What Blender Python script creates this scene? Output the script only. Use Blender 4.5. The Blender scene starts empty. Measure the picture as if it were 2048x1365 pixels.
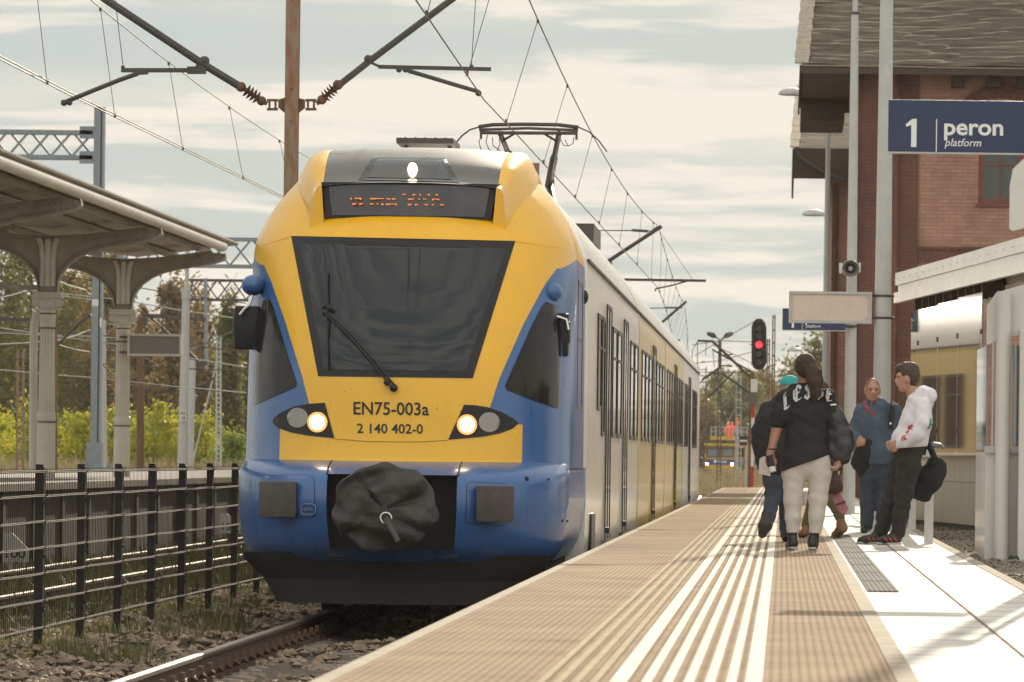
import bpy, bmesh, math, random
import numpy as np
from mathutils import Vector, Matrix
from mathutils.bvhtree import BVHTree

rnd = random.Random(7)
SC = bpy.context.scene
COL = SC.collection
R = math.radians

# ------------------------------------------------------------------ camera
FPX, VPX, VPY, ROLL, CAMZ = 11400.0, 1566.0, 920.0, R(0.7), 1.4
cam_data = bpy.data.cameras.new('camera')
cam = bpy.data.objects.new('camera', cam_data)
COL.objects.link(cam)
cam_data.sensor_width = 36.0
cam_data.lens = 36.0 * FPX / 2048.0
cam_data.shift_x = -(VPX - 1024.0) / 2048.0
cam_data.shift_y = (VPY - 682.5) / 2048.0
cam_data.clip_start = 1.0
cam_data.clip_end = 6000.0
cam.location = (0, 0, CAMZ)
cam.rotation_euler = (Matrix.Rotation(R(90), 3, 'X') @ Matrix.Rotation(ROLL, 3, 'Z')).to_euler()
cam_data.dof.use_dof = True
cam_data.dof.focus_distance = 52.0
cam_data.dof.aperture_fstop = 11.0
SC.camera = cam

# ------------------------------------------------------------------ sky and sun
SUN_AZ, SUN_EL = R(5.0), R(21.0)          # azimuth measured from +Y towards +X
world = bpy.data.worlds.new('World')
SC.world = world
world.use_nodes = True
wt = world.node_tree
wt.nodes.clear()
def wn(kind, **kw):
    n = wt.nodes.new(kind)
    for k, v in kw.items():
        setattr(n, k, v)
    return n
sky = wn('ShaderNodeTexSky', sky_type='NISHITA', sun_disc=False)
sky.sun_elevation = SUN_EL
sky.sun_rotation = SUN_AZ
sky.dust_density = 2.5
sky.air_density = 1.2
wtc = wn('ShaderNodeTexCoord')
# cloud coordinates: sideways direction, and height above the horizon drawn together towards it
csep = wn('ShaderNodeSeparateXYZ'); wt.links.new(wtc.outputs['Generated'], csep.inputs[0])
def wmath(op, a, b):
    n = wn('ShaderNodeMath', operation=op)
    for i, v in enumerate((a, b)):
        if isinstance(v, (int, float)): n.inputs[i].default_value = v
        else: wt.links.new(v, n.inputs[i])
    return n.outputs[0]
cz = wmath('MULTIPLY', wmath('LOGARITHM', wmath('ADD', wmath('DIVIDE', wmath('ABSOLUTE', csep.outputs['Z'], 0), 0.2), 1.0), math.e), 0.2)
ccomb = wn('ShaderNodeCombineXYZ')
wt.links.new(wmath('DIVIDE', csep.outputs['X'], wmath('ADD', wmath('MULTIPLY', wmath('ABSOLUTE', csep.outputs['Z'], 0), 7.0), 1.0)), ccomb.inputs['X']); wt.links.new(cz, ccomb.inputs['Z'])
def cloud_layer(sx, sz, detail, lo, hi, off):
    mp = wn('ShaderNodeMapping')
    mp.inputs['Location'].default_value = off
    mp.inputs['Scale'].default_value = (sx, sx, sz)
    nz = wn('ShaderNodeTexNoise')
    nz.inputs['Scale'].default_value = 1.0
    nz.inputs['Detail'].default_value = detail
    nz.inputs['Roughness'].default_value = 0.58
    nz.inputs['Distortion'].default_value = 0.35
    rp = wn('ShaderNodeMapRange')
    rp.interpolation_type = 'SMOOTHSTEP'
    rp.inputs['From Min'].default_value = lo
    rp.inputs['From Max'].default_value = hi
    wt.links.new(ccomb.outputs[0], mp.inputs['Vector'])
    wt.links.new(mp.outputs['Vector'], nz.inputs['Vector'])
    wt.links.new(nz.outputs['Fac'], rp.inputs['Value'])
    return rp.outputs['Result']
c1 = cloud_layer(17, 130, 9, 0.435, 0.57, (3.1, 0.4, 1.7))
c2 = cloud_layer(8, 60, 7, 0.47, 0.66, (7.7, 2.0, 5.2))
mx = wn('ShaderNodeMath', operation='MAXIMUM')
wt.links.new(c1, mx.inputs[0])
ml = wn('ShaderNodeMath', operation='MULTIPLY')
ml.inputs[1].default_value = 0.55
wt.links.new(c2, ml.inputs[0])
wt.links.new(ml.outputs[0], mx.inputs[1])
bg_sky = wn('ShaderNodeBackground')
bg_sky.inputs['Strength'].default_value = 0.06
wt.links.new(sky.outputs['Color'], bg_sky.inputs['Color'])
bg_veil = wn('ShaderNodeBackground')       # thin high cloud over the whole sky
bg_veil.inputs['Color'].default_value = (0.545, 0.64, 0.65, 1)
bg_veil.inputs['Strength'].default_value = 0.55
bg_cloud = wn('ShaderNodeBackground')
bg_cloud.inputs['Color'].default_value = (0.90, 0.835, 0.735, 1)
bg_cloud.inputs['Strength'].default_value = 0.55
mixA = wn('ShaderNodeMixShader')
mixA.inputs[0].default_value = 0.975
wt.links.new(bg_sky.outputs[0], mixA.inputs[1])
wt.links.new(bg_veil.outputs[0], mixA.inputs[2])
mixB = wn('ShaderNodeMixShader')
wt.links.new(mx.outputs[0], mixB.inputs[0])
wt.links.new(mixA.outputs[0], mixB.inputs[1])
wt.links.new(bg_cloud.outputs[0], mixB.inputs[2])
# clouds lit from the front, opposite the low sun, are brighter than those it shines through
sxyz = wn('ShaderNodeSeparateXYZ')
wt.links.new(wtc.outputs['Generated'], sxyz.inputs[0])
for node, s0, s1 in ((bg_veil, 0.50, 0.80), (bg_cloud, 0.57, 1.05)):
    g_ = wn('ShaderNodeMapRange')
    g_.inputs['From Min'].default_value = 0.6; g_.inputs['From Max'].default_value = -0.6
    g_.inputs['To Min'].default_value = s0; g_.inputs['To Max'].default_value = s1
    wt.links.new(sxyz.outputs['Y'], g_.inputs['Value'])
    wt.links.new(g_.outputs['Result'], node.inputs['Strength'])
wout = wn('ShaderNodeOutputWorld')
wt.links.new(mixB.outputs[0], wout.inputs['Surface'])

sun_data = bpy.data.lights.new('sun', 'SUN')
sun_data.energy = 3.2
sun_data.angle = R(0.55)
sun_data.color = (1.0, 0.87, 0.68)
sun = bpy.data.objects.new('sun', sun_data)
COL.objects.link(sun)
sdir = Vector((math.sin(SUN_AZ) * math.cos(SUN_EL), math.cos(SUN_AZ) * math.cos(SUN_EL), math.sin(SUN_EL)))
sun.rotation_euler = (-sdir).to_track_quat('-Z', 'Y').to_euler()
sun.location = (20, 100, 60)

SC.view_settings.view_transform = 'Standard'
SC.view_settings.look = 'None'
SC.view_settings.exposure = 0.85
SC.view_settings.gamma = 1.0
SC.render.engine = 'CYCLES'
SC.cycles.max_bounces = 6
SC.cycles.transparent_max_bounces = 12
SC.cycles.caustics_reflective = False
SC.cycles.caustics_refractive = False

# ------------------------------------------------------------------ helpers
def unroll(px, py):
    dx, dy = px - VPX, py - VPY
    c, s = math.cos(ROLL), math.sin(ROLL)
    return dx * c + dy * s, -dx * s + dy * c
def P(px, py, Y):                       # a point of the photograph at the distance Y
    dx, dy = unroll(px, py)
    return Vector((dx * Y / FPX, Y, CAMZ - dy * Y / FPX))
def ray(px, py):
    return P(px, py, 1.0) - Vector((0, 0, CAMZ)), Vector((0, 0, CAMZ))

def tag(o, label=None, cat=None, group=None, kind=None):
    if label: o['label'] = label
    if cat: o['category'] = cat
    if group: o['group'] = group
    if kind: o['kind'] = kind
    return o
def thing(name, label, cat, loc=(0, 0, 0), group=None):
    o = bpy.data.objects.new(name, None)
    COL.objects.link(o)
    o.empty_display_size = 0.2
    o.location = loc
    return tag(o, label, cat, group)
def world_loc(o):
    v = Vector((0, 0, 0))
    while o is not None:
        v += o.location
        o = o.parent
    return v
def copy_tree(o, parent=None):
    c = o.copy()
    COL.objects.link(c)
    c.parent = parent
    for ch in list(o.children):
        copy_tree(ch, c)
    return c

class MB:
    """collects shapes and links them as ONE mesh object"""
    def __init__(self):
        self.v, self.f = [], []
    def add(self, vs, fs):
        n = len(self.v)
        self.v += [tuple(p) for p in vs]
        self.f += [tuple(i + n for i in q) for q in fs]
        return self
    def box(self, x0, x1, y0, y1, z0, z1):
        return self.add([(x0,y0,z0),(x1,y0,z0),(x1,y1,z0),(x0,y1,z0),(x0,y0,z1),(x1,y0,z1),(x1,y1,z1),(x0,y1,z1)],
                        [(0,3,2,1),(4,5,6,7),(0,1,5,4),(1,2,6,5),(2,3,7,6),(3,0,4,7)])
    def cbox(self, c, sx, sy, sz):
        return self.box(c[0]-sx/2, c[0]+sx/2, c[1]-sy/2, c[1]+sy/2, c[2]-sz/2, c[2]+sz/2)
    def bar(self, a, b, w, h=None, up=(0, 0, 1)):       # rectangular bar from a to b
        a, b = Vector(a), Vector(b)
        h = w if h is None else h
        d = (b - a).normalized()
        u = Vector(up)
        if abs(d.dot(u)) > 0.98: u = Vector((0, 1, 0))
        s = d.cross(u).normalized(); t = s.cross(d).normalized()
        vs = []
        for p in (a, b):
            for i, j in ((-1,-1),(1,-1),(1,1),(-1,1)):
                vs.append(p + s*(i*w/2) + t*(j*h/2))
        return self.add(vs, [(0,3,2,1),(4,5,6,7),(0,1,5,4),(1,2,6,5),(2,3,7,6),(3,0,4,7)])
    def tube(self, pts, r, n=8, cap=True):              # round tube along a polyline, r number or list
        pts = [Vector(p) for p in pts]
        rs = r if isinstance(r, (list, tuple)) else [r] * len(pts)
        vs, fs = [], []
        ref = None
        for i, p in enumerate(pts):
            d = (pts[min(i+1, len(pts)-1)] - pts[max(i-1, 0)]).normalized()
            if ref is None:
                ref = Vector((0,0,1)) if abs(d.z) < 0.9 else Vector((1,0,0))
            s = d.cross(ref).normalized(); t = s.cross(d).normalized(); ref = t
            for k in range(n):
                a = 2*math.pi*k/n
                vs.append(p + (s*math.cos(a) + t*math.sin(a)) * rs[i])
        for i in range(len(pts)-1):
            for k in range(n):
                k2 = (k+1) % n
                fs.append((i*n+k, i*n+k2, (i+1)*n+k2, (i+1)*n+k))
        if cap:
            fs.append(tuple(range(n-1, -1, -1)))
            fs.append(tuple((len(pts)-1)*n + k for k in range(n)))
        return self.add(vs, fs)
    def lathe(self, c, prof, n=20, mod=None):            # prof: (radius, z) upward; mod(k) scales the radius
        vs, fs = [], []
        for r, z in prof:
            for k in range(n):
                a = 2*math.pi*k/n
                q = r * (mod(k) if mod else 1.0)
                vs.append((c[0] + q*math.cos(a), c[1] + q*math.sin(a), c[2] + z))
        for i in range(len(prof)-1):
            for k in range(n):
                k2 = (k+1) % n
                fs.append((i*n+k, i*n+k2, (i+1)*n+k2, (i+1)*n+k))
        fs.append(tuple(range(n-1, -1, -1)))
        fs.append(tuple((len(prof)-1)*n + k for k in range(n)))
        return self.add(vs, fs)
    def prism(self, poly, axis, a0, a1):                 # polygon extruded along an axis
        n = len(poly)
        def pt(p, a):
            return {'x': (a, p[0], p[1]), 'y': (p[0], a, p[1]), 'z': (p[0], p[1], a)}[axis]
        vs = [pt(p, a0) for p in poly] + [pt(p, a1) for p in poly]
        fs = [tuple(range(n)), tuple(range(2*n-1, n-1, -1))]
        for i in range(n):
            j = (i+1) % n
            fs.append((i, i+n, j+n, j))
        return self.add(vs, fs)
    def disc(self, c, nrm, r, depth, n=20):              # a short cylinder
        nrm = Vector(nrm).normalized()
        return self.tube([Vector(c), Vector(c) + nrm*depth], r, n)
    def ball(self, c, rx, ry=None, rz=None, n=12, m=8):
        ry = rx if ry is None else ry; rz = rx if rz is None else rz
        vs, fs = [], []
        for i in range(m+1):
            th = math.pi * i / m
            for k in range(n):
                a = 2*math.pi*k/n
                vs.append((c[0]+rx*math.sin(th)*math.cos(a), c[1]+ry*math.sin(th)*math.sin(a), c[2]+rz*math.cos(th)))
        for i in range(m):
            for k in range(n):
                k2 = (k+1) % n
                fs.append((i*n+k, (i+1)*n+k, (i+1)*n+k2, i*n+k2))
        return self.add(vs, fs)
    def build(self, name, m, parent=None, smooth=30, bevel=0, fix=True):
        me = bpy.data.meshes.new(name)
        off = world_loc(parent) if parent is not None else Vector((0, 0, 0))
        me.from_pydata([(p[0]-off.x, p[1]-off.y, p[2]-off.z) for p in self.v], [], self.f)
        bm = bmesh.new(); bm.from_mesh(me)
        if fix:
            bmesh.ops.remove_doubles(bm, verts=bm.verts, dist=1e-5)
            bmesh.ops.recalc_face_normals(bm, faces=bm.faces)
        if bevel:
            es = [e for e in bm.edges if len(e.link_faces) == 2 and e.calc_face_angle(0) > R(35)]
            bmesh.ops.bevel(bm, geom=es, offset=bevel, segments=2, affect='EDGES', profile=0.6, clamp_overlap=True)
        bm.to_mesh(me); bm.free()
        if smooth:
            me.polygons.foreach_set('use_smooth', [True] * len(me.polygons))
            me.set_sharp_from_angle(angle=R(smooth))
        me.materials.append(m)
        o = bpy.data.objects.new(name, me)
        COL.objects.link(o)
        if parent is not None: o.parent = parent
        return o

def text_mesh(body, size, extrude=0.002, bold=0.0, shear=0.0, spacing=1.0):
    """vertices and faces of a line of writing in its own xy plane"""
    cu = bpy.data.curves.new('writing', 'FONT')
    cu.body = body; cu.size = size; cu.extrude = extrude; cu.offset = bold * size; cu.shear = shear
    cu.space_character = spacing; cu.resolution_u = 3
    o = bpy.data.objects.new('writing', cu)
    COL.objects.link(o)
    dg = bpy.context.evaluated_depsgraph_get()
    me = bpy.data.meshes.new_from_object(o.evaluated_get(dg))
    vs = [tuple(v.co) for v in me.vertices]; fs = [tuple(p.vertices) for p in me.polygons]
    bpy.data.objects.remove(o); bpy.data.curves.remove(cu); bpy.data.meshes.remove(me)
    return vs, fs
def writing(mb, body, size, origin, ux=(1,0,0), uz=(0,0,1), width=None, **kw):
    """adds a line of writing that starts at origin, runs along ux and stands along uz"""
    vs, fs = text_mesh(body, size, **kw)
    ux, uz = Vector(ux), Vector(uz)
    un = ux.cross(uz)
    xs = [v[0] for v in vs]
    k = 1.0 if width is None else width / (max(xs) - min(xs))
    x0 = min(xs)
    mb.add([Vector(origin) + ux*((v[0]-x0)*k) + uz*v[1] + un*v[2] for v in vs], fs)

# ------------------------------------------------------------------ materials
def new_mat(name):
    m = bpy.data.materials.new(name); m.use_nodes = True
    nt = m.node_tree
    return m, nt, nt.nodes['Principled BSDF']
def nd(nt, kind, **kw):
    n = nt.nodes.new(kind)
    for k, v in kw.items():
        setattr(n, k, v)
    return n
def mat(name, col, rough=0.6, metal=0.0, var=0.18, scale=6.0, col2=None, bump=0.0, bscale=60.0, coat=0.0, spec=0.5,
        stretch=(1, 1, 1), detail=6.0, lo=0.35, hi=0.65, bdist=0.02, rvar=0.0):
    m, nt, b = new_mat(name)
    tc = nd(nt, 'ShaderNodeTexCoord')
    mp = nd(nt, 'ShaderNodeMapping'); mp.inputs['Scale'].default_value = stretch
    nt.links.new(tc.outputs['Object'], mp.inputs['Vector'])
    nz = nd(nt, 'ShaderNodeTexNoise')
    nz.inputs['Scale'].default_value = scale; nz.inputs['Detail'].default_value = detail
    nz.inputs['Roughness'].default_value = 0.65
    nt.links.new(mp.outputs['Vector'], nz.inputs['Vector'])
    rp = nd(nt, 'ShaderNodeValToRGB')
    c2 = col2 if col2 else tuple(min(1, c*(1+var)) for c in col)
    c1 = col if col2 else tuple(c*(1-var) for c in col)
    rp.color_ramp.elements[0].position = lo; rp.color_ramp.elements[1].position = hi
    rp.color_ramp.elements[0].color = (*c1, 1); rp.color_ramp.elements[1].color = (*c2, 1)
    nt.links.new(nz.outputs['Fac'], rp.inputs['Fac'])
    nt.links.new(rp.outputs['Color'], b.inputs['Base Color'])
    b.inputs['Roughness'].default_value = rough; b.inputs['Metallic'].default_value = metal
    b.inputs['Specular IOR Level'].default_value = spec
    if rvar:
        mr = nd(nt, 'ShaderNodeMapRange')
        mr.inputs['To Min'].default_value = rough - rvar; mr.inputs['To Max'].default_value = rough + rvar
        nt.links.new(nz.outputs['Fac'], mr.inputs['Value']); nt.links.new(mr.outputs['Result'], b.inputs['Roughness'])
    if coat:
        b.inputs['Coat Weight'].default_value = coat; b.inputs['Coat Roughness'].default_value = 0.05
    if bump:
        n2 = nd(nt, 'ShaderNodeTexNoise')
        n2.inputs['Scale'].default_value = bscale; n2.inputs['Detail'].default_value = 5
        nt.links.new(mp.outputs['Vector'], n2.inputs['Vector'])
        bp = nd(nt, 'ShaderNodeBump'); bp.inputs['Strength'].default_value = bump; bp.inputs['Distance'].default_value = bdist
        nt.links.new(n2.outputs['Fac'], bp.inputs['Height']); nt.links.new(bp.outputs['Normal'], b.inputs['Normal'])
    return m
def emit(name, col, strength):
    m, nt, b = new_mat(name)
    b.inputs['Base Color'].default_value = (*col, 1)
    b.inputs['Emission Color'].default_value = (*col, 1); b.inputs['Emission Strength'].default_value = strength
    return m
def leaf_mat(name, c1, c2, c3, trans=0.35, scale=0.9):
    m, nt, b = new_mat(name)
    tc = nd(nt, 'ShaderNodeTexCoord')
    nz = nd(nt, 'ShaderNodeTexNoise'); nz.inputs['Scale'].default_value = scale; nz.inputs['Detail'].default_value = 7
    nz.inputs['Roughness'].default_value = 0.75
    nt.links.new(tc.outputs['Object'], nz.inputs['Vector'])
    rp = nd(nt, 'ShaderNodeValToRGB')
    e = rp.color_ramp.elements
    e[0].position, e[0].color = 0.32, (*c1, 1)
    e[1].position, e[1].color = 0.70, (*c3, 1)
    x = e.new(0.5); x.color = (*c2, 1)
    nt.links.new(nz.outputs['Fac'], rp.inputs['Fac'])
    nt.links.new(rp.outputs['Color'], b.inputs['Base Color'])
    b.inputs['Roughness'].default_value = 0.55
    tl = nd(nt, 'ShaderNodeBsdfTranslucent'); nt.links.new(rp.outputs['Color'], tl.inputs['Color'])
    mxs = nd(nt, 'ShaderNodeMixShader'); mxs.inputs[0].default_value = trans
    nt.links.new(b.outputs[0], mxs.inputs[1]); nt.links.new(tl.outputs[0], mxs.inputs[2])
    nt.links.new(mxs.outputs[0], nt.nodes['Material Output'].inputs['Surface'])
    return m
def glass_mat(name, tint, gloss_rough=0.02, clear=0.5):
    """thin pane: Fresnel reflection over a see-through tint"""
    m, nt, b = new_mat(name)
    nt.nodes.remove(b)
    tr = nd(nt, 'ShaderNodeBsdfTransparent'); tr.inputs['Color'].default_value = (*tint, 1)
    gl = nd(nt, 'ShaderNodeBsdfGlossy'); gl.inputs['Roughness'].default_value = gloss_rough
    fr = nd(nt, 'ShaderNodeFresnel'); fr.inputs['IOR'].default_value = 1.55
    mxs = nd(nt, 'ShaderNodeMixShader')
    nt.links.new(fr.outputs[0], mxs.inputs[0]); nt.links.new(tr.outputs[0], mxs.inputs[1]); nt.links.new(gl.outputs[0], mxs.inputs[2])
    nt.links.new(mxs.outputs[0], nt.nodes['Material Output'].inputs['Surface'])
    return m

M = {}
M['white'] = mat('white_paint', (0.62, 0.60, 0.56), 0.45, var=0.06)
M['pole_grey'] = mat('grey_pole_paint', (0.42, 0.42, 0.41), 0.45, var=0.06)
M['steel_grey'] = mat('grey_gantry_paint', (0.20, 0.23, 0.25), 0.5, var=0.1)
M['dark_steel'] = mat('dark_steel', (0.05, 0.042, 0.04), 0.55, var=0.25)
M['black'] = mat('black_rubber', (0.014, 0.013, 0.013), 0.6, var=0.2)
M['rust'] = mat('rusty_steel', (0.24, 0.17, 0.12), 0.7, col2=(0.22, 0.095, 0.04), scale=5, stretch=(3, 3, 0.6), lo=0.42, hi=0.6)
M['rust2'] = mat('rust_brown_steel', (0.10, 0.05, 0.03), 0.75, col2=(0.16, 0.075, 0.035), scale=6)
M['wire'] = mat('weathered_copper_wire', (0.10, 0.07, 0.055), 0.5, metal=0.4, var=0.2)
M['chrome'] = mat('bright_metal', (0.6, 0.58, 0.55), 0.25, metal=1.0, var=0.05)
M['concrete'] = mat('concrete', (0.30, 0.27, 0.23), 0.85, var=0.25, scale=4, bump=0.3, bscale=40)
# ------------------------------------------------------------------ ground, tracks, platforms
def grid_sheet(name, xs, ys, zf, m, kind='structure', label=None, cat=None):
    mb = MB()
    vs = [(x, y, zf(x, y)) for y in ys for x in xs]
    n = len(xs)
    fs = [(j*n+i, j*n+i+1, (j+1)*n+i+1, (j+1)*n+i) for j in range(len(ys)-1) for i in range(n-1)]
    mb.add(vs, fs)
    o = mb.build(name, m, smooth=60)
    return tag(o, label, cat, None, kind)

M['earth'] = mat('dry_grass_earth', (0.10, 0.085, 0.04), 0.95, col2=(0.17, 0.14, 0.075), scale=0.5, bump=0.5, bscale=6)
M['ballast'] = mat('ballast_bed', (0.07, 0.055, 0.042), 0.95, col2=(0.16, 0.125, 0.095), scale=14, bump=1.0, bscale=22, bdist=0.05)
M['stone'] = mat('ballast_stone', (0.13, 0.095, 0.065), 0.85, col2=(0.32, 0.235, 0.165), scale=3.2)
M['gravel'] = mat('brown_gravel', (0.13, 0.105, 0.08), 0.95, col2=(0.30, 0.25, 0.20), scale=22, bump=1.0, bscale=45, bdist=0.03)
M['sleeper'] = mat('sleeper_concrete', (0.17, 0.14, 0.115), 0.85, col2=(0.24, 0.20, 0.165), scale=5, bump=0.4, bscale=50)
M['rail_side'] = mat('rail_rust', (0.075, 0.045, 0.03), 0.8, col2=(0.12, 0.07, 0.045), scale=8)
M['rail_top'] = mat('polished_rail', (0.34, 0.29, 0.245), 0.42, metal=0.9, var=0.08, stretch=(8, 0.3, 8))
M['grass'] = leaf_mat('grass_blades', (0.10, 0.095, 0.03), (0.14, 0.14, 0.04), (0.26, 0.21, 0.10), 0.4, 0.7)
M['weeds'] = leaf_mat('green_weeds', (0.045, 0.052, 0.014), (0.075, 0.08, 0.02), (0.14, 0.125, 0.04), 0.25, 0.8)
M['dry_weeds'] = leaf_mat('dry_weeds', (0.15, 0.12, 0.06), (0.24, 0.19, 0.10), (0.34, 0.26, 0.15), 0.4, 0.8)

ground = MB().add([(-2500,-60,-0.55),(2500,-60,-0.55),(2500,5000,-0.55),(-2500,5000,-0.55)], [(0,1,2,3)]).build('ground', M['earth'], smooth=0)
tag(ground, kind='structure')

def bend(Y):                                   # the line swings to the left beyond the station
    return -8.0 * max(0.0, (Y - 124.0) / 346.0) ** 2
yy = [20 + 2*i for i in range(60)] + [140 + 15*i for i in range(60)]
grid_sheet('ballast', [-13.5 + 0.75*i for i in range(17)], yy,
           lambda x, y: -0.20 + 0.03*math.sin(x*2.3 + y*0.7) + (bend(y)*0.0) + 0.03*math.sin(y*1.9 - x*3.1), M['ballast'])
grid_sheet('siding_bed', [-8.5, -5.5, -2.5, 1.5, 8, 20], [163 + 20*i for i in range(60)], lambda x, y: -0.32, M['earth'])

rail_prof = [(-0.075,-0.172),(0.075,-0.172),(0.075,-0.160),(0.012,-0.135),(0.010,-0.045),(0.036,-0.032),(0.036,-0.012)]
head_prof = [(-0.036,-0.012),(0.036,-0.012),(0.033,-0.003),(0.022,0.0),(-0.022,0.0),(-0.033,-0.003)]
def rail(x0, label, y0, y1, crooked=True):
    t = thing('rail', label, 'rail', (x0, y0, 0))
    ys = [y0] + [y for y in range(int(y0)+5, int(y1), 10)] + [y1]
    full = rail_prof + [(-p[0], p[1]) for p in reversed(rail_prof)]
    for prof, nm, m in ((full, 'rail_web', M['rail_side']), (head_prof, 'rail_head', M['rail_top'])):
        mb = MB(); n = len(prof)
        vs = [(x0 + p[0] + (bend(y) if crooked else 0), y, p[1]) for y in ys for p in prof]
        fs = [(j*n+i, j*n+(i+1) % n, (j+1)*n+(i+1) % n, (j+1)*n+i) for j in range(len(ys)-1) for i in range(n)]
        fs += [tuple(range(n))]
        mb.add(vs, fs).build(nm, m, t, smooth=35)
    return t
TX1, TX2 = -3.3, -8.25
rail(TX1-0.753, 'shiny rail nearest the mesh fence, running under the front of the train', 24, 640)
rail(TX1+0.753, 'rail close beside the platform edge, in the shadow of the train', 24, 640)
rail(TX2+0.753, 'rail just behind the mesh fence, nearer one of the empty track', 24, 640)
rail(TX2-0.753, 'rail of the empty track closest to the canopy platform wall', 24, 640)
rail(-4.9-0.753, 'thin distant rail under the yellow works vehicle, away from the signal', 165, 700, False)
rail(-4.9+0.753, 'thin distant rail under the yellow works vehicle, towards the signal', 165, 700, False)

def make_sleeper(label, group):
    t = thing('sleeper', label, 'sleeper', (0, 0, 0), group)
    mb = MB()
    poly = [(-1.3,-0.36),(1.3,-0.36),(1.3,-0.19),(1.1,-0.175),(0.55,-0.176),(0.35,-0.20),(-0.35,-0.20),(-0.55,-0.176),(-1.1,-0.175),(-1.3,-0.19)]
    mb.prism(poly, 'y', -0.14, 0.14)
    mb.build('sleeper_body', M['sleeper'], t, smooth=0, bevel=0.015)
    for s in (-0.753, 0.753):
        for d in (-1, 1):
            c = MB()
            c.cbox((s + d*0.115, 0, -0.155), 0.09, 0.16, 0.035)
            c.tube([(s + d*0.095, -0.05, -0.15), (s + d*0.125, -0.05, -0.09), (s + d*0.16, 0, -0.12), (s + d*0.125, 0.05, -0.09), (s + d*0.095, 0.05, -0.15)], 0.014, 6)
            c.tube([(s + d*0.13, 0, -0.15), (s + d*0.13, 0, -0.045)], 0.02, 6)
            c.build('rail_clip', M['rail_side'], t)
    return t
s1 = make_sleeper('concrete sleeper with rail clips in the ballast under the train track', 'sleepers of the train track')
s2 = make_sleeper('concrete sleeper under the empty track behind the mesh fence', 'sleepers of the empty track')
for k in range(40):
    o = s1 if k == 0 else copy_tree(s1)
    o.location = (TX1, 33.2 + 0.6*k, 0)
for k in range(72):
    o = s2 if k == 0 else copy_tree(s2)
    o.location = (TX2, 46.2 + 0.6*k, 0)

# loose ballast stones: nobody could count them
def stones(name, n, spots, smin, smax, m, seed=1):
    r = random.Random(seed)
    base = [Vector(v) for v in ((0,0,1),(0.9,0,0.1),(0.28,0.85,0.0),(-0.73,0.53,0.1),(-0.73,-0.53,-0.05),(0.28,-0.85,0.1),(0,0,-1))]
    fc = [(0,1,2),(0,2,3),(0,3,4),(0,4,5),(0,5,1),(6,2,1),(6,3,2),(6,4,3),(6,5,4),(6,1,5)]
    vs, fs = [], []
    for i in range(n):
        x, y, z = spots(r)
        s = r.uniform(smin, smax)
        rot = Matrix.Rotation(r.uniform(0, 6.28), 3, 'Z') @ Matrix.Rotation(r.uniform(-0.6, 0.6), 3, 'X')
        k = len(vs)
        for b in base:
            q = rot @ Vector((b.x*s*r.uniform(0.75, 1.25), b.y*s*r.uniform(0.75, 1.2), b.z*s*0.62*r.uniform(0.8, 1.2)))
            vs.append((x + q.x, y + q.y, z + q.z))
        fs += [(a+k, b_+k, c+k) for a, b_, c in fc]
    o = MB().add(vs, fs).build(name, m, smooth=0, fix=False)
    return tag(o, 'loose ' + name.replace('_', ' ') + ' lying along the rails', 'ballast', None, 'stuff')
def sp1(r):
    while True:
        x = r.uniform(-7.1, -2.0); y = 34 + 30*r.random()**1.1
        if abs(abs(x - TX1) - 0.753) < 0.13: continue
        if abs(x - TX1) < 1.3 and ((y - 33.2 + 0.14) % 0.6) < 0.28 and r.random() < 0.93: continue
        lump = 0.05*math.sin(x*5 + 1.3*y)*math.sin(y*2.1 + x)
        zz = -0.19 + lump + (0.10 if x < -4.6 else 0.0)*math.exp(-((x + 5.7)/0.8)**2)
        return x, y, zz
stones('ballast_stones', 9500, sp1, 0.026, 0.060, M['stone'], 3)
def sp2(r):
    while True:
        x = r.uniform(-9.8, -7.0); y = 48 + 50*r.random()
        if abs(abs(x - TX2) - 0.753) < 0.13: continue
        return x, y, -0.19
stones('ballast_stones', 3500, sp2, 0.03, 0.065, M['stone'], 4)

def blades(name, n, spots, hmin, hmax, m, label, w=0.012, seed=5):
    r = random.Random(seed)
    vs, fs = [], []
    for i in range(n):
        x, y, z = spots(r)
        h = r.uniform(hmin, hmax); a = r.uniform(0, 6.28); l = r.uniform(0.1, 0.7)*h
        dx, dy = math.cos(a), math.sin(a); bw = w*r.uniform(0.6, 1.5)
        k = len(vs)
        vs += [(x - dy*bw, y + dx*bw, z), (x + dy*bw, y - dx*bw, z), (x + dx*l*0.4 + dy*bw*0.7, y + dy*l*0.4 - dx*bw*0.7, z + h*0.6),
               (x + dx*l*0.4 - dy*bw*0.7, y + dy*l*0.4 + dx*bw*0.7, z + h*0.6), (x + dx*l, y + dy*l, z + h)]
        fs += [(k, k+1, k+2, k+3), (k+3, k+2, k+4)]
    o = MB().add(vs, fs).build(name, m, smooth=0, fix=False)
    return tag(o, label, 'weeds', None, 'stuff')
cl = [(random.Random(i).uniform(-5.9, -4.9), 41 + 21*random.Random(i+50).random()) for i in range(26)]
def spg(r):
    c = r.choice(cl)
    return c[0] + r.gauss(0, 0.16), c[1] + r.gauss(0, 0.35), -0.18
blades('weeds', 2600, spg, 0.05, 0.26, M['grass'], 'pale weeds and dry grass growing at the foot of the mesh fence', 0.007)
def spt(r):
    return r.uniform(-9.7, -6.1), 45 + 60*r.random(), -0.2
blades('weeds', 9000, spt, 0.06, 0.30, M['weeds'], 'green weeds growing over the empty track behind the fence', 0.014, 6)
def spf(r):
    return r.uniform(-9.0, 3.0), 215 + 240*r.random(), -0.35
blades('weeds', 9000, spf, 0.4, 1.25, M['dry_weeds'], 'tall dry weeds on the ground beyond the end of the platform', 0.05, 8)

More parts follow.
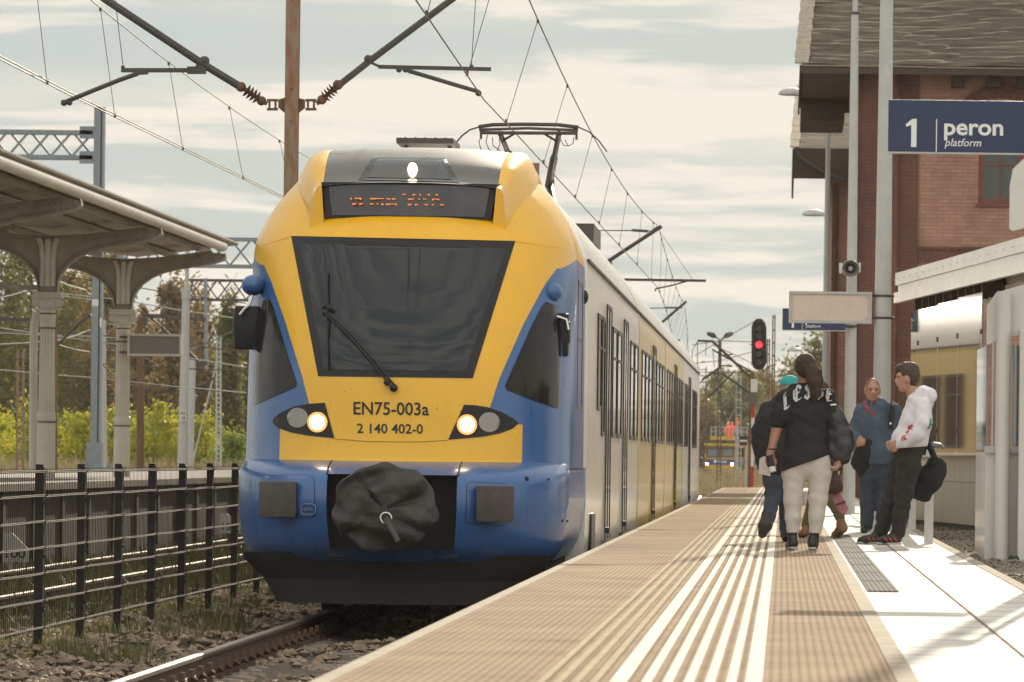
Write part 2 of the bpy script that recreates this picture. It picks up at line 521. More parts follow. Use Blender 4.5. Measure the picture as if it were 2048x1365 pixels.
# ---- platform 1
PZ = 0.6
def band_mat(name, c1, c2, per, duty_lo, duty_hi, rough, bump=0.6, seam=0.5, spec=0.5):
    """paving with grooves along the track and seams across it"""
    m, nt, b = new_mat(name)
    tc = nd(nt, 'ShaderNodeTexCoord'); sx = nd(nt, 'ShaderNodeSeparateXYZ')
    nt.links.new(tc.outputs['Object'], sx.inputs[0])
    def wave(out, period):
        d = nd(nt, 'ShaderNodeMath', operation='DIVIDE'); d.inputs[1].default_value = period
        f = nd(nt, 'ShaderNodeMath', operation='PINGPONG'); f.inputs[1].default_value = 0.5
        nt.links.new(out, d.inputs[0]); nt.links.new(d.outputs[0], f.inputs[0])
        return f.outputs[0]
    gx = nd(nt, 'ShaderNodeMapRange'); gx.interpolation_type = 'SMOOTHSTEP'
    gx.inputs['From Min'].default_value = duty_lo; gx.inputs['From Max'].default_value = duty_hi
    nt.links.new(wave(sx.outputs['X'], per), gx.inputs['Value'])
    gy = nd(nt, 'ShaderNodeMapRange'); gy.interpolation_type = 'SMOOTHSTEP'
    gy.inputs['From Min'].default_value = 0.0; gy.inputs['From Max'].default_value = 0.012/seam
    nt.links.new(wave(sx.outputs['Y'], seam), gy.inputs['Value'])
    mu = nd(nt, 'ShaderNodeMath', operation='MULTIPLY')
    nt.links.new(gx.outputs['Result'], mu.inputs[0]); nt.links.new(gy.outputs['Result'], mu.inputs[1])
    nz = nd(nt, 'ShaderNodeTexNoise'); nz.inputs['Scale'].default_value = 1.1; nz.inputs['Detail'].default_value = 8
    nz.inputs['Roughness'].default_value = 0.7
    nt.links.new(tc.outputs['Object'], nz.inputs['Vector'])
    hs = nd(nt, 'ShaderNodeMapRange'); hs.inputs['From Min'].default_value = 0.3; hs.inputs['From Max'].default_value = 0.7
    hs.inputs['To Min'].default_value = 0.72; hs.inputs['To Max'].default_value = 1.18
    nt.links.new(nz.outputs['Fac'], hs.inputs['Value'])
    mc = nd(nt, 'ShaderNodeMix', data_type='RGBA')
    mc.inputs['A'].default_value = (*c1, 1); mc.inputs['B'].default_value = (*c2, 1)
    nt.links.new(mu.outputs[0], mc.inputs['Factor'])
    vm = nd(nt, 'ShaderNodeVectorMath', operation='SCALE')
    nt.links.new(mc.outputs['Result'], vm.inputs[0]); nt.links.new(hs.outputs['Result'], vm.inputs['Scale'])
    nt.links.new(vm.outputs[0], b.inputs['Base Color'])
    b.inputs['Roughness'].default_value = rough; b.inputs['Specular IOR Level'].default_value = spec
    bp = nd(nt, 'ShaderNodeBump'); bp.inputs['Strength'].default_value = bump; bp.inputs['Distance'].default_value = 0.004
    nt.links.new(mu.outputs[0], bp.inputs['Height']); nt.links.new(bp.outputs['Normal'], b.inputs['Normal'])
    return m
M['grooved'] = band_mat('grooved_grey_paving', (0.245, 0.180, 0.126), (0.345, 0.262, 0.187), 0.036, 0.05, 0.35, 0.95, 0.25, 0.8, 0.02)
M['pavers'] = band_mat('pale_pavers', (0.26, 0.21, 0.165), (0.62, 0.585, 0.54), 1.0, 0.006, 0.014, 0.75, 0.2, 1.0, 0.10)
M['tactile'] = mat('white_tactile_rib', (0.62, 0.58, 0.52), 0.9, var=0.1, scale=3, spec=0.05)
M['tactile_pale'] = mat('pale_yellow_tactile_rib', (0.34, 0.28, 0.19), 0.9, var=0.12, scale=3, spec=0.05)
M['kerb'] = mat('platform_kerb', (0.36, 0.31, 0.25), 0.9, var=0.15, scale=3, spec=0.05)
M['grate'] = band_mat('steel_grating', (0.04, 0.04, 0.04), (0.17, 0.17, 0.165), 0.03, 0.05, 0.4, 0.9, 0.3, 0.12, 0.05)
PY0, PY1 = 14.0, 162.0
mb = MB(); mb.box(-1.58, 1.50, PY0, PY1, -0.5, PZ - 0.012)
tag(mb.build('platform', M['concrete'], smooth=0), kind='structure')
mb = MB(); mb.box(-1.66, -1.585, PY0, PY1, PZ - 0.16, PZ + 0.002)
tag(mb.build('platform_kerb', M['kerb'], smooth=0, bevel=0.012), kind='structure')
mb = MB(); mb.box(-1.583, 0.42, PY0, PY1, PZ - 0.011, PZ)
tag(mb.build('grooved_paving', M['grooved'], smooth=0), kind='structure')
mb = MB(); mb.box(0.505, 1.50, PY0, PY1, PZ - 0.011, PZ + 0.001)
tag(mb.build('pale_paving', M['pavers'], smooth=0), kind='structure')
mb = MB(); mb.box(0.422, 0.503, PY0, PY1, PZ - 0.011, PZ + 0.004)
mb.box(1.502, 1.58, PY0, PY1, PZ - 0.3, PZ + 0.006)
tag(mb.build('paving_border', M['kerb'], smooth=0), kind='structure')
mb = MB()
for x, w in ((-0.575, 0.062), (-0.475, 0.036), (-0.40, 0.036), (-0.325, 0.036), (-0.25, 0.036), (-0.175, 0.036), (-0.095, 0.062)):
    mb.box(x - w/2, x + w/2, PY0, PY1, PZ + 0.0005, PZ + 0.007)
tag(mb.build('tactile_paving', M['tactile'], smooth=0), kind='structure')
mb = MB()
for k in range(4):
    mb.box(-0.86 + 0.062*k, -0.832 + 0.062*k, PY0, PY1, PZ + 0.0005, PZ + 0.006)
tag(mb.build('tactile_paving', M['tactile_pale'], smooth=0), kind='structure')
M['joint'] = mat('paving_joint_sand', (0.20, 0.165, 0.13), 0.95, var=0.2, spec=0.0)
mb = MB(); r_ = random.Random(12)
mb.box(0.992, 1.008, PY0, PY1, PZ + 0.0012, PZ + 0.0022)
for k in range(146):
    mb.box(0.506, 0.991, PY0 + 0.5 + k, PY0 + 0.512 + k, PZ + 0.0012, PZ + 0.0022)
    mb.box(1.009, 1.499, PY0 + 0.5 + k, PY0 + 0.512 + k, PZ + 0.0012, PZ + 0.0022)
tag(mb.build('paving_joint', M['joint'], smooth=0), kind='structure')
for k in range(9):
    g = MB(); g.box(0.525, 0.715, 34.7 + 2.9*k, 34.7 + 2.9*k + 2.75, PZ + 0.0027, PZ + 0.010)
    tag(g.build('drain_grate', M['grate'], smooth=0), 'grey steel drain grate set into the pale paving of the platform', 'grate', 'drain grates along the platform')
# gravel beside platform 1
grid_sheet('gravel', [1.58, 2.2, 3, 4.5, 7, 12], [10 + 3*i for i in range(52)], lambda x, y: PZ - 0.06 + 0.02*math.sin(y*1.3 + x*2), M['gravel'])
def sp3(r):
    return 1.6 + 1.9*r.random()**1.4, 36 + 55*r.random(), PZ - 0.05
stones('gravel_stones', 5000, sp3, 0.012, 0.032, M['gravel'], 9)

# ---- the canopy platform across the tracks
LZ = 0.97
M['old_wall'] = mat('dark_platform_wall', (0.022, 0.017, 0.014), 0.9, col2=(0.05, 0.039, 0.032), scale=2.5, stretch=(1, 1, 0.4), bump=0.5, bscale=8)  # very dark brown wall, slightly lighter in random patches
M['old_paving'] = mat('worn_platform_paving', (0.20, 0.175, 0.15), 0.8, var=0.2, scale=2)
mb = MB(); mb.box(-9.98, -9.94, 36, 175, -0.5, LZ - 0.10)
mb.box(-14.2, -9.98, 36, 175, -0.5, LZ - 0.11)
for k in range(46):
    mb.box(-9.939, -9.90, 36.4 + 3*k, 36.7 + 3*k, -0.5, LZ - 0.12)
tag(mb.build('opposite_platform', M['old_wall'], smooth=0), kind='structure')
mb = MB(); mb.box(-14.25, -9.86, 36, 175, LZ - 0.095, LZ)
tag(mb.build('opposite_platform_paving', M['old_paving'], smooth=0), kind='structure')
# ------------------------------------------------------------------ the train
TX, TY = -3.278, 47.7
train = thing('passenger_train', 'yellow and blue electric passenger train coming in with two lit headlights', 'train', (TX, TY, 0))
def interp(t, pts):
    return float(np.interp(t, [p[0] for p in pts], [p[1] for p in pts]))
def smooth_curve(pts):
    """monotone cubic through the points"""
    xs = np.array([p[0] for p in pts], float); ys = np.array([p[1] for p in pts], float)
    d = np.diff(ys)/np.diff(xs); m_ = np.zeros(len(xs))
    m_[0], m_[-1] = d[0], d[-1]
    for i in range(1, len(xs)-1):
        m_[i] = 0 if d[i-1]*d[i] <= 0 else 2*d[i-1]*d[i]/(d[i-1]+d[i])
    def f(x):
        x = min(max(x, xs[0]), xs[-1])
        i = min(max(int(np.searchsorted(xs, x) - 1), 0), len(xs)-2)
        h = xs[i+1]-xs[i]; t = (x-xs[i])/h
        return float((2*t**3-3*t**2+1)*ys[i] + (t**3-2*t**2+t)*h*m_[i] + (-2*t**3+3*t**2)*ys[i+1] + (t**3-t**2)*h*m_[i+1])
    return f
w_f = smooth_curve([(0.3,1.40),(0.7,1.43),(1.2,1.44),(2.8,1.44),(3.2,1.43),(3.5,1.32),(3.8,1.11),(4.0,0.92),(4.1,0.74),(4.15,0.45),(4.165,0.02)])
y_f = smooth_curve([(1.30,0.66),(1.36,0.70),(2.07,0.80),(3.29,1.50),(3.45,1.68),(3.8,2.15),(4.0,2.65),(4.1,3.1),(4.15,3.5),(4.165,3.8)])
D_f = smooth_curve([(1.3,1.75),(2.07,1.8),(3.29,1.45),(3.6,1.25),(3.8,1.1),(4.0,0.9),(4.165,0.5)])
NN, MM = 2.5, 1.9
def face_y(x, z, yf=y_f, D=D_f, w=w_f):
    a = min(abs(x)/w(z), 1.0)
    return yf(z) + D(z)*(1 - (1 - a**NN)**(1/MM))
fr = [0, .06, .12, .18, .24, .30, .36, .382, .44, .5, .56, .62, .68, .74, .79, .84, .88, .915, .945, .968, .985, .996, 1.0]
YB = 5.6
def shell(zs, yf, D, w, y_back, skip=None):
    mb = MB(); rows = []
    for z in zs:
        row = []
        W, Y0, DD = w(z), yf(z), D(z)
        ys = np.linspace(y_back, Y0 + DD, 8)[:-1]
        for y in ys: row.append((-W, y, z))
        for f in reversed(fr[1:]): row.append((-W*f, Y0 + DD*(1-(1-f**NN)**(1/MM)), z))
        for f in fr: row.append((W*f, Y0 + DD*(1-(1-f**NN)**(1/MM)), z))
        for y in reversed(ys): row.append((W, y, z))
        rows.append(row)
    n = len(rows[0]); vs = [p for r_ in rows for p in r_]; fs = []
    for j in range(len(rows)-1):
        for i in range(n-1):
            q = (j*n+i, j*n+i+1, (j+1)*n+i+1, (j+1)*n+i)
            if skip:
                c = [sum(vs[k][t] for k in q)/4 for t in range(3)]
                if skip(c): continue
            fs.append(q)
    return mb.add(vs, fs)

# paint: yellow face and hood, blue cab, cream body; the borders are real paint lines in the train's own coordinates
def curve_node(nt, out, pts, lo, hi):
    """piecewise map of a value (pts: value -> result) as a float curve"""
    vmin, vmax = pts[0][0], pts[-1][0]
    a = nd(nt, 'ShaderNodeMapRange'); a.inputs['From Min'].default_value = vmin; a.inputs['From Max'].default_value = vmax
    nt.links.new(out, a.inputs['Value'])
    fc = nd(nt, 'ShaderNodeFloatCurve')
    c = fc.mapping.curves[0]
    n = [((p[0]-vmin)/(vmax-vmin), (p[1]-lo)/(hi-lo)) for p in pts]
    c.points[0].location = n[0]; c.points[-1].location = n[-1]
    for q in n[1:-1]: c.points.new(*q)
    for p in c.points: p.handle_type = 'VECTOR'
    fc.mapping.update()
    nt.links.new(a.outputs['Result'], fc.inputs['Value'])
    b = nd(nt, 'ShaderNodeMapRange'); b.inputs['To Min'].default_value = lo; b.inputs['To Max'].default_value = hi
    nt.links.new(fc.outputs[0], b.inputs['Value'])
    return b.outputs['Result']
def math_node(nt, op, a, b):
    n = nd(nt, 'ShaderNodeMath', operation=op)
    for i, v in enumerate((a, b)):
        if isinstance(v, (int, float)): n.inputs[i].default_value = v
        else: nt.links.new(v, n.inputs[i])
    return n.outputs[0]
YEL, BLU, CRM = (0.79, 0.42, 0.006), (0.025, 0.102, 0.29), (0.80, 0.76, 0.69)
def paint_base(nt, b, rough=0.24):
    b.inputs['Roughness'].default_value = rough
    b.inputs['Coat Weight'].default_value = 0.25; b.inputs['Coat Roughness'].default_value = 0.08
    b.inputs['Specular IOR Level'].default_value = 0.5
def dirt(nt, colour_out, tc_out, b, amount=0.22):
    """streaky dust on the paint"""
    mp = nd(nt, 'ShaderNodeMapping'); mp.inputs['Scale'].default_value = (5, 5, 0.7)
    nt.links.new(tc_out, mp.inputs['Vector'])
    nz = nd(nt, 'ShaderNodeTexNoise'); nz.inputs['Scale'].default_value = 1.6; nz.inputs['Detail'].default_value = 9; nz.inputs['Roughness'].default_value = 0.7
    nt.links.new(mp.outputs['Vector'], nz.inputs['Vector'])
    mr = nd(nt, 'ShaderNodeMapRange'); mr.inputs['From Min'].default_value = 0.42; mr.inputs['From Max'].default_value = 0.75
    mr.inputs['To Max'].default_value = amount
    nt.links.new(nz.outputs['Fac'], mr.inputs['Value'])
    mc = nd(nt, 'ShaderNodeMix', data_type='RGBA'); mc.inputs['B'].default_value = (0.22, 0.17, 0.12, 1)
    nt.links.new(mr.outputs['Result'], mc.inputs['Factor']); nt.links.new(colour_out, mc.inputs['A'])
    # small specks of grime and flies
    sn = nd(nt, 'ShaderNodeTexNoise'); sn.inputs['Scale'].default_value = 26; sn.inputs['Detail'].default_value = 2
    nt.links.new(tc_out, sn.inputs['Vector'])
    sm_ = nd(nt, 'ShaderNodeMapRange'); sm_.inputs['From Min'].default_value = 0.70; sm_.inputs['From Max'].default_value = 0.76; sm_.inputs['To Max'].default_value = 0.45
    nt.links.new(sn.outputs['Fac'], sm_.inputs['Value'])
    md = nd(nt, 'ShaderNodeMix', data_type='RGBA'); md.inputs['B'].default_value = (0.07, 0.05, 0.03, 1)
    nt.links.new(sm_.outputs['Result'], md.inputs['Factor']); nt.links.new(mc.outputs['Result'], md.inputs['A'])
    nt.links.new(md.outputs['Result'], b.inputs['Base Color'])
    r2 = nd(nt, 'ShaderNodeMapRange'); r2.inputs['To Min'].default_value = 0.18; r2.inputs['To Max'].default_value = 0.42
    nt.links.new(nz.outputs['Fac'], r2.inputs['Value']); nt.links.new(r2.outputs['Result'], b.inputs['Roughness'])
m, nt, b = new_mat('cab_paint'); M['cab_paint'] = m
paint_base(nt, b)
tc = nd(nt, 'ShaderNodeTexCoord'); sp = nd(nt, 'ShaderNodeSeparateXYZ')
nt.links.new(tc.outputs['Object'], sp.inputs[0])
ax = nd(nt, 'ShaderNodeMath', operation='ABSOLUTE'); nt.links.new(sp.outputs['X'], ax.inputs[0])
XB = [(1.30,1.04),(1.675,1.04),(1.68,0.74),(1.80,0.765),(2.07,0.845),(2.55,1.03),(2.90,1.19),(3.08,1.30),(3.18,1.50),(4.2,1.6)]
xb = curve_node(nt, sp.outputs['Z'], XB, 0.5, 1.8)
yellow_front = math_node(nt, 'LESS_THAN', ax.outputs[0], xb)
# the hood: above the arch line everything is yellow up to the roof joint
zb = curve_node(nt, sp.outputs['Y'], [(0.0,3.05),(2.2,3.05),(2.8,3.16),(3.3,3.27),(3.9,3.31),(4.4,3.25),(4.8,3.1),(5.6,3.0)], 2.5, 3.5)
above = math_node(nt, 'GREATER_THAN', sp.outputs['Z'], zb)
near = math_node(nt, 'LESS_THAN', sp.outputs['Y'], 4.1)
hood = math_node(nt, 'MULTIPLY', above, near)
yel = math_node(nt, 'MAXIMUM', yellow_front, hood)
m1 = nd(nt, 'ShaderNodeMix', data_type='RGBA'); m1.inputs['A'].default_value = (*BLU, 1); m1.inputs['B'].default_value = (*YEL, 1)
nt.links.new(yel, m1.inputs['Factor'])
back = math_node(nt, 'GREATER_THAN', sp.outputs['Y'], 4.75)
roofc = math_node(nt, 'MULTIPLY', above, math_node(nt, 'GREATER_THAN', sp.outputs['Y'], 4.1))
cream = math_node(nt, 'MAXIMUM', back, roofc)
m2 = nd(nt, 'ShaderNodeMix', data_type='RGBA'); m2.inputs['B'].default_value = (*CRM, 1)
nt.links.new(cream, m2.inputs['Factor']); nt.links.new(m1.outputs['Result'], m2.inputs['A'])
dirt(nt, m2.outputs['Result'], tc.outputs['Object'], b, 0.10)
def plain_paint(name, col, amount):
    m, nt, b = new_mat(name); paint_base(nt, b)
    tc = nd(nt, 'ShaderNodeTexCoord'); rgb = nd(nt, 'ShaderNodeRGB'); rgb.outputs[0].default_value = (*col, 1)
    dirt(nt, rgb.outputs[0], tc.outputs['Object'], b, amount)
    return m
M['blue_paint'] = plain_paint('blue_paint', BLU, 0.18)
M['yellow_paint'] = plain_paint('yellow_paint', YEL, 0.10)
M['cream_paint'] = plain_paint('cream_paint', CRM, 0.35)
M['yellow_side'] = plain_paint('yellow_side_paint', (0.68, 0.40, 0.06), 0.25)
m, nt, b = new_mat('dark_glass'); M['dark_glass'] = m
b.inputs['Base Color'].default_value = (0.018, 0.022, 0.026, 1); b.inputs['Roughness'].default_value = 0.04; b.inputs['IOR'].default_value = 1.42
M['hood_grey'] = mat('dark_grey_hood', (0.062, 0.050, 0.046), 0.32, var=0.1, coat=0.3)
M['frame_black'] = mat('black_window_surround', (0.014, 0.014, 0.015), 0.45, var=0.1, spec=0.3)
M['grey_pad'] = mat('grey_brown_buffer_pad', (0.075, 0.066, 0.058), 0.8, var=0.2, scale=12)
M['plow'] = mat('dusty_black_plough', (0.010, 0.008, 0.007), 0.85, col2=(0.017, 0.013, 0.011), scale=3)
M['lamp_on'] = emit('lit_headlight', (1.0, 0.80, 0.50), 9.0)
M['lamp_glow'] = emit('lit_headlight_rim', (1.0, 0.30, 0.08), 0.7)
M['lamp_off'] = mat('unlit_headlight', (0.24, 0.22, 0.19), 0.25, var=0.1, coat=0.6)
M['led'] = emit('orange_led', (1.0, 0.30, 0.08), 0.28)
M['cover'] = mat('black_coupler_tarpaulin', (0.034, 0.029, 0.027), 0.6, var=0.4, scale=7, bump=0.7, bscale=11, bdist=0.03)

zs = [1.30,1.335,1.38,1.5,1.62,1.74,1.86,1.98,2.07,2.2,2.35,2.5,2.65,2.8,2.95,3.1,3.2,3.29,3.38,3.46,3.54,3.62,3.7,3.78,3.85,3.92,3.98,4.03,4.07,4.1,4.125,4.145,4.158,4.165]
cab_mb = shell(zs, y_f, D_f, w_f, YB)
tr = world_loc(train)
def to_world(mb):
    mb.v = [(p[0]+tr.x, p[1]+tr.y, p[2]+tr.z) for p in mb.v]; return mb
def tb(mb, name, m, parent=train, **kw):                 # build a part given in the train's own coordinates
    return to_world(mb).build(name, m, parent, **kw)
cab_local = (list(cab_mb.v), list(cab_mb.f))
tb(cab_mb, 'cab', M['cab_paint'], smooth=50)

# the lower blue bumper with the coupler opening
yb_f = smooth_curve([(0.50,0.36),(0.62,0.16),(0.8,0.05),(1.0,0.0),(1.15,0.03),(1.24,0.12),(1.30,0.30),(1.335,0.50),(1.35,0.74)])
wb_f = smooth_curve([(0.50,1.29),(0.62,1.365),(0.8,1.41),(1.0,1.43),(1.24,1.43),(1.30,1.415),(1.335,1.40),(1.35,1.38)])
Db_f = smooth_curve([(0.50,1.3),(1.0,1.75),(1.3,1.6),(1.35,1.3)])
zb_rows = [0.50,0.55,0.6,0.66,0.73,0.8,0.9,1.0,1.1,1.18,1.235,1.27,1.30,1.325,1.34,1.35]
skip = lambda c: abs(c[0]) < 0.55 and c[1] < 1.2 and 0.60 < c[2] < 1.235
bumper_mb = shell(zb_rows, yb_f, Db_f, wb_f, YB, skip)
bump_local = (list(bumper_mb.v), list(bumper_mb.f))
bumper = tb(bumper_mb, 'bumper', M['blue_paint'], smooth=40)
rec = MB()                                               # dark recess behind the coupler
rec.box(-0.56, 0.56, 0.45, 0.50, 0.5, 1.30).box(-0.60, -0.556, 0.34, 0.5, 0.56, 1.26).box(0.556, 0.60, 0.34, 0.5, 0.56, 1.26)
rec.box(-0.55, 0.55, 0.3, 0.5, 0.54, 0.60)
tb(rec, 'coupler_recess', M['black'], bumper, smooth=0)
for s in (-1, 1):
    seam = MB()
    seam.tube([(s*0.552, yb_f(z) + Db_f(z)*(1-(1-0.382**NN)**(1/MM)) - 0.004, z) for z in (1.235, 1.27, 1.30, 1.325, 1.345)], 0.008, 6)
    tb(seam, 'panel_seam', M['black'], bumper)

all_v = [Vector(p) + tr for p in cab_local[0]]
bv_cab = BVHTree.FromPolygons(all_v, cab_local[1])
bv_bump = BVHTree.FromPolygons([Vector(p) + tr for p in bump_local[0]], bump_local[1])

def smooth_normal_cab(p):
    l = p - tr
    e = 0.02
    def Fy(x, z): return face_y(x, z)
    if abs(l.x) > w_f(l.z)*0.985: return Vector((1 if l.x > 0 else -1, 0, 0))
    gx = (Fy(l.x+e, l.z) - Fy(l.x-e, l.z))/(2*e); gz = (Fy(l.x, l.z+e) - Fy(l.x, l.z-e))/(2*e)
    return Vector((gx, -1, gz)).normalized()
def patch(poly_px, name, m, bvh, lift=0.006, parent=train, step=9, thick=0.004, mirror=False, flat=False):
    """a panel laid on the body where the photograph shows its outline"""
    o_ = Vector((0, 0, CAMZ))
    pts = []
    n = len(poly_px)
    for i in range(n):
        a, b_ = poly_px[i], poly_px[(i+1) % n]
        L = math.hypot(b_[0]-a[0], b_[1]-a[1]); k = max(1, int(L/step))
        for j in range(k):
            pts.append((a[0]+(b_[0]-a[0])*j/k, a[1]+(b_[1]-a[1])*j/k))
    # fill with a grid of inner points by a fan of shrinking rings
    cx = sum(p[0] for p in pts)/len(pts); cy = sum(p[1] for p in pts)/len(pts)
    rings = max(3, int(max(math.hypot(p[0]-cx, p[1]-cy) for p in pts)/(step*2.2)))
    vs, fs = [], []
    def hit(px, py):
        d, o = ray(px, py)
        h = bvh.ray_cast(o_, d.normalized())
        if h[0] is None: return None
        nn = h[1]
        if nn.dot(d) > 0: nn = -nn
        return h[0], nn
    N = len(pts)
    last = (Vector(P(cx, cy, TY+1)), Vector((0, -1, 0)))
    for r_ in range(rings):
        f = 1 - r_/rings
        for p in pts:
            h = hit(cx + (p[0]-cx)*f, cy + (p[1]-cy)*f) or last
            last = h
            vs.append(h[0] + (smooth_normal_cab(h[0]) if (bvh is bv_cab and not flat) else h[1])*lift)
    h = hit(cx, cy) or last
    vs.append(h[0] + (smooth_normal_cab(h[0]) if (bvh is bv_cab and not flat) else h[1])*lift)
    for r_ in range(rings-1):
        for i in range(N):
            j = (i+1) % N
            fs.append((r_*N+i, r_*N+j, (r_+1)*N+j, (r_+1)*N+i))
    for i in range(N):
        fs.append(((rings-1)*N+i, (rings-1)*N+(i+1) % N, rings*N))
    # a rim down to the body, so the panel has a thickness
    k = len(vs)
    for i in range(N):
        vs.append(vs[i] + Vector((0, lift*1.6, 0)))
    for i in range(N):
        j = (i+1) % N
        fs.append((i, k+i, k+j, j))
    if mirror:
        vs = [Vector((2*tr.x - v.x, v.y, v.z)) for v in vs]
    return MB().add(vs, fs).build(name, m, parent, smooth=55)

ws = patch([(583,473),(1030,483),(945,757),(637,753)], 'windscreen', M['frame_black'], bv_cab, 0.006)
patch([(600,489),(1011,498),(930,744),(650,740)], 'glass', M['dark_glass'], bv_cab, 0.010, ws)
M['side_glass'] = mat('tinted_side_glass', (0.020, 0.017, 0.014), 0.12, var=0.3, scale=3, spec=0.16)
# side windows of the cab
sw = [(1084,612),(1092,604),(1112,612),(1121,640),(1119,816),(1110,817),(1060,799),(1014,781),(1010,772),(1040,705),(1062,655)]
patch(sw, 'cab_side_window', M['side_glass'], bv_cab, 0.006)
patch(sw, 'cab_side_window', M['side_glass'], bv_cab, 0.006, mirror=True)
# headlights
def circle(cx, cy, rx, ry, n=18):
    return [(cx+rx*math.cos(2*math.pi*k/n), cy+ry*math.sin(2*math.pi*k/n)) for k in range(n)]
for poly, on, off in (([(928,810),(950,811),(975,815),(1005,826),(1026,838),(1037,847),(1024,858),(1000,867),(965,874),(896,880)], (933,850), (977,845)),
                      ([(650,806),(620,808),(590,813),(562,826),(548,838),(546,846),(558,857),(585,866),(620,872),(669,877)], (636,845), (597,836))):
    hl = patch(poly, 'headlight', M['frame_black'], bv_cab, 0.007, step=6)
    patch(circle(*on, 20, 20.5), 'lamp_rim', M['lamp_glow'], bv_cab, 0.011, hl, step=6)
    patch(circle(*on, 14, 14.5), 'lit_lamp', M['lamp_on'], bv_cab, 0.015, hl, step=5)
    patch(circle(*off, 21, 20), 'unlit_lamp', M['lamp_off'], bv_cab, 0.012, hl, step=6)

# destination display housing with dark hood, yellow cheeks
def hood_section(y):
    """half width and heights of the housing at a depth y"""
    hw = interp(y, [(1.70,0.765),(2.2,0.775),(3.0,0.80),(4.2,0.82)])
    top = interp(y, [(1.70,3.76),(1.95,3.80),(2.3,3.965),(2.6,4.06),(3.0,4.125),(3.5,4.17),(4.2,4.185)])
    return hw, top
mbh, mbc = MB(), MB()
ys = [1.72,1.86,1.95,2.1,2.25,2.45,2.7,3.0,3.3,3.7,4.1]
us = np.linspace(-1, 1, 15)
vs = []
for y in ys:
    hw, top = hood_section(y)
    for u in us:
        vs.append((u*hw, y + 0.10*abs(u)**2.2, top - 0.035*abs(u)**2.5))
n = len(us)
mbh.add(vs, [(j*n+i, j*n+i+1, (j+1)*n+i+1, (j+1)*n+i) for j in range(len(ys)-1) for i in range(n-1)])
hood_vs, hood_fs = [Vector(p) + tr for p in mbh.v], list(mbh.f)
housing = tb(mbh, 'display_hood', M['hood_grey'], smooth=50)
def shell_z(x, y):
    """height at which the cab shell passes a point x sideways, y back"""
    lo_, hi_ = 2.6, 4.16
    for _ in range(40):
        m_ = (lo_ + hi_)/2
        if abs(x) >= w_f(m_) or face_y(x, m_) > y: hi_ = m_
        else: lo_ = m_
    return lo_
for s in (-1, 1):
    vs, fs = [], []
    q = 11
    for j, y in enumerate(ys):
        hw, top = hood_section(y)
        yy_ = y + 0.10
        xo = interp(y, [(1.7, 0.845), (1.95, 0.90), (2.25, 0.98), (2.7, 1.06), (3.3, 1.09), (4.1, 1.02)])
        zo = shell_z(xo, yy_) - 0.015
        for i in range(q):
            t_ = i/(q-1)
            x = hw*0.99 + (xo - hw*0.99)*(1 - (1 - t_)**1.7); z = (top - 0.03) + (zo - top + 0.03)*t_**1.35
            bl = 0.035*math.sin(math.pi*min(1, t_*1.6)) if t_ < 0.625 else 0.0
            vs.append((s*(x + 0.3*bl), yy_, z + bl))
    fs = [(j*q+i, j*q+i+1, (j+1)*q+i+1, (j+1)*q+i) for j in range(len(ys)-1) for i in range(q-1)]
    k = len(vs)
    vs += [(s*0.735, 1.80, 3.42), (s*0.80, 1.835, 3.40)]
    fs += [tuple(range(q)) + (k+1, k)]
    tb(MB().add(vs, fs), 'hood_cheek', M['yellow_paint'], smooth=60)
dsp = MB()
dv = []
for v, z in enumerate((3.455, 3.56, 3.66, 3.765)):
    for u in us:
        hw = 0.715 + 0.05*v/3
        dv.append((u*hw, 1.70 + 0.10*abs(u)**2.2 + 0.06*v/3, z))
dsp.add(dv, [(j*n+i, j*n+i+1, (j+1)*n+i+1, (j+1)*n+i) for j in range(3) for i in range(n-1)])
k = len(dsp.v)
display = tb(dsp, 'destination_display', M['frame_black'], smooth=50)
under = MB()
uv = [(u*0.72, 1.70 + 0.10*abs(u)**2.2, 3.455) for u in us] + [(u*0.80, 2.3, 3.42) for u in us]
under.add(uv, [(i, i+1, n+i+1, n+i) for i in range(n-1)])
for s in (-1, 1):
    under.add([(s*0.715,1.80,3.455),(s*0.765,1.86,3.765),(s*0.80,2.3,3.8),(s*0.80,2.3,3.42)], [(0,1,2,3)])
tb(under, 'display_frame', M['frame_black'], display, smooth=0)
sc = MB()
sv = []
for v, z in enumerate((3.475, 3.60, 3.745)):
    for u in us:
        sv.append((u*(0.66 + 0.04*v/2) , 1.693 + 0.10*abs(u*0.93)**2.2 + 0.056*v/2, z))
sc.add(sv, [(j*n+i, j*n+i+1, (j+1)*n+i+1, (j+1)*n+i) for j in range(2) for i in range(n-1)])
M['screen'] = mat('display_screen', (0.050, 0.050, 0.052), 0.12, var=0.1)
tb(sc, 'screen', M['screen'], display, smooth=50)
dots = MB(); rr = random.Random(3)
for z, segs in ((3.655, [(-0.05,-0.02),(0.04,0.065),(0.10,0.12),(0.17,0.19),(0.24,0.265)]),
                (3.615, [(-0.50,-0.49),(-0.46,-0.40),(-0.33,-0.21),(-0.19,-0.16),(-0.14,-0.11),(0.0,0.05),(0.09,0.11),(0.13,0.16),(0.21,0.27)]),
                (3.568, [(-0.48,-0.45),(-0.42,-0.39),(-0.33,-0.30),(-0.27,-0.25),(-0.23,-0.21),(-0.19,-0.09),(0.0,0.03),(0.06,0.09),(0.14,0.17),(0.21,0.23),(0.28,0.31)])):
    for a, b_ in segs:
        x = a
        while x < b_ - 0.004:
            L = rr.uniform(0.008, 0.018)
            dots.box(x, min(x+L, b_), 1.676 + 0.06*(z-3.455)/0.31, 1.70 + 0.06*(z-3.455)/0.31 + 0.03, z + rr.uniform(-0.004, 0.004), z + 0.010)
            x += L + 0.006
tb(dots, 'led_text', M['led'], display, smooth=0)
bv_hood = BVHTree.FromPolygons(hood_vs, hood_fs)
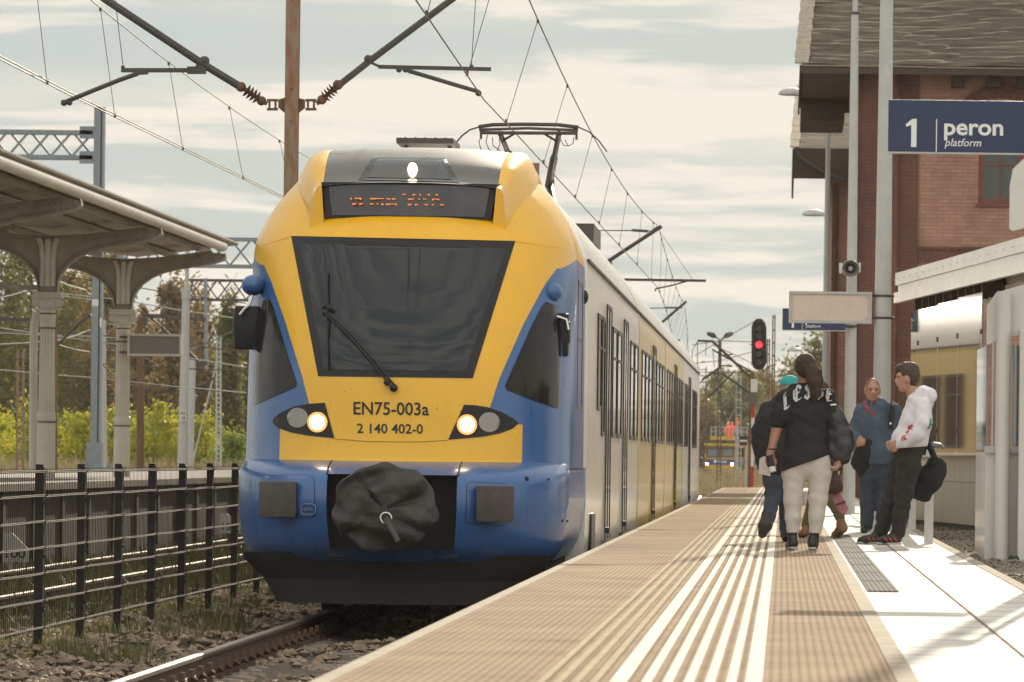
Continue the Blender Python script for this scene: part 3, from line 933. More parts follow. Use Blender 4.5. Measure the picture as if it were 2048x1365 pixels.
uw = patch([(746,314),(890,317),(919,366),(717,361)], 'hood_window', M['dark_glass'], bv_hood, 0.006, housing, flat=True)
uf = patch([(757,319),(882,321),(903,361),(735,357)], 'inner_pane', M['screen'], bv_hood, 0.010, housing, flat=True)
patch(circle(825, 343, 9, 13, 14), 'top_lamp', M['lamp_on'], bv_hood, 0.02, housing, step=4, flat=True)

# numbers painted on the yellow face
def face_writing(body, px, py, size, width, name):
    vs, fs = text_mesh(body, 1.0, extrude=0.0, bold=0.012)
    x0 = min(v[0] for v in vs); x1 = max(v[0] for v in vs)
    o_ = Vector((0, 0, CAMZ)); out = []
    k = width/(x1-x0)
    for v in vs:
        d, _ = ray(px + (v[0]-x0)*k + v[1]*0, py - v[1]*size + (v[0]-x0)*k*0.012)
        h = bv_cab.ray_cast(o_, d.normalized())
        out.append(h[0] + Vector((0, -0.006, 0)))
    mb = MB().add(out, fs)
    n0 = len(out)
    return mb.build(name, M['black'], train, smooth=0, fix=False)
face_writing('EN75-003a', 707, 829, 36, 151, 'number_lettering')
face_writing('2 140 402-0', 714, 866, 27, 132, 'number_lettering')

# wiper
def on_cab(px, py, lift):
    d, o = ray(px, py)
    h = bv_cab.ray_cast(Vector((0, 0, CAMZ)), d.normalized())
    return h[0] + Vector((0, -lift, lift*0.3))
wp = MB()
for off in (-3, 4):
    wp.tube([on_cab(790+off*1.2, 781, 0.05), on_cab(740+off, 720, 0.07), on_cab(700+off, 676, 0.08), on_cab(655+off, 632, 0.06)], 0.010, 6)
wp.ball(on_cab(788, 779, 0.04), 0.035); wp.ball(on_cab(775, 768, 0.04), 0.03)
wp.ball(on_cab(652, 630, 0.05), 0.03); wp.ball(on_cab(648, 618, 0.05), 0.022); wp.ball(on_cab(660, 619, 0.05), 0.022)
wiper = wp.build('wiper_arm', M['black'], train)
wb = MB(); wb.tube([on_cab(655, 545, 0.035), on_cab(655, 632, 0.045), on_cab(656, 742, 0.035)], 0.009, 6)
wb.build('wiper_blade', M['black'], wiper)

# buffer pads, badge, coupler cover
def on_bump(px, py):
    d, o = ray(px, py)
    h = bv_bump.ray_cast(Vector((0, 0, CAMZ)), d.normalized())
    return h[0]
for (px, py) in ((559, 999), (992, 1008)):
    c = on_bump(px, py)
    pad = MB()
    pad.cbox((c.x, c.y - 0.13, c.z), 0.315, 0.12, 0.305)
    bp_ = pad.build('buffer', M['grey_pad'], train, bevel=0.02)
    st = MB(); st.disc((c.x, c.y - 0.05, c.z), (0, 1, 0), 0.12, 0.3, 20)
    st.build('buffer_stem', M['black'], bp_)
def stroke(pts, bvh, name, m, parent, r_=0.0035, closed=True):
    o_ = Vector((0, 0, CAMZ)); out = []
    pts = pts + [pts[0]] if closed else pts
    for a, c_ in zip(pts[:-1], pts[1:]):
        k = max(1, int(math.hypot(c_[0]-a[0], c_[1]-a[1])/8))
        for q in range(k):
            d, _ = ray(a[0]+(c_[0]-a[0])*q/k, a[1]+(c_[1]-a[1])*q/k)
            h = bvh.ray_cast(o_, d.normalized())
            if h[0] is not None: out.append(h[0] + Vector((0, -0.002, 0)))
    d, _ = ray(*pts[-1]); h = bvh.ray_cast(o_, d.normalized())
    if h[0] is not None: out.append(h[0] + Vector((0, -0.002, 0)))
    return MB().tube(out, r_, 5).build(name, m, parent)
M['seam'] = mat('dark_panel_gap', (0.02, 0.025, 0.04), 0.7, var=0.1)
stroke([(524,955),(530,951),(618,951),(628,958),(630,1030),(622,1036),(535,1038),(526,1032)], bv_bump, 'flap_outline', M['seam'], bumper)
stroke([(934,968),(940,964),(1010,968),(1014,975),(1012,1048),(1004,1052),(940,1048),(932,1042)], bv_bump, 'flap_outline', M['seam'], bumper)
stroke([(670,878),(730,883),(785,884),(840,884),(895,881)], bv_cab, 'face_crease', mat('crease_shade_yellow', (0.30, 0.17, 0.01), 0.6, var=0.1), train, 0.003, False)  # shade along the face crease drawn as a darker yellow line
stroke([(583,473),(500,500)], bv_cab, 'hood_seam', M['yellow_paint'], train, 0.003, False)
stroke([(1030,483),(1090,492),(1140,500)], bv_cab, 'hood_seam', M['yellow_paint'], train, 0.003, False)
fl = patch([(524,955),(530,951),(618,951),(628,958),(630,1030),(622,1034),(600,1034)], 'maintenance_flap', M['blue_paint'], bv_bump, 0.004, bumper)
fl2 = patch([(934,968),(940,964),(1010,968),(1014,975),(1012,1048),(940,1046),(932,1040)], 'maintenance_flap', M['blue_paint'], bv_bump, 0.004, bumper)
c = on_bump(617, 1019); e = on_bump(636, 1019)
bd = MB()
ux_ = (e - c).normalized()
ring = [c + Vector((0, -0.02, 0)) + ux_*(0.072*math.copysign(abs(math.cos(t))**0.55, math.cos(t))) + Vector((0, 0, 0.044*math.copysign(abs(math.sin(t))**0.55, math.sin(t)))) for t in np.linspace(0, 2*math.pi, 33)]
bd.tube(ring, 0.005, 5, cap=False)
writing(bd, 'NEWAG', 0.036, c + ux_*(-0.052) + Vector((0, -0.022, -0.012)), ux=ux_, width=0.104, bold=0.01, extrude=0.003)
M['badge'] = mat('faded_badge', (0.16, 0.20, 0.27), 0.4, var=0.1)
bd.build('maker_badge', M['badge'], bumper)
sm = MB()
for px, py, r_ in ((1053, 958, 0.022), (1097, 959, 0.012), (1124, 1042, 0.013), (1134, 1042, 0.013)):
    sm.ball(on_bump(px, py), r_)
sm.build('fitting', M['black'], bumper)

cv = MB()                                             # tarpaulin bag over the coupler
vs, fs = [], []
na, nr = 96, 34
def cover_r(a):
    return 0.435*(1 + 0.028*math.cos(7*a + 1) + 0.022*math.cos(11*a + 2.0) - 0.05*max(0, math.cos(a - math.pi/2))**6)
for i in range(nr + 1):
    f = i/nr
    for k in range(na):
        a = 2*math.pi*k/na
        # profile: flat front, rolled edge, back skirt
        if f < 0.72:
            g = f/0.72; rad = cover_r(a)*g; y = -0.10 + 0.10*g**2.6
        else:
            g = (f-0.72)/0.28; rad = cover_r(a)*(1.0 - 0.16*g*g); y = 0.0 + 0.42*g
        X_, Z_ = rad*math.cos(a), rad*math.sin(a)
        fold = (0.020*math.sin(9*X_ + 5*math.sin(6*Z_ + 1)) + 0.014*math.sin(15*Z_ - 6*X_ + 3*math.sin(8*X_)) + 0.008*math.sin(28*X_ + 9*Z_ + 2*math.sin(11*Z_)))*min(1, 1.5*f) + 0.012*math.sin(13*a + 4)*max(0, f - 0.55)*2
        crease = -0.055*math.exp(-((a - 0.35)/0.16)**2)*math.sin(min(1, f*1.6)*math.pi) - 0.05*math.exp(-((a - 2.3)/0.12)**2)*math.sin(min(1, f*1.5)*math.pi)
        crease += 0.05*math.exp(-((a - 4.9)/0.16)**2)*f*(1-f)*4
        sag = 0.05*math.exp(-((f - 0.33)/0.12)**2)*math.exp(-((a - 2.05)/0.35)**2)
        x = rad*math.cos(a)*1.0 - 0.01; z = rad*math.sin(a)*0.91 - 0.035 + (0.03 if math.sin(a) < -0.6 else 0)
        vs.append((x - 0.02, y - 0.28 + fold*1.3 - crease - sag, 0.985 + z))
for i in range(nr):
    for k in range(na):
        k2 = (k+1) % na
        fs.append((i*na+k, (i+1)*na+k, (i+1)*na+k2, i*na+k2))
cv.add(vs, fs)
cover = tb(cv, 'coupler_cover', M['cover'], smooth=80)
hz = MB()
hz.tube([(-0.01, -0.40, 0.87), (0.02, -0.46, 0.83), (0.06, -0.52, 0.76), (0.105, -0.56, 0.68)], [0.028, 0.027, 0.026, 0.024], 10)
tb(hz, 'brake_hose', M['dark_steel'], cover)
hr = MB(); t_ = [(-0.01 + 0.045*math.cos(q), -0.415, 0.875 + 0.045*math.sin(q)) for q in np.linspace(0, 2*math.pi, 17)]
hr.tube(t_, 0.009, 6, cap=False)
hr2 = MB(); hr2.ball((0,0,0), 0.001)
tb(hr, 'hose_ring', M['chrome'], cover)

# snow plough and bogie
pl = MB()
zsn = [0.14, 0.20, 0.34, 0.50, 0.56]
vs, fs = [], []
xs_ = [-1.0,-0.94,-0.7,-0.35,0,0.35,0.7,0.94,1.0]
for z in zsn:
    hw = interp(z, [(0.14,1.02),(0.30,1.10),(0.50,1.30),(0.56,1.32)])
    for u in xs_:
        vs.append((u*hw, 0.42 + 0.5*abs(u)**3 + interp(z, [(0.14,-0.08),(0.35,0.02),(0.56,-0.04)]), z))
q = len(xs_)
fs = [(j*q+i, j*q+i+1, (j+1)*q+i+1, (j+1)*q+i) for j in range(len(zsn)-1) for i in range(q-1)]
k = len(vs); vs += [(p[0]*0.98, p[1] + 0.06, p[2]) for p in vs]
fs += [(a + k, b_ + k, c_ + k, d_ + k) for a, b_, c_, d_ in fs]
pl.add(vs, fs)
tb(pl, 'snow_plough', M['plow'], smooth=30)
bg = MB()
bg.box(-1.25, 1.25, 1.2, 23.5, 0.42, 0.62)
tb(bg, 'underframe', M['plow'], smooth=0)
for yw in (3.4, 6.1):
    for s in (-1, 1):
        wl = MB()
        wl.disc((s*0.70, yw, 0.43), (s, 0, 0), 0.43, 0.13, 32)
        wl.disc((s*0.66, yw, 0.43), (s, 0, 0), 0.46, 0.04, 32)
        tb(wl, 'wheel', M['dark_steel'])
    axl = MB(); axl.disc((-0.7, yw, 0.43), (1, 0, 0), 0.08, 1.4, 14)
    axl.box(-0.42, -0.18, yw - 0.75, yw - 0.55, 0.08, 0.5).box(0.1, 0.3, yw - 0.75, yw - 0.6, 0.10, 0.5)
    tb(axl, 'axle', M['plow'], smooth=20)

# rear mirrors
for s in (-1, 1):
    px, py = (1102, 585) if s > 0 else (506, 571)
    if s > 0: c = P(px, py, TY + 2.0)
    else:     c = P(px, py, TY + 2.0)
    mp_ = MB(); mp_.ball(c, 0.10, 0.14, 0.092, 18, 12)
    mp_.tube([c + Vector((-s*0.12, 0.12, -0.01)), c + Vector((-s*0.02, 0, 0))], [0.06, 0.075], 12)
    pod = mp_.build('mirror_pod', M['blue_paint'], train)
    arm = MB()
    if s > 0:
        pts = [c + Vector((0, -0.02, -0.06)), P(1102, 622, TY + 1.95), P(1108, 632, TY + 1.95), P(1132, 640, TY + 1.95), P(1136, 660, TY + 1.95)]
        arm.tube(pts, 0.017, 8)
        arm.build('mirror_arm', M['chrome'], pod)
        hc = P(1113, 670, TY + 2.05)
    else:
        arm.tube([c + Vector((0, -0.02, -0.06)), P(498, 610, TY + 1.95), P(490, 618, TY + 1.95), P(480, 630, TY + 1.95)], 0.017, 8)
        arm.build('mirror_arm', M['chrome'], pod)
        hc = P(494, 656, TY + 2.05)
    hd = MB(); hd.cbox(hc, 0.215, 0.13, 0.38)
    hd.cbox(hc + Vector((s*0.095, 0.01, 0.02)), 0.05, 0.10, 0.20)
    hd.build('mirror_housing', M['frame_black'], pod, bevel=0.05)
cm = MB(); cpos = P(1161, 594, TY + 4.6)
cm.ball(cpos, 0.075, 0.10, 0.085, 14, 10)
cm.tube([cpos, cpos + Vector((-0.12, 0.05, 0.0))], 0.05, 10)
cm.build('side_camera', M['frame_black'], train)

# driver's side window strip in the blue cab
def side_window(y0, y1, z0, z1, X=1.445, frame=True, parent=train, name='window', split=None, post=True):
    f = MB()
    t_ = 0.045
    f.box(X - 0.012, X + 0.012, y0, y0 + t_, z0, z1).box(X - 0.012, X + 0.012, y1 - t_, y1, z0, z1)
    f.box(X - 0.012, X + 0.010, y0 + t_, y1 - t_, z0, z0 + t_).box(X - 0.012, X + 0.010, y0 + t_, y1 - t_, z1 - t_, z1)
    if split: f.box(X - 0.012, X + 0.010, y0 + t_, y1 - t_, split - 0.015, split + 0.015)
    fr_ = tb(f, name, M['black'], parent, smooth=0)
    g = MB(); g.box(X - 0.010, X + 0.004, y0 + t_, y1 - t_, z0 + t_, z1 - t_)
    tb(g, 'pane', M['dark_glass'], fr_, smooth=0)
    return fr_
side_window(2.95, 4.1, 1.83, 2.98, 1.432, split=2.45)

# car bodies
def car_section(w=w_f, n=1):
    zz = [0.33, 0.45, 0.7, 1.0, 1.4, 2.0, 2.6, 3.0, 3.2, 3.35, 3.5, 3.65, 3.8, 3.9, 4.0, 4.06, 4.1, 4.13, 4.15]
    right = [(w(z), z) for z in zz] + [(0.2, 4.162)]
    return right + [(-x, z) for x, z in reversed(right)]
def car_paint(name, mid):  # satin finish
    m, nt, b = new_mat(name); paint_base(nt, b); b.inputs['Coat Weight'].default_value = 0.6; b.inputs['Coat Roughness'].default_value = 0.12
    tc = nd(nt, 'ShaderNodeTexCoord'); sp = nd(nt, 'ShaderNodeSeparateXYZ')
    nt.links.new(tc.outputs['Object'], sp.inputs[0])
    mx_ = nd(nt, 'ShaderNodeMix', data_type='RGBA')
    lowz = math_node(nt, 'LESS_THAN', sp.outputs['Z'], 3.22)
    mx_.inputs['A'].default_value = (*CRM, 1); mx_.inputs['B'].default_value = (*mid, 1)
    nt.links.new(lowz, mx_.inputs['Factor'])
    dirt(nt, mx_.outputs['Result'], tc.outputs['Object'], b, 0.12)
    return m
M['car_end'] = car_paint('silver_white_car_paint', (0.86, 0.82, 0.75))
M['car_mid'] = car_paint('yellow_car_paint', (0.81, 0.63, 0.26))
cars = [(YB, 24.45, 'car_end'), (24.95, 40.55, 'car_mid'), (41.05, 56.45, 'car_mid'), (56.95, 77.0, 'car_end')]
sec = car_section()
for ci, (a, b_, mm) in enumerate(cars):
    mb = MB()
    n = len(sec); yl = list(np.linspace(a, b_, 9))
    vs = [(p[0], y, p[1]) for y in yl for p in sec]
    fs = [(j*n+i, j*n+(i+1) % n, (j+1)*n+(i+1) % n, (j+1)*n+i) for j in range(len(yl)-1) for i in range(n)]
    fs += [tuple(range(n)), tuple((len(yl)-1)*n + i for i in range(n))]
    mb.add(vs, fs)
    car = tb(mb, 'car_body', M[mm], smooth=35)
    def door(y0, y1):
        d = MB(); X = 1.446
        d.box(X - 0.02, X + 0.006, y0, y1, 0.55, 2.95)
        dd = tb(d, 'door', M['car_end' if mm == 'car_end' else 'car_mid'], car, smooth=0)
        g = MB()
        for q0, q1 in ((y0 + 0.08, (y0+y1)/2 - 0.06), ((y0+y1)/2 + 0.06, y1 - 0.08)):
            g.box(X, X + 0.010, q0, q1, 1.05, 2.85)
        g2 = g
        tb(g2, 'pane', M['dark_glass'], dd, smooth=0)
        s = MB()
        for q in (y0, (y0+y1)/2, y1):
            s.box(X + 0.004, X + 0.016, q - 0.02, q + 0.02, 0.55, 2.98)
        s.box(X + 0.004, X + 0.014, y0 + 0.02, y1 - 0.02, 2.94, 2.98)
        s.box(X, X + 0.05, y0 + 0.1, y0 + 0.3, 0.62, 0.68)
        tb(s, 'door_seal', M['black'], dd, smooth=0)
    def win(y0, y1, z0=1.62, z1=2.80):
        side_window(y0, y1, z0, z1, 1.443, parent=car, name='window', split=z1 - 0.33)
    if ci == 0:
        win(8.3, 9.4, 1.87, 2.82); win(9.7, 10.5, 1.62, 2.82); door(10.9, 12.4)
        for y in (13.2, 15.0, 20.3, 22.2): win(y, y + 1.5)
        door(17.2, 18.8)
        bog = (13.0, 14.0)
    elif ci == 3:
        for y in (58, 60, 67, 69, 71): win(y, y + 1.6)
        door(62.5, 64.1)
    else:
        for k in range(3): win(a + 0.9 + 1.95*k, a + 2.5 + 1.95*k)
        door(a + 6.9, a + 8.5)
        for k in range(3): win(a + 9.4 + 1.95*k, a + 11.0 + 1.95*k)
    sl = MB()                                          # rain gutter and skirt line
    sl.box(1.40, 1.45, a, b_, 3.235, 3.255)
    tb(sl, 'body_trim', M['dark_steel'], car, smooth=0)
    if ci < 3:
        gw = MB()
        gs = [(x*0.965, z*0.985 + (0.05 if z < 0.5 else 0)) for x, z in sec]
        vs = [(p[0]*(1.0 if k % 2 else 0.975), b_ + 0.5*k/6, p[1]*(1.0 if k % 2 else 0.99)) for k in range(7) for p in gs]
        gw.add(vs, [(j*n+i, j*n+(i+1) % n, (j+1)*n+(i+1) % n, (j+1)*n+i) for j in range(6) for i in range(n)])
        tb(gw, 'gangway_bellows', M['dark_steel'], smooth=0)
        ring_ = MB()
        ring_.add([(p[0]*s, y, p[1]) for y, s in ((b_ - 0.06, 1.004), (b_ + 0.02, 1.004)) for p in sec], [(i, (i+1) % n, n + (i+1) % n, n + i) for i in range(n)])
        tb(ring_, 'car_end_strip', M['rust2'], car, smooth=30)
# step of the first bogie seen beside the platform
bx = MB(); bx.box(1.40, 1.452, 6.9, 8.0, 0.30, 0.86)
tb(bx, 'bogie_opening', M['black'], smooth=0)

# roof equipment and pantograph
eq = MB(); c = P(852, 284, TY + 9.5) - tr
eq.cbox((c.x, c.y + 0.4, c.z), 0.57, 1.2, 0.055)
for k in range(5): eq.ball((c.x - 0.2 + 0.1*k, c.y - 0.1, c.z + 0.03), 0.012)
for d in (-0.22, 0.22): eq.box(c.x + d - 0.02, c.x + d + 0.02, c.y + 0.3, c.y + 0.4, 4.10, c.z)
tb(eq, 'roof_antenna', M['dark_steel'], smooth=20)
py_ = 72.6 - TY
zp = 5.56
pan = MB()
bxp = lambda px, py: P(px, py, 72.6)
pan.tube([bxp(957,254), bxp(985,250), bxp(1050,249), bxp(1115,250), bxp(1157,255)], 0.024, 8)
pan.tube([bxp(958,260), bxp(1055,257), bxp(1156,261)], 0.018, 8)
pan.tube([bxp(962,266), bxp(1154,267)], 0.022, 8)
pan.bar(bxp(962,262), bxp(962,278), 0.03); pan.bar(bxp(1153,262), bxp(1153,280), 0.03)
bow = pan.build('pantograph_bow', M['dark_steel'], train)
hn = MB()
hn.tube([bxp(960,254), bxp(940,260), bxp(924,272), bxp(911,287)], 0.012, 6)
hn.tube([bxp(1155,254), bxp(1178,264), bxp(1197,281), bxp(1214,304)], 0.010, 6)
for p_ in ([(975,270),(972,285),(978,300),(992,306),(1000,290),(998,278)], [(963,272),(958,284),(962,300)], [(985,275),(986,292),(1001,302)],
           [(1130,280),(1136,292),(1146,288),(1148,275)], [(1120,278),(1128,292),(1140,292)]):
    hn.tube([bxp(*q) for q in p_], 0.006, 5)
hn.build('bow_horn', M['dark_steel'], bow)
up = MB()
up.tube([P(1000,267,72.6), P(1018,310,74.2)], 0.035, 8)
up.tube([P(1118,267,72.6), P(1108,318,74.2)], 0.035, 8)
up.tube([P(1108,316,74.2), P(1097,372,76.0)], 0.05, 8)
up.tube([P(1018,308,74.2), P(1050,372,76.0)], 0.05, 8)
up.tube([P(1005,282,73.0), P(1032,266,72.6)], 0.015, 6); up.tube([P(1115,284,73.0), P(1085,266,72.6)], 0.015, 6)
up.build('pantograph_arm', M['dark_steel'], train)
lo = MB()
a_ = P(1070, 372, 76.0)
lo.tube([a_ + Vector((-0.3, 0, 0)), Vector((TX - 0.3, 74.4, 4.45))], 0.055, 8); lo.tube([a_ + Vector((0.2, 0, 0)), Vector((TX + 0.3, 74.4, 4.45))], 0.055, 8)
lo.box(TX - 0.8, TX + 0.8, 73.6, 76.4, 4.18, 4.42)
lo.cbox(P(1101, 378, 76.4), 0.10, 0.1, 0.25)
lo.build('pantograph_base', M['dark_steel'], train, smooth=20)
# ------------------------------------------------------------------ mesh fence between the tracks
M['fence'] = mat('dark_fence_steel', (0.012, 0.011, 0.012), 0.6, var=0.25, scale=10, spec=0.25)
M['fence_wire'] = mat('fence_wire', (0.020, 0.016, 0.013), 0.75, var=0.25, spec=0.12)
FX = -5.5
fence = thing('mesh_fence', 'dark steel mesh fence standing in the ballast between the two tracks', 'fence', (FX, 34.7, -0.3))
fence_y = [34.7 + 2.5*k for k in range(12)]
for k, y in enumerate(fence_y):
    p = MB(); p.box(FX - 0.028, FX + 0.028, y - 0.035, y + 0.035, -0.30, 1.30)
    p.box(FX + 0.028, FX + 0.036, y - 0.045, y + 0.045, 0.06, 1.28)
    for z in (0.22, 0.62, 1.02): p.ball((FX + 0.04, y, z), 0.012, n=8, m=5)
    p.build('fence_post', M['fence'], fence, smooth=0, bevel=0.004)
    if k == len(fence_y) - 1: break
    q = MB()
    for i in range(1, 25):
        yw = y + 0.1*i
        q.bar((FX + 0.032, yw, 0.07), (FX + 0.032, yw, 1.27), 0.0045)
    for i, z in enumerate((0.09, 0.29, 0.49, 0.68, 0.87, 1.06, 1.24)):
        pts = [(FX + 0.040 + 0.002*math.sin(j*0.7), y + 0.05 + 0.4*j, z + 0.003*math.sin(j*0.6 + i)) for j in range(7)]
        q.tube(pts, 0.005, 5)
        q.tube([(p_[0] + 0.012, p_[1], p_[2] + 0.012) for p_ in pts], 0.003, 4)
    q.build('mesh_panel', M['fence_wire'], fence, smooth=30)

# distance boards standing beside the empty track
def distance_board(px, pyb, num, label):
    Y = 71.5 if num == '100' else 88.0
    c = P(px, pyb, Y)
    t = thing('distance_board', label, 'sign', (c.x, c.y, -0.2))
    s = Y/FPX
    mb = MB(); w = 26*s if num == '100' else 20*s
    h = 58*s if num == '100' else 40*s
    z0 = c.z
    mb.prism([(c.x - w, z0), (c.x + w, z0), (c.x + w, z0 + h*0.45), (c.x - w*0.3, z0 + h), (c.x - w, z0 + h)], 'y', c.y, c.y + 0.02)
    mb.build('board', M['white'], t, smooth=0)
    m2 = MB(); writing(m2, num, 0.15 if num == '100' else 0.15, (c.x - w*0.75, c.y - 0.006, z0 + 0.05), width=w*1.5, bold=0.01)
    m2.build('lettering', M['black'], t, smooth=0)
    m3 = MB(); m3.box(c.x - 0.03, c.x + 0.03, c.y + 0.021, c.y + 0.06, -0.25, z0 + h*0.5)
    m3.build('post', M['dark_steel'], t, smooth=0)
distance_board(31, 1124, '100', 'white cut-corner board reading 100 behind the fence')
distance_board(459, 1067, '150', 'white cut-corner board reading 150 behind the last fence panel')

# ------------------------------------------------------------------ platform canopy on cast iron columns
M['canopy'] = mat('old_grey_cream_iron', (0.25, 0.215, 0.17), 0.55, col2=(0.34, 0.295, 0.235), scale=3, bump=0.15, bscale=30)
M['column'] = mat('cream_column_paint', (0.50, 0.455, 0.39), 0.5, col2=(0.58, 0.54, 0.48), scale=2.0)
M['rust_band'] = mat('rusty_clamp', (0.13, 0.08, 0.05), 0.7, var=0.3)
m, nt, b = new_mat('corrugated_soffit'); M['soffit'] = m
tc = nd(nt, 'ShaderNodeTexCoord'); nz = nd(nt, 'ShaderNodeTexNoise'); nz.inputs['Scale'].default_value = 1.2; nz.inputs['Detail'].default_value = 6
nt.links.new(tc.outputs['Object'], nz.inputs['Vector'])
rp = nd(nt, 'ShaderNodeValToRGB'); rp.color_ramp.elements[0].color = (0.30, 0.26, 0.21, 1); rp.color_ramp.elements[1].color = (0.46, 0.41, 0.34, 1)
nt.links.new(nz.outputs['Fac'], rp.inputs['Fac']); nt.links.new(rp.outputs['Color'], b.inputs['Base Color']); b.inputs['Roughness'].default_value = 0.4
CX = -11.3
canopy = thing('platform_canopy', 'old cream platform canopy with fluted cast iron columns and arched brackets', 'canopy', (CX, 90, LZ))
COLS = [57.4, 67.4, 77.4, 87.4, 97.4]
def roof_z(x): return 4.78 + 0.27*min(1.0, abs(x - CX)/1.9)
rf = MB()
ys = list(np.arange(50.0, 99.6, 0.11))
# corrugation runs across the roof, so the sheet waves along the track
vs, fs = [], []
xs_ = [CX - 2.05, CX, CX + 1.75]
for t_ in (0, 1):
    for j, y in enumerate(ys):
        for x in xs_:
            vs.append((x, y, roof_z(x) + 0.03*(1 if j % 2 else 0) + 0.02*t_ + (0.02 if x == CX else 0)))
n = 3; L = len(ys)
for t_ in (0, 1):
    for j in range(L-1):
        for i in range(n-1):
            fs.append((t_*L*n + j*n+i, t_*L*n + j*n+i+1, t_*L*n + (j+1)*n+i+1, t_*L*n + (j+1)*n+i))
for j in range(L-1):
    for i in (0, n-1):
        fs.append((j*n+i, (j+1)*n+i, L*n+(j+1)*n+i, L*n+j*n+i))
rf.add(vs, fs)
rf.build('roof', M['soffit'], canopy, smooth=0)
gt = MB()
gt.tube([(CX + 1.66, 50, 4.93), (CX + 1.66, 97.65, 4.93)], 0.085, 14)
gt.tube([(CX - 1.9, 50, 4.93), (CX - 1.9, 97.65, 4.93)], 0.085, 14)
gt.build('eave_tube', M['column'], canopy)
for x in (CX - 1.3, CX - 0.65, CX + 0.65, CX + 1.25):
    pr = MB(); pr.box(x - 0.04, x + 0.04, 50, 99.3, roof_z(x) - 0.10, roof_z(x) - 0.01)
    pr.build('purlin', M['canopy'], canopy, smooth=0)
half = [(0.15,3.80),(0.165,4.00),(0.23,4.14),(0.33,4.27),(0.48,4.38),(0.68,4.47),(0.95,4.535),(1.34,4.60),(1.60,4.655),(1.70,4.69),(1.745,4.74),(1.74,4.80)]
for y in COLS:
    br = MB()
    top = [(1.5, 4.82), (0.6, 4.70), (0.0, 4.66)]
    poly = half + top
    poly = poly + [(-x, z) for x, z in reversed(half + top[:-1])]
    br.prism([(CX + x, z) for x, z in poly], 'y', y - 0.05, y + 0.05)
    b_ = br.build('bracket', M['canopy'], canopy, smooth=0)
    fl = MB()
    for s in (-1, 1):
        path = [(CX + s*x, y, z) for x, z in half]
        for i in range(len(path)-1):
            fl.bar(path[i], path[i+1], 0.03, 0.22, up=(0, 1, 0)) if False else None
        # flange: a strip 0.2 wide following the arch
        vs = []
        for x, z in half:
            for dy in (-0.11, 0.11): vs.append((CX + s*x, y + dy, z - 0.012))
        for x, z in half:
            for dy in (-0.11, 0.11): vs.append((CX + s*(x - 0.012), y + dy, z + 0.02))
        h = len(half); o_ = 2*h
        fs = []
        for i in range(h-1):
            fs += [(2*i, 2*i+1, 2*i+3, 2*i+2), (o_+2*i, o_+2*i+2, o_+2*i+3, o_+2*i+1), (2*i, 2*i+2, o_+2*i+2, o_+2*i), (2*i+1, o_+2*i+1, o_+2*i+3, 2*i+3)]
        fl.add(vs, fs)
        # riveted strip along the top and the arch
        for i in range(h-1):
            a, c = half[i], half[i+1]
            L_ = math.hypot(c[0]-a[0], c[1]-a[1]); k = max(1, int(L_/0.075))
            for q in range(k):
                f = q/k
                fl.ball((CX + s*(a[0]+(c[0]-a[0])*f - 0.04), y - 0.055, a[1]+(c[1]-a[1])*f + 0.055), 0.014, n=6, m=4)
        for q in range(20):
            x = 0.1 + 0.08*q
            fl.ball((CX + s*x, y - 0.055, interp(x, [(0, 4.66), (0.6, 4.70), (1.5, 4.82)]) - 0.05), 0.014, n=6, m=4)
        fl.prism([(CX + s*0.0, 4.66), (CX + s*0.6, 4.70), (CX + s*1.5, 4.82), (CX + s*1.5, 4.85), (CX + s*0.6, 4.73), (CX + s*0.0, 4.69)], 'y', y - 0.10, y + 0.10)
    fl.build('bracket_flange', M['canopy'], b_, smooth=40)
    st = MB()                                            # splayed shaft in the middle of the bracket
    for s in (-1, 1):
        st.tube([(CX + s*0.085, y - 0.06, 3.92), (CX + s*0.075, y - 0.065, 4.35), (CX + s*0.10, y - 0.065, 4.58), (CX + s*0.15, y - 0.06, 4.66)], 0.045, 8)
    st.tube([(CX, y - 0.07, 3.92), (CX, y - 0.07, 4.64)], 0.05, 8)
    st.build('bracket_shaft', M['column'], b_)
    cl = MB()
    cl.lathe((CX, y, LZ), [(0.142,0.0),(0.138,1.02),(0.125,1.03)], 28)
    cl.lathe((CX, y, LZ), [(0.135,0.90),(0.145,0.92),(0.135,0.98)], 28)
    cl.lathe((CX, y, LZ), [(0.127,1.03),(0.114,2.30)], 64, mod=lambda k: 1.0 if k % 4 < 2 else 0.90)
    cl.lathe((CX, y, LZ), [(0.119,2.30),(0.119,2.46),(0.127,2.48),(0.127,2.52),(0.118,2.53),(0.118,2.64)], 28)
    cb = cl.build('column', M['column'], canopy, smooth=40)
    for z in (2.30, 2.52, 0.86):
        bd = MB(); bd.lathe((CX, y, LZ), [(0.130 if z > 1 else 0.147, z), (0.130 if z > 1 else 0.147, z + 0.025)], 28)
        bd.build('clamp_band', M['rust_band'], cb)
    cp = MB()
    cp.lathe((CX, y, LZ), [(0.14,2.60),(0.17,2.66),(0.17,2.72)], 24)
    for s in (-1, 1):
        for dy in (-0.12, 0.10):
            cp.disc((CX + s*0.165, y + dy, LZ + 2.70), (0, 1, 0), 0.068, 0.03, 18)
            cp.disc((CX + s*0.165, y + dy - 0.012, LZ + 2.70), (0, 1, 0), 0.040, 0.03, 14)
    cp.box(CX - 0.16, CX + 0.16, y - 0.11, y + 0.11, LZ + 2.70, LZ + 2.77)
    cp.box(CX - 0.23, CX + 0.23, y - 0.15, y + 0.15, LZ + 2.771, LZ + 2.815)
    cp.box(CX - 0.21, CX + 0.21, y - 0.13, y + 0.13, LZ + 2.816, LZ + 2.86)
    cp.build('capital', M['column'], cb, smooth=40)
dp = MB()
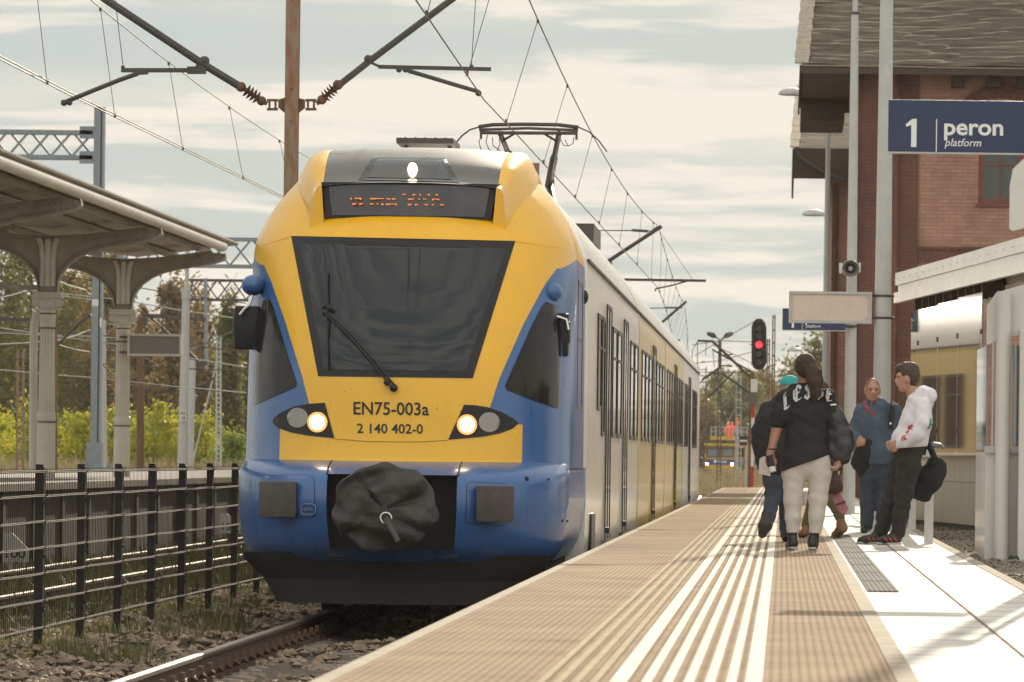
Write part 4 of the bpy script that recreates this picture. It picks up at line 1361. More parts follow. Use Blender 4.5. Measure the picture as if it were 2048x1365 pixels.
dp.tube([P(66,940,88), P(67,700,88), P(68,650,88), P(72,632,88), P(86,624,88)], 0.065, 10)
dp.build('downpipe', M['column'], canopy)
tr_ = MB(); tr_.box(CX - 3.0, CX - 0.1, 87.36, 87.42, 3.86, 3.94)
tr_.build('tie_rod', M['canopy'], canopy, smooth=0)
hs = thing('blank_sign_board', 'blank grey sign board hung on the fluted canopy column', 'sign', P(258, 690, 97.2))
h0, h1 = P(258, 670, 97.2), P(361, 711, 97.2)
b1 = MB(); b1.box(h0.x, h1.x, 97.18, 97.26, h1.z, h0.z); b1.build('board', mat('blank_sign_back', (0.20, 0.18, 0.16), 0.5, var=0.06), hs, smooth=0)
b2 = MB()
for x in (h0.x, h1.x): b2.box(x - 0.02, x + 0.02, 97.15, 97.29, h1.z - 0.02, h0.z + 0.02)
for z in (h0.z, h1.z): b2.box(h0.x + 0.02, h1.x - 0.02, 97.152, 97.288, z - 0.02, z + 0.02)
b2.build('frame', M['column'], hs, smooth=0)
b3 = MB(); b3.box(h0.x - 0.16, h0.x - 0.02, 97.2, 97.25, h0.z - 0.06, h0.z - 0.02).box(h0.x - 0.16, h0.x - 0.02, 97.2, 97.25, h1.z + 0.02, h1.z + 0.06)
b3.build('bracket', M['rust_band'], hs, smooth=0)

# ------------------------------------------------------------------ catenary masts, gantries and wires
def px_bar(mb, a, b_, Y, w, Y2=None, h=None):
    mb.bar(P(a[0], a[1], Y), P(b_[0], b_[1], Y if Y2 is None else Y2), w, h)
def h_mast(x, y, z0, z1, w, mb):
    mb.box(x - w/2, x + w/2, y - w/2, y - w/2 + 0.012, z0, z1).box(x - w/2, x + w/2, y + w/2 - 0.012, y + w/2, z0, z1)
    mb.box(x - 0.006, x + 0.006, y - w/2 + 0.012, y + w/2 - 0.012, z0, z1)
# rusty mast with the two cantilevers
MY = 66.8
mast = thing('catenary_mast', 'rusty steel mast rising behind the train roof with a cantilever on each side', 'mast', (-5.805, MY, -0.3))
mb = MB(); h_mast(-5.805, MY, -0.3, 9.6, 0.158, mb)
for z in (5.68, 5.30, 6.72, 7.25): mb.ball((-5.8055, MY - 0.085, z), 0.018, n=8, m=5)
mb.build('post', M['rust'], mast, smooth=0)
def cant(pts, side, name, Y=MY):
    t = MB()
    t.tube([P(*q, Y) for q in pts['tube']], 0.048 if side < 0 else 0.040, 10)
    tb_ = t.build(name, M['dark_steel'], mast)
    s = MB()
    a, c = P(*pts['ins'][0], Y), P(*pts['ins'][1], Y)
    s.tube([a, c], 0.026, 8)
    for k in range(1, 5):
        m_ = a.lerp(c, 0.15 + 0.16*k); d = (c - a).normalized()*0.012
        s.tube([m_ - d, m_ + d], [0.085, 0.05], 14)
    s.ball(a, 0.062, n=10, m=6); s.ball(c, 0.058, n=10, m=6)
    s.build('insulator', M['rust2'], tb_)
    b_ = MB()
    cx, cy = pts['hinge']
    for d in (-6, 6): b_.bar(P(cx + d, cy - 10, Y), P(cx + d, cy + 10, Y), 0.025)
    b_.bar(P(cx - 11, cy - 9, Y), P(cx + 11, cy - 9, Y), 0.03); b_.bar(P(cx - 11, cy + 9, Y), P(cx + 11, cy + 9, Y), 0.03)
    for q in (-1, 1): b_.bar(P(cx + side*11, cy - 2, Y), P(*pts['ins'][1], Y), 0.05)
    b_.prism([(P(cx - side*12, cy - 10, Y).x, P(cx - side*12, cy - 10, Y).z), (P(583 + side*12, cy - 14, Y).x, P(583 + side*12, cy - 14, Y).z),
              (P(583 + side*12, cy + 14, Y).x, P(583 + side*12, cy + 18, Y).z), (P(cx - side*12, cy + 2, Y).x, P(cx - side*12, cy + 6, Y).z)], 'y', Y - 0.04, Y + 0.04)
    b_.build('hinge', M['rust2'], tb_, smooth=0)
    return tb_
c1 = cant(dict(tube=[(150,-44),(215,2),(405,128),(487,178)], ins=[(482,174),(523,202)], hinge=(545,210)), -1, 'cantilever_tube')
c2 = cant(dict(tube=[(960,-42),(900,2),(740,122),(664,182)], ins=[(676,170),(644,200)], hinge=(622,210)), 1, 'cantilever_tube')
ra = MB()
px_bar(ra, (245,141), (393,141), MY, 0.05); px_bar(ra, (375,141), (412,141), MY, 0.085); px_bar(ra, (393,141), (404,124), MY, 0.07)
px_bar(ra, (246,132), (246,145), MY, 0.04); px_bar(ra, (268,145), (296,143), MY, 0.07)
ra.tube([P(275,148,MY), P(240,160,MY), P(190,180,MY), P(132,204,MY)], 0.027, 8)
ra.ball(P(128,206,MY), 0.04, n=8, m=6); ra.ball(P(139,206,MY), 0.035, n=8, m=6); ra.ball(P(409,122,MY), 0.06, n=8, m=6)
ra.build('registration_arm', M['dark_steel'], c1)
ra = MB()
px_bar(ra, (757,134), (982,139), MY, 0.045); px_bar(ra, (738,124), (760,134), MY, 0.03); ra.ball(P(737,119,MY), 0.055, n=8, m=6)
px_bar(ra, (943,139), (943,130), MY, 0.04); ra.ball(P(798,140,MY), 0.035, n=8, m=6); ra.ball(P(811,140,MY), 0.035, n=8, m=6)
ra.tube([P(816,142,MY), P(870,158,MY), P(930,176,MY), P(958,184,MY)], 0.025, 8); ra.ball(P(957,187,MY), 0.038, n=8, m=6)
ra.build('registration_arm', M['dark_steel'], c2)

# overhead line of each track: contact wire, messenger wire, droppers
def catenary(label, name_pts, drops, dbl=False, Xc=-3.3, stay=()):
    t = thing('overhead_line', label, 'overhead line', (Xc, MY, 5.6))
    con, mes = name_pts
    c = MB(); c.tube(con, 0.0085, 5)
    if dbl: c.tube([Vector(p) + Vector((0.07, 0, 0.0)) for p in con], 0.0085, 5)
    c.build('contact_wire', M['wire'], t)
    m_ = MB(); m_.tube(mes, 0.0085, 5)
    m_.build('messenger_wire', M['wire'], t)
    def at(pts, y):
        for a, b_ in zip(pts[:-1], pts[1:]):
            a, b_ = Vector(a), Vector(b_)
            if a.y <= y <= b_.y: return a.lerp(b_, (y - a.y)/(b_.y - a.y))
    for y in drops:
        a, b_ = at(con, y), at(mes, y)
        if a is None or b_ is None: continue
        d = MB(); d.tube([a, b_], 0.0045, 5); d.cbox(a + Vector((0, 0, 0.02)), 0.03, 0.04, 0.06); d.cbox(b_ - Vector((0, 0, 0.02)), 0.03, 0.04, 0.05)
        d.build('dropper', M['wire'], t)
    for a, b_ in stay:
        d = MB(); d.tube([a, b_], 0.005, 5); d.build('stay_wire', M['wire'], t)
    return t
def sag(y0, y1, z, s, y):
    u = (y - y0)/(y1 - y0); return z - 4*s*u*(1-u)
SUP = [7.0, 66.8, 132.0, 195.0, 258.0, 320.0, 382.0, 444.0]
CO1 = [-3.0, -3.56, -2.95, -3.5, -3.0, -3.4, -3.0, -3.4]
MS1 = [-3.3, -3.15, -2.95, -3.1, -3.2, -3.3, -3.2, -3.3]
def line(SUP, cx, mx_, zc, zm, s, off=0.0):
    con, mes = [], []
    for i in range(len(SUP)-1):
        for k in range(12):
            y = SUP[i] + (SUP[i+1]-SUP[i])*k/12; u = k/12
            con.append(Vector((cx[i]*(1-u)+cx[i+1]*u + bend(y) + off, y, zc(y))))
            mes.append(Vector((mx_[i]*(1-u)+mx_[i+1]*u + bend(y) + off, y, sag(SUP[i], SUP[i+1], zm(y), s, y))))
    return con, mes
zc1 = lambda y: interp(y, [(0,5.6),(66.8,5.58),(72.6,5.57),(132,5.36),(195,5.4),(260,5.5)])
zm1 = lambda y: interp(y, [(0,7.05),(66.8,7.0),(132,6.78),(195,6.75),(260,6.8)])
con1, mes1 = line(SUP, CO1, MS1, zc1, zm1, 0.45)
dr = []
for i in range(4):
    L = SUP[i+1]-SUP[i]
    dr += [SUP[i] + L*f for f in (0.07, 0.21, 0.36, 0.5, 0.64, 0.79, 0.93)]
catenary('overhead line above the train, touched by the pantograph', (con1, mes1), dr, False, -3.3,
         [(P(943,130,MY), P(953,-30,MY)), (P(1385,559,132), P(1320,464,132))])
zc2 = lambda y: interp(y, [(0,5.65),(66.8,5.58),(130,5.6),(200,5.6)])
con2, mes2 = line([4.0, 66.8, 130.0, 195.0, 258.0, 320.0], [-8.5, -8.43, -8.0, -8.5, -8.1, -8.4], [-8.4, -8.62, -8.3, -8.3, -8.3, -8.3], zc2, lambda y: 7.05, 0.42)
dr2 = []
S2 = [4.0, 66.8, 130.0, 195.0, 258.0]
for i in range(4):
    L = S2[i+1]-S2[i]
    dr2 += [S2[i] + L*f for f in (0.07, 0.19, 0.32, 0.45, 0.57, 0.69, 0.81, 0.90, 0.97)]
catenary('overhead line above the empty track, crossing in front of the grey gantry', (con2, mes2), dr2, True, -8.25,
         [(P(246,132,MY), P(228,-20,MY))])

# the next cantilevers along the train
def cantilever(label, Y, tube, bars, arms, w=0.05):
    a0 = P(*tube[0], Y)
    x = -5.805 + bend(Y)*0.6
    t = thing('catenary_mast', label, 'mast', (x, Y, -0.3))
    p = MB(); h_mast(x, Y, -0.3, 8.2, 0.16, p); p.build('post', M['rust'], t, smooth=0)
    c = MB()
    d = (P(*tube[1], Y) - a0).normalized()
    k = (x - a0.x)/d.x
    c.tube([a0 + d*k, P(*tube[1], Y)], 0.045, 8)
    tb_ = c.build('cantilever_tube', M['dark_steel'], t)
    r_ = MB()
    for a, b_, ww in bars: r_.bar(P(*a, Y), P(*b_, Y), ww)
    for pts in arms: r_.tube([P(*q, Y) for q in pts], 0.02, 6)
    r_.build('registration_arm', M['dark_steel'], tb_)
cantilever('steel mast half hidden by the train, its cantilever rising over the middle cars', 132.0, [(1213,525),(1323,453)],
           [((1167,461),(1300,462),0.025),((1264,461),(1296,463),0.06),((1205,559),(1412,562),0.06),((1315,455),(1300,466),0.06)], [[(1373,563),(1345,571),(1311,578)],[(1311,578),(1311,583)]])
cantilever('second steel mast beyond the pantograph with its cantilever over the rear cars', 195.0, [(1316,652),(1373,603)],
           [((1292,617),(1366,616),0.03),((1330,616),(1356,616),0.06),((1330,680),(1360,681),0.06)], [[(1352,681),(1338,685)]])

# grey gantry behind the canopy
def truss(mb, x0, x1, Y, z0, z1, n, w=0.09, d=0.45):
    for y in (Y, Y + d):
        mb.bar((x0, y, z0), (x1, y, z0), w); mb.bar((x0, y, z1), (x1, y, z1), w)
    step = (x1 - x0)/n
    for k in range(n):
        a, b_ = x0 + step*k, x0 + step*(k+1)
        mb.bar((a, Y, z0), (b_, Y, z1), w*0.55); mb.bar((a, Y + d, z1), (b_, Y + d, z0), w*0.55)
GY = 140.0
g = thing('gantry', 'tall grey steel gantry standing behind the canopy with a lattice beam', 'gantry', P(196, 930, GY))
p = MB()
cl_, cr = P(178, 935, GY), P(200, 935, GY); tp = P(200, 214, GY)
x0, x1 = cl_.x + 0.02, cr.x
p.box(x0, x0 + 0.165, GY, GY + 0.26, 0.9, tp.z)
p.box(x1 - 0.05, x1, GY, GY + 0.30, 0.9, tp.z).box(x0 + 0.165, x1 - 0.05, GY + 0.12, GY + 0.16, 0.9, tp.z)
p.build('post', M['steel_grey'], g, smooth=0)
q = MB(); q.box(x0 - 0.09, x1 + 0.03, GY - 0.04, GY + 0.34, 0.95, 1.62); q.box(x0 - 0.3, x1 + 0.42, GY - 0.2, GY + 0.5, 0.90, 1.0)
for xx in (x0 - 0.22, x0 - 0.1, x1 + 0.2, x1 + 0.34): q.tube([(xx, GY - 0.1, 0.98), (xx, GY - 0.1, 1.12)], 0.035, 8)
q.build('post_base', M['steel_grey'], g, smooth=0)
q = MB(); a = P(0, 250, GY); b_ = P(0, 326, GY)
truss(q, P(-70, 250, GY).x, x0 - 0.03, GY + 0.05, b_.z + 0.16, a.z - 0.16, 6, 0.10)
for zz in (a.z - 0.16, b_.z + 0.16): q.box(x0 - 0.35, x0 - 0.005, GY, GY + 0.08, zz - 0.15, zz + 0.15)
q.build('lattice_beam', M['steel_grey'], g, smooth=0)
q = MB(); q.box(x0 + 0.001, x0 + 0.165, GY - 0.006, GY, P(0,610,GY).z, P(0,597,GY).z); q.build('marker_band', M['white'], g, smooth=0); q = MB(); q.box(x1 - 0.05, x1, GY - 0.006, GY, P(0,652,GY).z, P(0,634,GY).z)
q.build('marker_band', M['white'], g, smooth=0)
# a second lattice beam passing behind the train
g2 = thing('gantry', 'lattice gantry beam seen between the canopy roof and the train cab', 'gantry', P(310, 520, 165))
q = MB(); a = P(400, 478, 165); b_ = P(400, 532, 165)
truss(q, P(246, 0, 165).x, P(640, 0, 165).x, 165, b_.z, a.z, 9, 0.10)
q.build('lattice_beam', M['steel_grey'], g2, smooth=0)
q = MB(); q.box(P(640, 0, 165).x, P(640, 0, 165).x + 0.3, 165, 165.4, -0.4, a.z + 0.4); q.build('post', M['steel_grey'], g2, smooth=0); q = MB(); q.box(P(246, 480, 165).x - 0.17, P(246, 480, 165).x, 165, 165.4, -0.4, a.z + 0.1)
q.build('post', M['steel_grey'], g2, smooth=0)
g3 = thing('gantry', 'small far gantry with a hanging post, beyond the pale lamp post', 'gantry', P(411, 700, 230))
q = MB(); a = P(440, 561, 230); b_ = P(440, 600, 230)
truss(q, P(384, 0, 230).x, P(700, 0, 230).x, 230, b_.z, a.z, 11, 0.10)
q.bar(P(377, 600, 230), P(386, 562, 230), 0.06)
q.build('lattice_beam', M['dark_steel'], g3, smooth=0)
q = MB(); px_bar(q, (411,557), (413,742), 230, 0.14); q.build('hanging_post', M['steel_grey'], g3, smooth=0)
q = MB(); q.box(P(700, 0, 230).x, P(700, 0, 230).x + 0.3, 230, 230.3, -0.4, a.z + 0.3); q.build('post', M['steel_grey'], g3, smooth=0)

# poles on and beyond the opposite platform
def pole(name, label, cat, top, bot, Y, r0, r1, m, extra=None, n=10):
    t = thing(name, label, cat, P(bot[0], bot[1], Y))
    p = MB(); p.tube([P(*bot, Y) + Vector((0, 0, -0.8)), P(*top, Y)], [r0, r1], n)
    p.build('pole', m, t)
    if extra: extra(t)
    return t
def lp(t):
    q = MB(); q.tube([P(372, 575, 150), P(372.5, 598, 150)], 0.13, 10); q.build('collar', M['pole_grey'], t)
    q = MB(); q.tube([P(373, 590, 150), P(375, 500, 150)], 0.055, 8); q.build('upper_tube', M['pole_grey'], t)
    q = MB(); q.cbox(P(365, 832, 149.75), 0.18, 0.012, 0.28); pl_ = q.build('number_plate', M['white'], t, smooth=0)
    q = MB(); o_ = P(361, 829, 149.72); writing(q, 'PLR', 0.10, o_, width=0.13, bold=0.01); writing(q, '-18', 0.10, o_ + Vector((0, 0, -0.13)), width=0.12, bold=0.01)
    q.build('lettering', M['black'], pl_, smooth=0)
pole('lamp_post', 'pale grey lamp post with a small white number plate near its foot', 'lamp post', (372,590), (365,935), 150.0, 0.155, 0.10, M['pole_grey'], lp)
def wp_(t):
    q = MB(); px_bar(q, (264,640), (293,640), 170, 0.08); px_bar(q, (264,652), (264,636), 170, 0.06); px_bar(q, (292,652), (292,636), 170, 0.06)
    q.build('crossarm', M['dark_steel'], t, smooth=0)
pole('wooden_pole', 'dark wooden pole behind the blank sign board', 'pole', (280,634), (282,938), 170.0, 0.13, 0.10, M['rust2'], wp_)
def lattice(name, label, px, top, bot, Y, w, m, rungs=9, taper=0.7):
    t = thing(name, label, 'mast', P(px, bot, Y))
    q = MB(); a, b_ = P(px, top, Y), P(px, bot, Y)
    b_.z -= 0.8
    for s in (-1, 1):
        for d in (0, w):
            q.bar((b_.x + s*w/2, Y + d, b_.z), (a.x + s*w/2*taper, Y + d, a.z), 0.04)
    for k in range(rungs):
        f = (k+0.5)/rungs; z = b_.z + (a.z-b_.z)*f; ww = w/2*(1-(1-taper)*f)
        q.box(b_.x - ww, b_.x + ww, Y - 0.008, Y + 0.008, z - 0.025, z + 0.025)
    q.build('lattice_post', m, t, smooth=0)
    return t
lattice('lattice_mast', 'pale thin lattice mast right of the pale lamp post', 437, 672, 938, 190, 0.17, M['pole_grey'], 34)
lattice('lattice_mast', 'rust brown ladder-like mast right of the nearer fluted column', 107, 590, 940, 150, 0.14, M['rust2'], 10, 1.0)
lattice('lattice_mast', 'rusty ladder-like mast at the far left behind the downpipe', 40, 700, 940, 170, 0.19, M['rust'], 12, 0.9)
pole('steel_pole', 'plain grey pole close behind the grey gantry post', 'pole', (205,640), (208,935), 175.0, 0.12, 0.10, M['pole_grey'])
pole('steel_pole', 'grey pole just right of the pale lamp post', 'pole', (384,720), (376,938), 185.0, 0.16, 0.13, M['pole_grey'])
gw = thing('guy_wire', 'slanting guy wire running down from the thin lattice mast', 'wire', P(385, 925, 188))
q = MB(); q.tube([P(432,730,188), P(385,928,188)], 0.03, 6); q.build('wire', M['pole_grey'], gw)

# wires of the tracks beyond the canopy platform
wl_ = [((-20,528),(235,569),(492,607),165),((-20,571),(240,600),(492,640),165),((-20,645),(240,675),(490,703),160),((-20,653),(240,690),(492,735),160),
       ((-20,715),(200,728),(492,742),158),((-20,738),(200,757),(492,786),158),((-20,614),(180,690),(300,720),175),((-20,690),(120,680),(180,660),150),((240,660),(380,700),(492,650),150),
       ((-20,665),(150,672),(300,676),190),((-20,640),(200,646),(260,650),200),((110,560),(170,580),(182,590),140),((115,690),(180,705),(240,760),160),((-20,600),(60,580),(180,600),190)]
for i, (a, b_, c, Y) in enumerate(wl_):
    q = MB(); q.tube([P(*a, Y), P((a[0]+b_[0])/2, (a[1]+b_[1])/2 + 1.5, Y+2), P(*b_, Y+4), P((b_[0]+c[0])/2, (b_[1]+c[1])/2 + 2, Y+6), P(*c, Y+8)], 0.018, 5)
    o = q.build('overhead_wire', M['chrome'] if i % 2 else M['wire'], smooth=60)
    tag(o, 'thin overhead wire crossing in front of the trees beyond the canopy platform', 'wire', 'wires beyond the canopy platform')
# far cantilevers among the trees
for k, (Y, bars, arms) in enumerate((
    (195.0, [((300,631),(412,640),0.12),((312,637),(296,629),0.08)], [[(294,629),(340,670)]]),
    (185.0, [((378,705),(405,733),0.11),((396,727),(415,727),0.12)], [[(378,788),(430,755)]]),
    (150.0, [((0,638),(60,640),0.10)], [[(115,690),(160,645),(182,630)]]))):
    t = thing('cantilever', ('dark cantilever arm against the trees beside the wooden pole', 'short dark cantilever arm between the pale lamp post and the hanging post',
                             'slim cantilever arm against the trees left of the grey gantry post')[k], 'cantilever', P(*bars[0][0], Y))
    q = MB()
    for a, b_, w in bars: q.bar(P(*a, Y), P(*b_, Y), w)
    q.build('arm', M['dark_steel'], t, smooth=30)
    for pts in arms: MB().tube([P(*p_, Y) for p_ in pts], 0.04, 6).build('strut', M['dark_steel'], t, smooth=30)
# ------------------------------------------------------------------ right side: lamp posts, signs, building, shelter
M['navy'] = mat('navy_sign', (0.018, 0.030, 0.085), 0.35, var=0.06)
M['sign_white'] = mat('sign_lettering_white', (0.75, 0.75, 0.74), 0.5, var=0.03)
M['speaker_horn'] = mat('grey_horn', (0.58, 0.57, 0.55), 0.4, var=0.08)
def platform_lamp(px_t, px_b, Y, rb, rt, ztop, zj, label, head=True, reach=0.62):
    a = P(px_b, 900, Y); xb = P(px_b, 900, Y).x
    x = P(px_t, 300, Y).x
    xm = (x + xb)/2
    t = thing('lamp_post', label, 'lamp post', (xm, Y, PZ - 0.05), 'grey lamp posts along the platform')
    p = MB(); p.tube([(xm, Y, PZ - 0.06), (xm, Y, PZ + 1.6), (xm, Y, zj)], [rb, rb*0.97, rt], 18)
    p.build('pole', M['pole_grey'], t)
    q = MB(); q.tube([(xm, Y, zj), (xm, Y, zj + 0.04)], rt*1.12, 16); q.build('collar', M['dark_steel'], t)
    q = MB(); q.tube([(xm, Y, zj + 0.04), (xm, Y, ztop), (xm - 0.06, Y, ztop + 0.10), (xm - reach + 0.27, Y, ztop + 0.20)], [rt*0.75, rt*0.6, 0.035, 0.03], 12)
    q.build('arm', M['pole_grey'], t)
    if head:
        h = MB(); c = (xm - reach, Y, ztop + 0.24)
        vs = []
        secs = [(-0.36, 0.02, 0.03), (-0.30, 0.08, 0.10), (-0.15, 0.12, 0.155), (0.05, 0.12, 0.165), (0.22, 0.08, 0.12), (0.30, 0.045, 0.06)]
        for dx, ry, rz in secs:
            for k in range(12):
                an = 2*math.pi*k/12
                zz = math.sin(an)*rz
                vs.append((c[0] + dx, c[1] + ry*math.cos(an), c[2] + (zz if zz > 0 else zz*0.25)))
        fs = [(j*12+k, j*12+(k+1) % 12, (j+1)*12+(k+1) % 12, (j+1)*12+k) for j in range(5) for k in range(12)] + [tuple(range(12)), tuple(range(60, 72))]
        h.add(vs, fs); h.build('lamp_head', M['pole_grey'], t, smooth=50)
    q = MB(); q.tube([(xm, Y, PZ - 0.05), (xm, Y, PZ + 0.03)], rb*1.7, 16); q.build('base_plate', M['pole_grey'], t)
    return t, xm
L2, x2 = platform_lamp(1775, 1757, 66.0, 0.108, 0.062, 9.4, 8.9, 'thickest lamp post, holding the blank light box, behind the man in blue')
L1, x1 = platform_lamp(1706, 1700, 85.0, 0.092, 0.055, 8.5, 8.05, 'lamp post with the grey loudspeaker on it, second from the right')
L3, x3 = platform_lamp(1660, 1645, 140.2, 0.095, 0.06, 10.15, 9.45, 'thin lamp post in front of the low end of the brick station building', reach=0.88)
L4, x4 = platform_lamp(1672, 1668, 166.0, 0.085, 0.055, 8.30, 7.8, 'lamp post hidden behind the brick corner with only its head showing')
L5, x5 = platform_lamp(1618, 1618, 300.0, 0.09, 0.06, 6.9, 6.5, 'far lamp post behind the head of the woman with the ponytail')

def writing2(mb, body, origin, width, size, **kw):
    vs, fs = text_mesh(body, 1.0, extrude=0.002, **kw)
    x0 = min(v[0] for v in vs); k = width/(max(v[0] for v in vs) - x0)
    mb.add([(origin[0] + (v[0]-x0)*k, origin[1] - 0.002 - (0.001 if v[2] > 0 else 0), origin[2] + v[1]*size) for v in vs], fs)
def platform_sign(px0, px1, py0, py1, Y, label, post=None, big=True):
    a, b_ = P(px0, py0, Y), P(px1, py1, Y)
    t = thing('platform_sign', label, 'sign', ((a.x+b_.x)/2, Y, b_.z), 'navy platform signs')
    W, H = b_.x - a.x, a.z - b_.z
    q = MB(); q.box(a.x, b_.x, Y - 0.03, Y + 0.03, b_.z + 0.012, a.z); q.build('panel', M['navy'], t, smooth=0, bevel=0.004)
    q = MB(); q.box(a.x, b_.x, Y - 0.034, Y + 0.034, b_.z, b_.z + 0.011); q.build('lower_trim', M['pole_grey'], t, smooth=0)
    L = MB(); y = Y - 0.031
    fx = lambda f: a.x + W*f
    fz = lambda f: b_.z + H*f
    vs, fs = text_mesh('1', 1.0, 0.002, 0.035)
    mnx, mxx = min(v[0] for v in vs), max(v[0] for v in vs); mny, mxy = min(v[1] for v in vs), max(v[1] for v in vs)
    # numeral one drawn as in the sign: flag, straight stem, no foot
    L.add([(fx(.150), y-.003, fz(.12)), (fx(.185), y-.003, fz(.12)), (fx(.185), y-.003, fz(.645)), (fx(.157), y-.003, fz(.645)), (fx(.113), y-.003, fz(.54)), (fx(.119), y-.003, fz(.495)), (fx(.150), y-.003, fz(.53))],
          [(0, 1, 2, 6), (2, 3, 4, 5, 6)])
    L.box(fx(.312), fx(.318), y - 0.003, y, fz(.02), fz(.645))
    writing2(L, 'peron', (fx(.365), y, fz(.36)), W*0.385, H*0.335*1.30, bold=0.022)
    writing2(L, 'platform', (fx(.368), y, fz(.145)), W*0.24, H*0.205, bold=0.004, shear=0.25)
    L.build('lettering', M['sign_white'], t, smooth=0)
    return t, a, b_
S1, a, b_ = platform_sign(1777, 2082, 200, 311, 37.6, 'nearest navy platform sign reading 1 peron platform, high at the right')
t = thing('lamp_post', 'near lamp post at the right edge of the photo carrying the large sign', 'lamp post', (b_.x + 0.12, 37.6, PZ))
q = MB(); q.tube([(b_.x + 0.12, 37.6, PZ - 0.05), (b_.x + 0.12, 37.6, 8.6)], [0.10, 0.06], 18); q.build('pole', M['pole_grey'], t)
S2, a, b_ = platform_sign(1565, 1691, 617, 663, 84.8, 'smaller navy platform sign half covered by the blank light box')
# blank light box on the thick lamp post
a, b_ = P(1578, 583, 66.0), P(1743, 648, 66.0)
lb = thing('light_box', 'blank cream light box sign clamped to the thickest lamp post', 'sign', ((a.x+b_.x)/2, 66.0, b_.z))
M['box_face'] = mat('blank_light_box_face', (0.62, 0.50, 0.42), 0.5, var=0.05)
q = MB(); q.box(a.x + 0.03, b_.x - 0.03, 65.92, 66.08, b_.z + 0.03, a.z - 0.03); q.build('face', M['box_face'], lb, smooth=0)
q = MB()
for x0_, x1_ in ((a.x, a.x + 0.03), (b_.x - 0.03, b_.x)): q.box(x0_, x1_, 65.90, 66.10, b_.z, a.z)
for z0_, z1_ in ((b_.z, b_.z + 0.03), (a.z - 0.03, a.z)): q.box(a.x + 0.03, b_.x - 0.03, 65.902, 66.098, z0_, z1_)
for x in (a.x + 0.015, b_.x - 0.06):
    for z in (a.z - 0.06, b_.z + 0.06): q.ball((x, 65.9, z), 0.01, n=6, m=4)
q.build('frame', M['pole_grey'], lb, smooth=0)
for py in (592, 636):
    z = P(1743, py, 66).z
    q = MB(); q.lathe((x2, 66.0, z), [(0.108, -0.012), (0.112, 0.0), (0.108, 0.012)], 20); q.box(b_.x - 0.01, x2 - 0.09, 65.97, 66.03, z - 0.012, z + 0.012)
    q.ball((x2 + 0.12, 66.0, z), 0.015, n=6, m=4)
    q.build('clamp', M['dark_steel'], lb)
q = MB()
z = P(1700, 653, 84.9).z
q.tube([(x1 - 0.1, 84.9, z), (x1 + 0.09, 84.9, z)], 0.02, 8); q.build('bracket', M['dark_steel'], S2)
# loudspeaker
c = P(1701, 538, 84.6)
ls = thing('loudspeaker', 'grey horn loudspeaker fixed to the second lamp post', 'loudspeaker', c)
vs, fs = [], []
n = 22
for r_, y in ((0.125, -0.20), (0.118, -0.21), (0.105, -0.19), (0.07, -0.05), (0.035, 0.02)):
    for k in range(n):
        an = 2*math.pi*k/n
        vs.append((c.x + r_*math.cos(an), c.y + y, c.z + r_*math.sin(an)*0.95))
fs = [(j*n+k, j*n+(k+1) % n, (j+1)*n+(k+1) % n, (j+1)*n+k) for j in range(4) for k in range(n)]
q = MB().add(vs, fs); q.build('horn_inside', mat('dark_horn_inside', (0.16, 0.15, 0.14), 0.5, var=0.1), ls)
q = MB(); q.ball((c.x, c.y - 0.06, c.z), 0.045, 0.06, 0.045); q.build('horn_core', M['speaker_horn'], ls)
vs = []
for r_, y in ((0.128, -0.205), (0.132, -0.19), (0.135, -0.10), (0.12, 0.0), (0.09, 0.08), (0.0, 0.10)):
    for k in range(n):
        an = 2*math.pi*k/n
        vs.append((c.x + r_*math.cos(an)*(1.0), c.y + y, c.z + r_*math.sin(an)*0.95))
q = MB().add(vs, [(j*n+k, j*n+(k+1) % n, (j+1)*n+(k+1) % n, (j+1)*n+k) for j in range(5) for k in range(n)])
q.box(c.x - 0.17, c.x - 0.125, c.y - 0.1, c.y + 0.02, c.z - 0.07, c.z + 0.08); q.box(c.x + 0.125, c.x + 0.15, c.y - 0.1, c.y + 0.02, c.z - 0.05, c.z + 0.09)
q.build('horn_body', M['speaker_horn'], ls)

# white board at the right edge, cut corner
wbY = 31.0
pts = [(2046,319),(2026,338),(2020,372),(2019,457),(2025,462),(2044,458),(2075,436),(2075,312)]
t = thing('white_sign_board', 'white board with a cut corner at the right edge, below the large sign', 'sign', P(2046, 460, wbY))
q = MB(); q.prism([(P(x, y, wbY).x, P(x, y, wbY).z) for x, y in pts], 'y', wbY, wbY + 0.04); q.build('board', M['white'], t, smooth=0)
q = MB(); q.box(P(2070,0,wbY).x, P(2070,0,wbY).x + 0.05, wbY + 0.045, wbY + 0.09, PZ, P(0,312,wbY).z); q.build('post', M['pole_grey'], t, smooth=0)

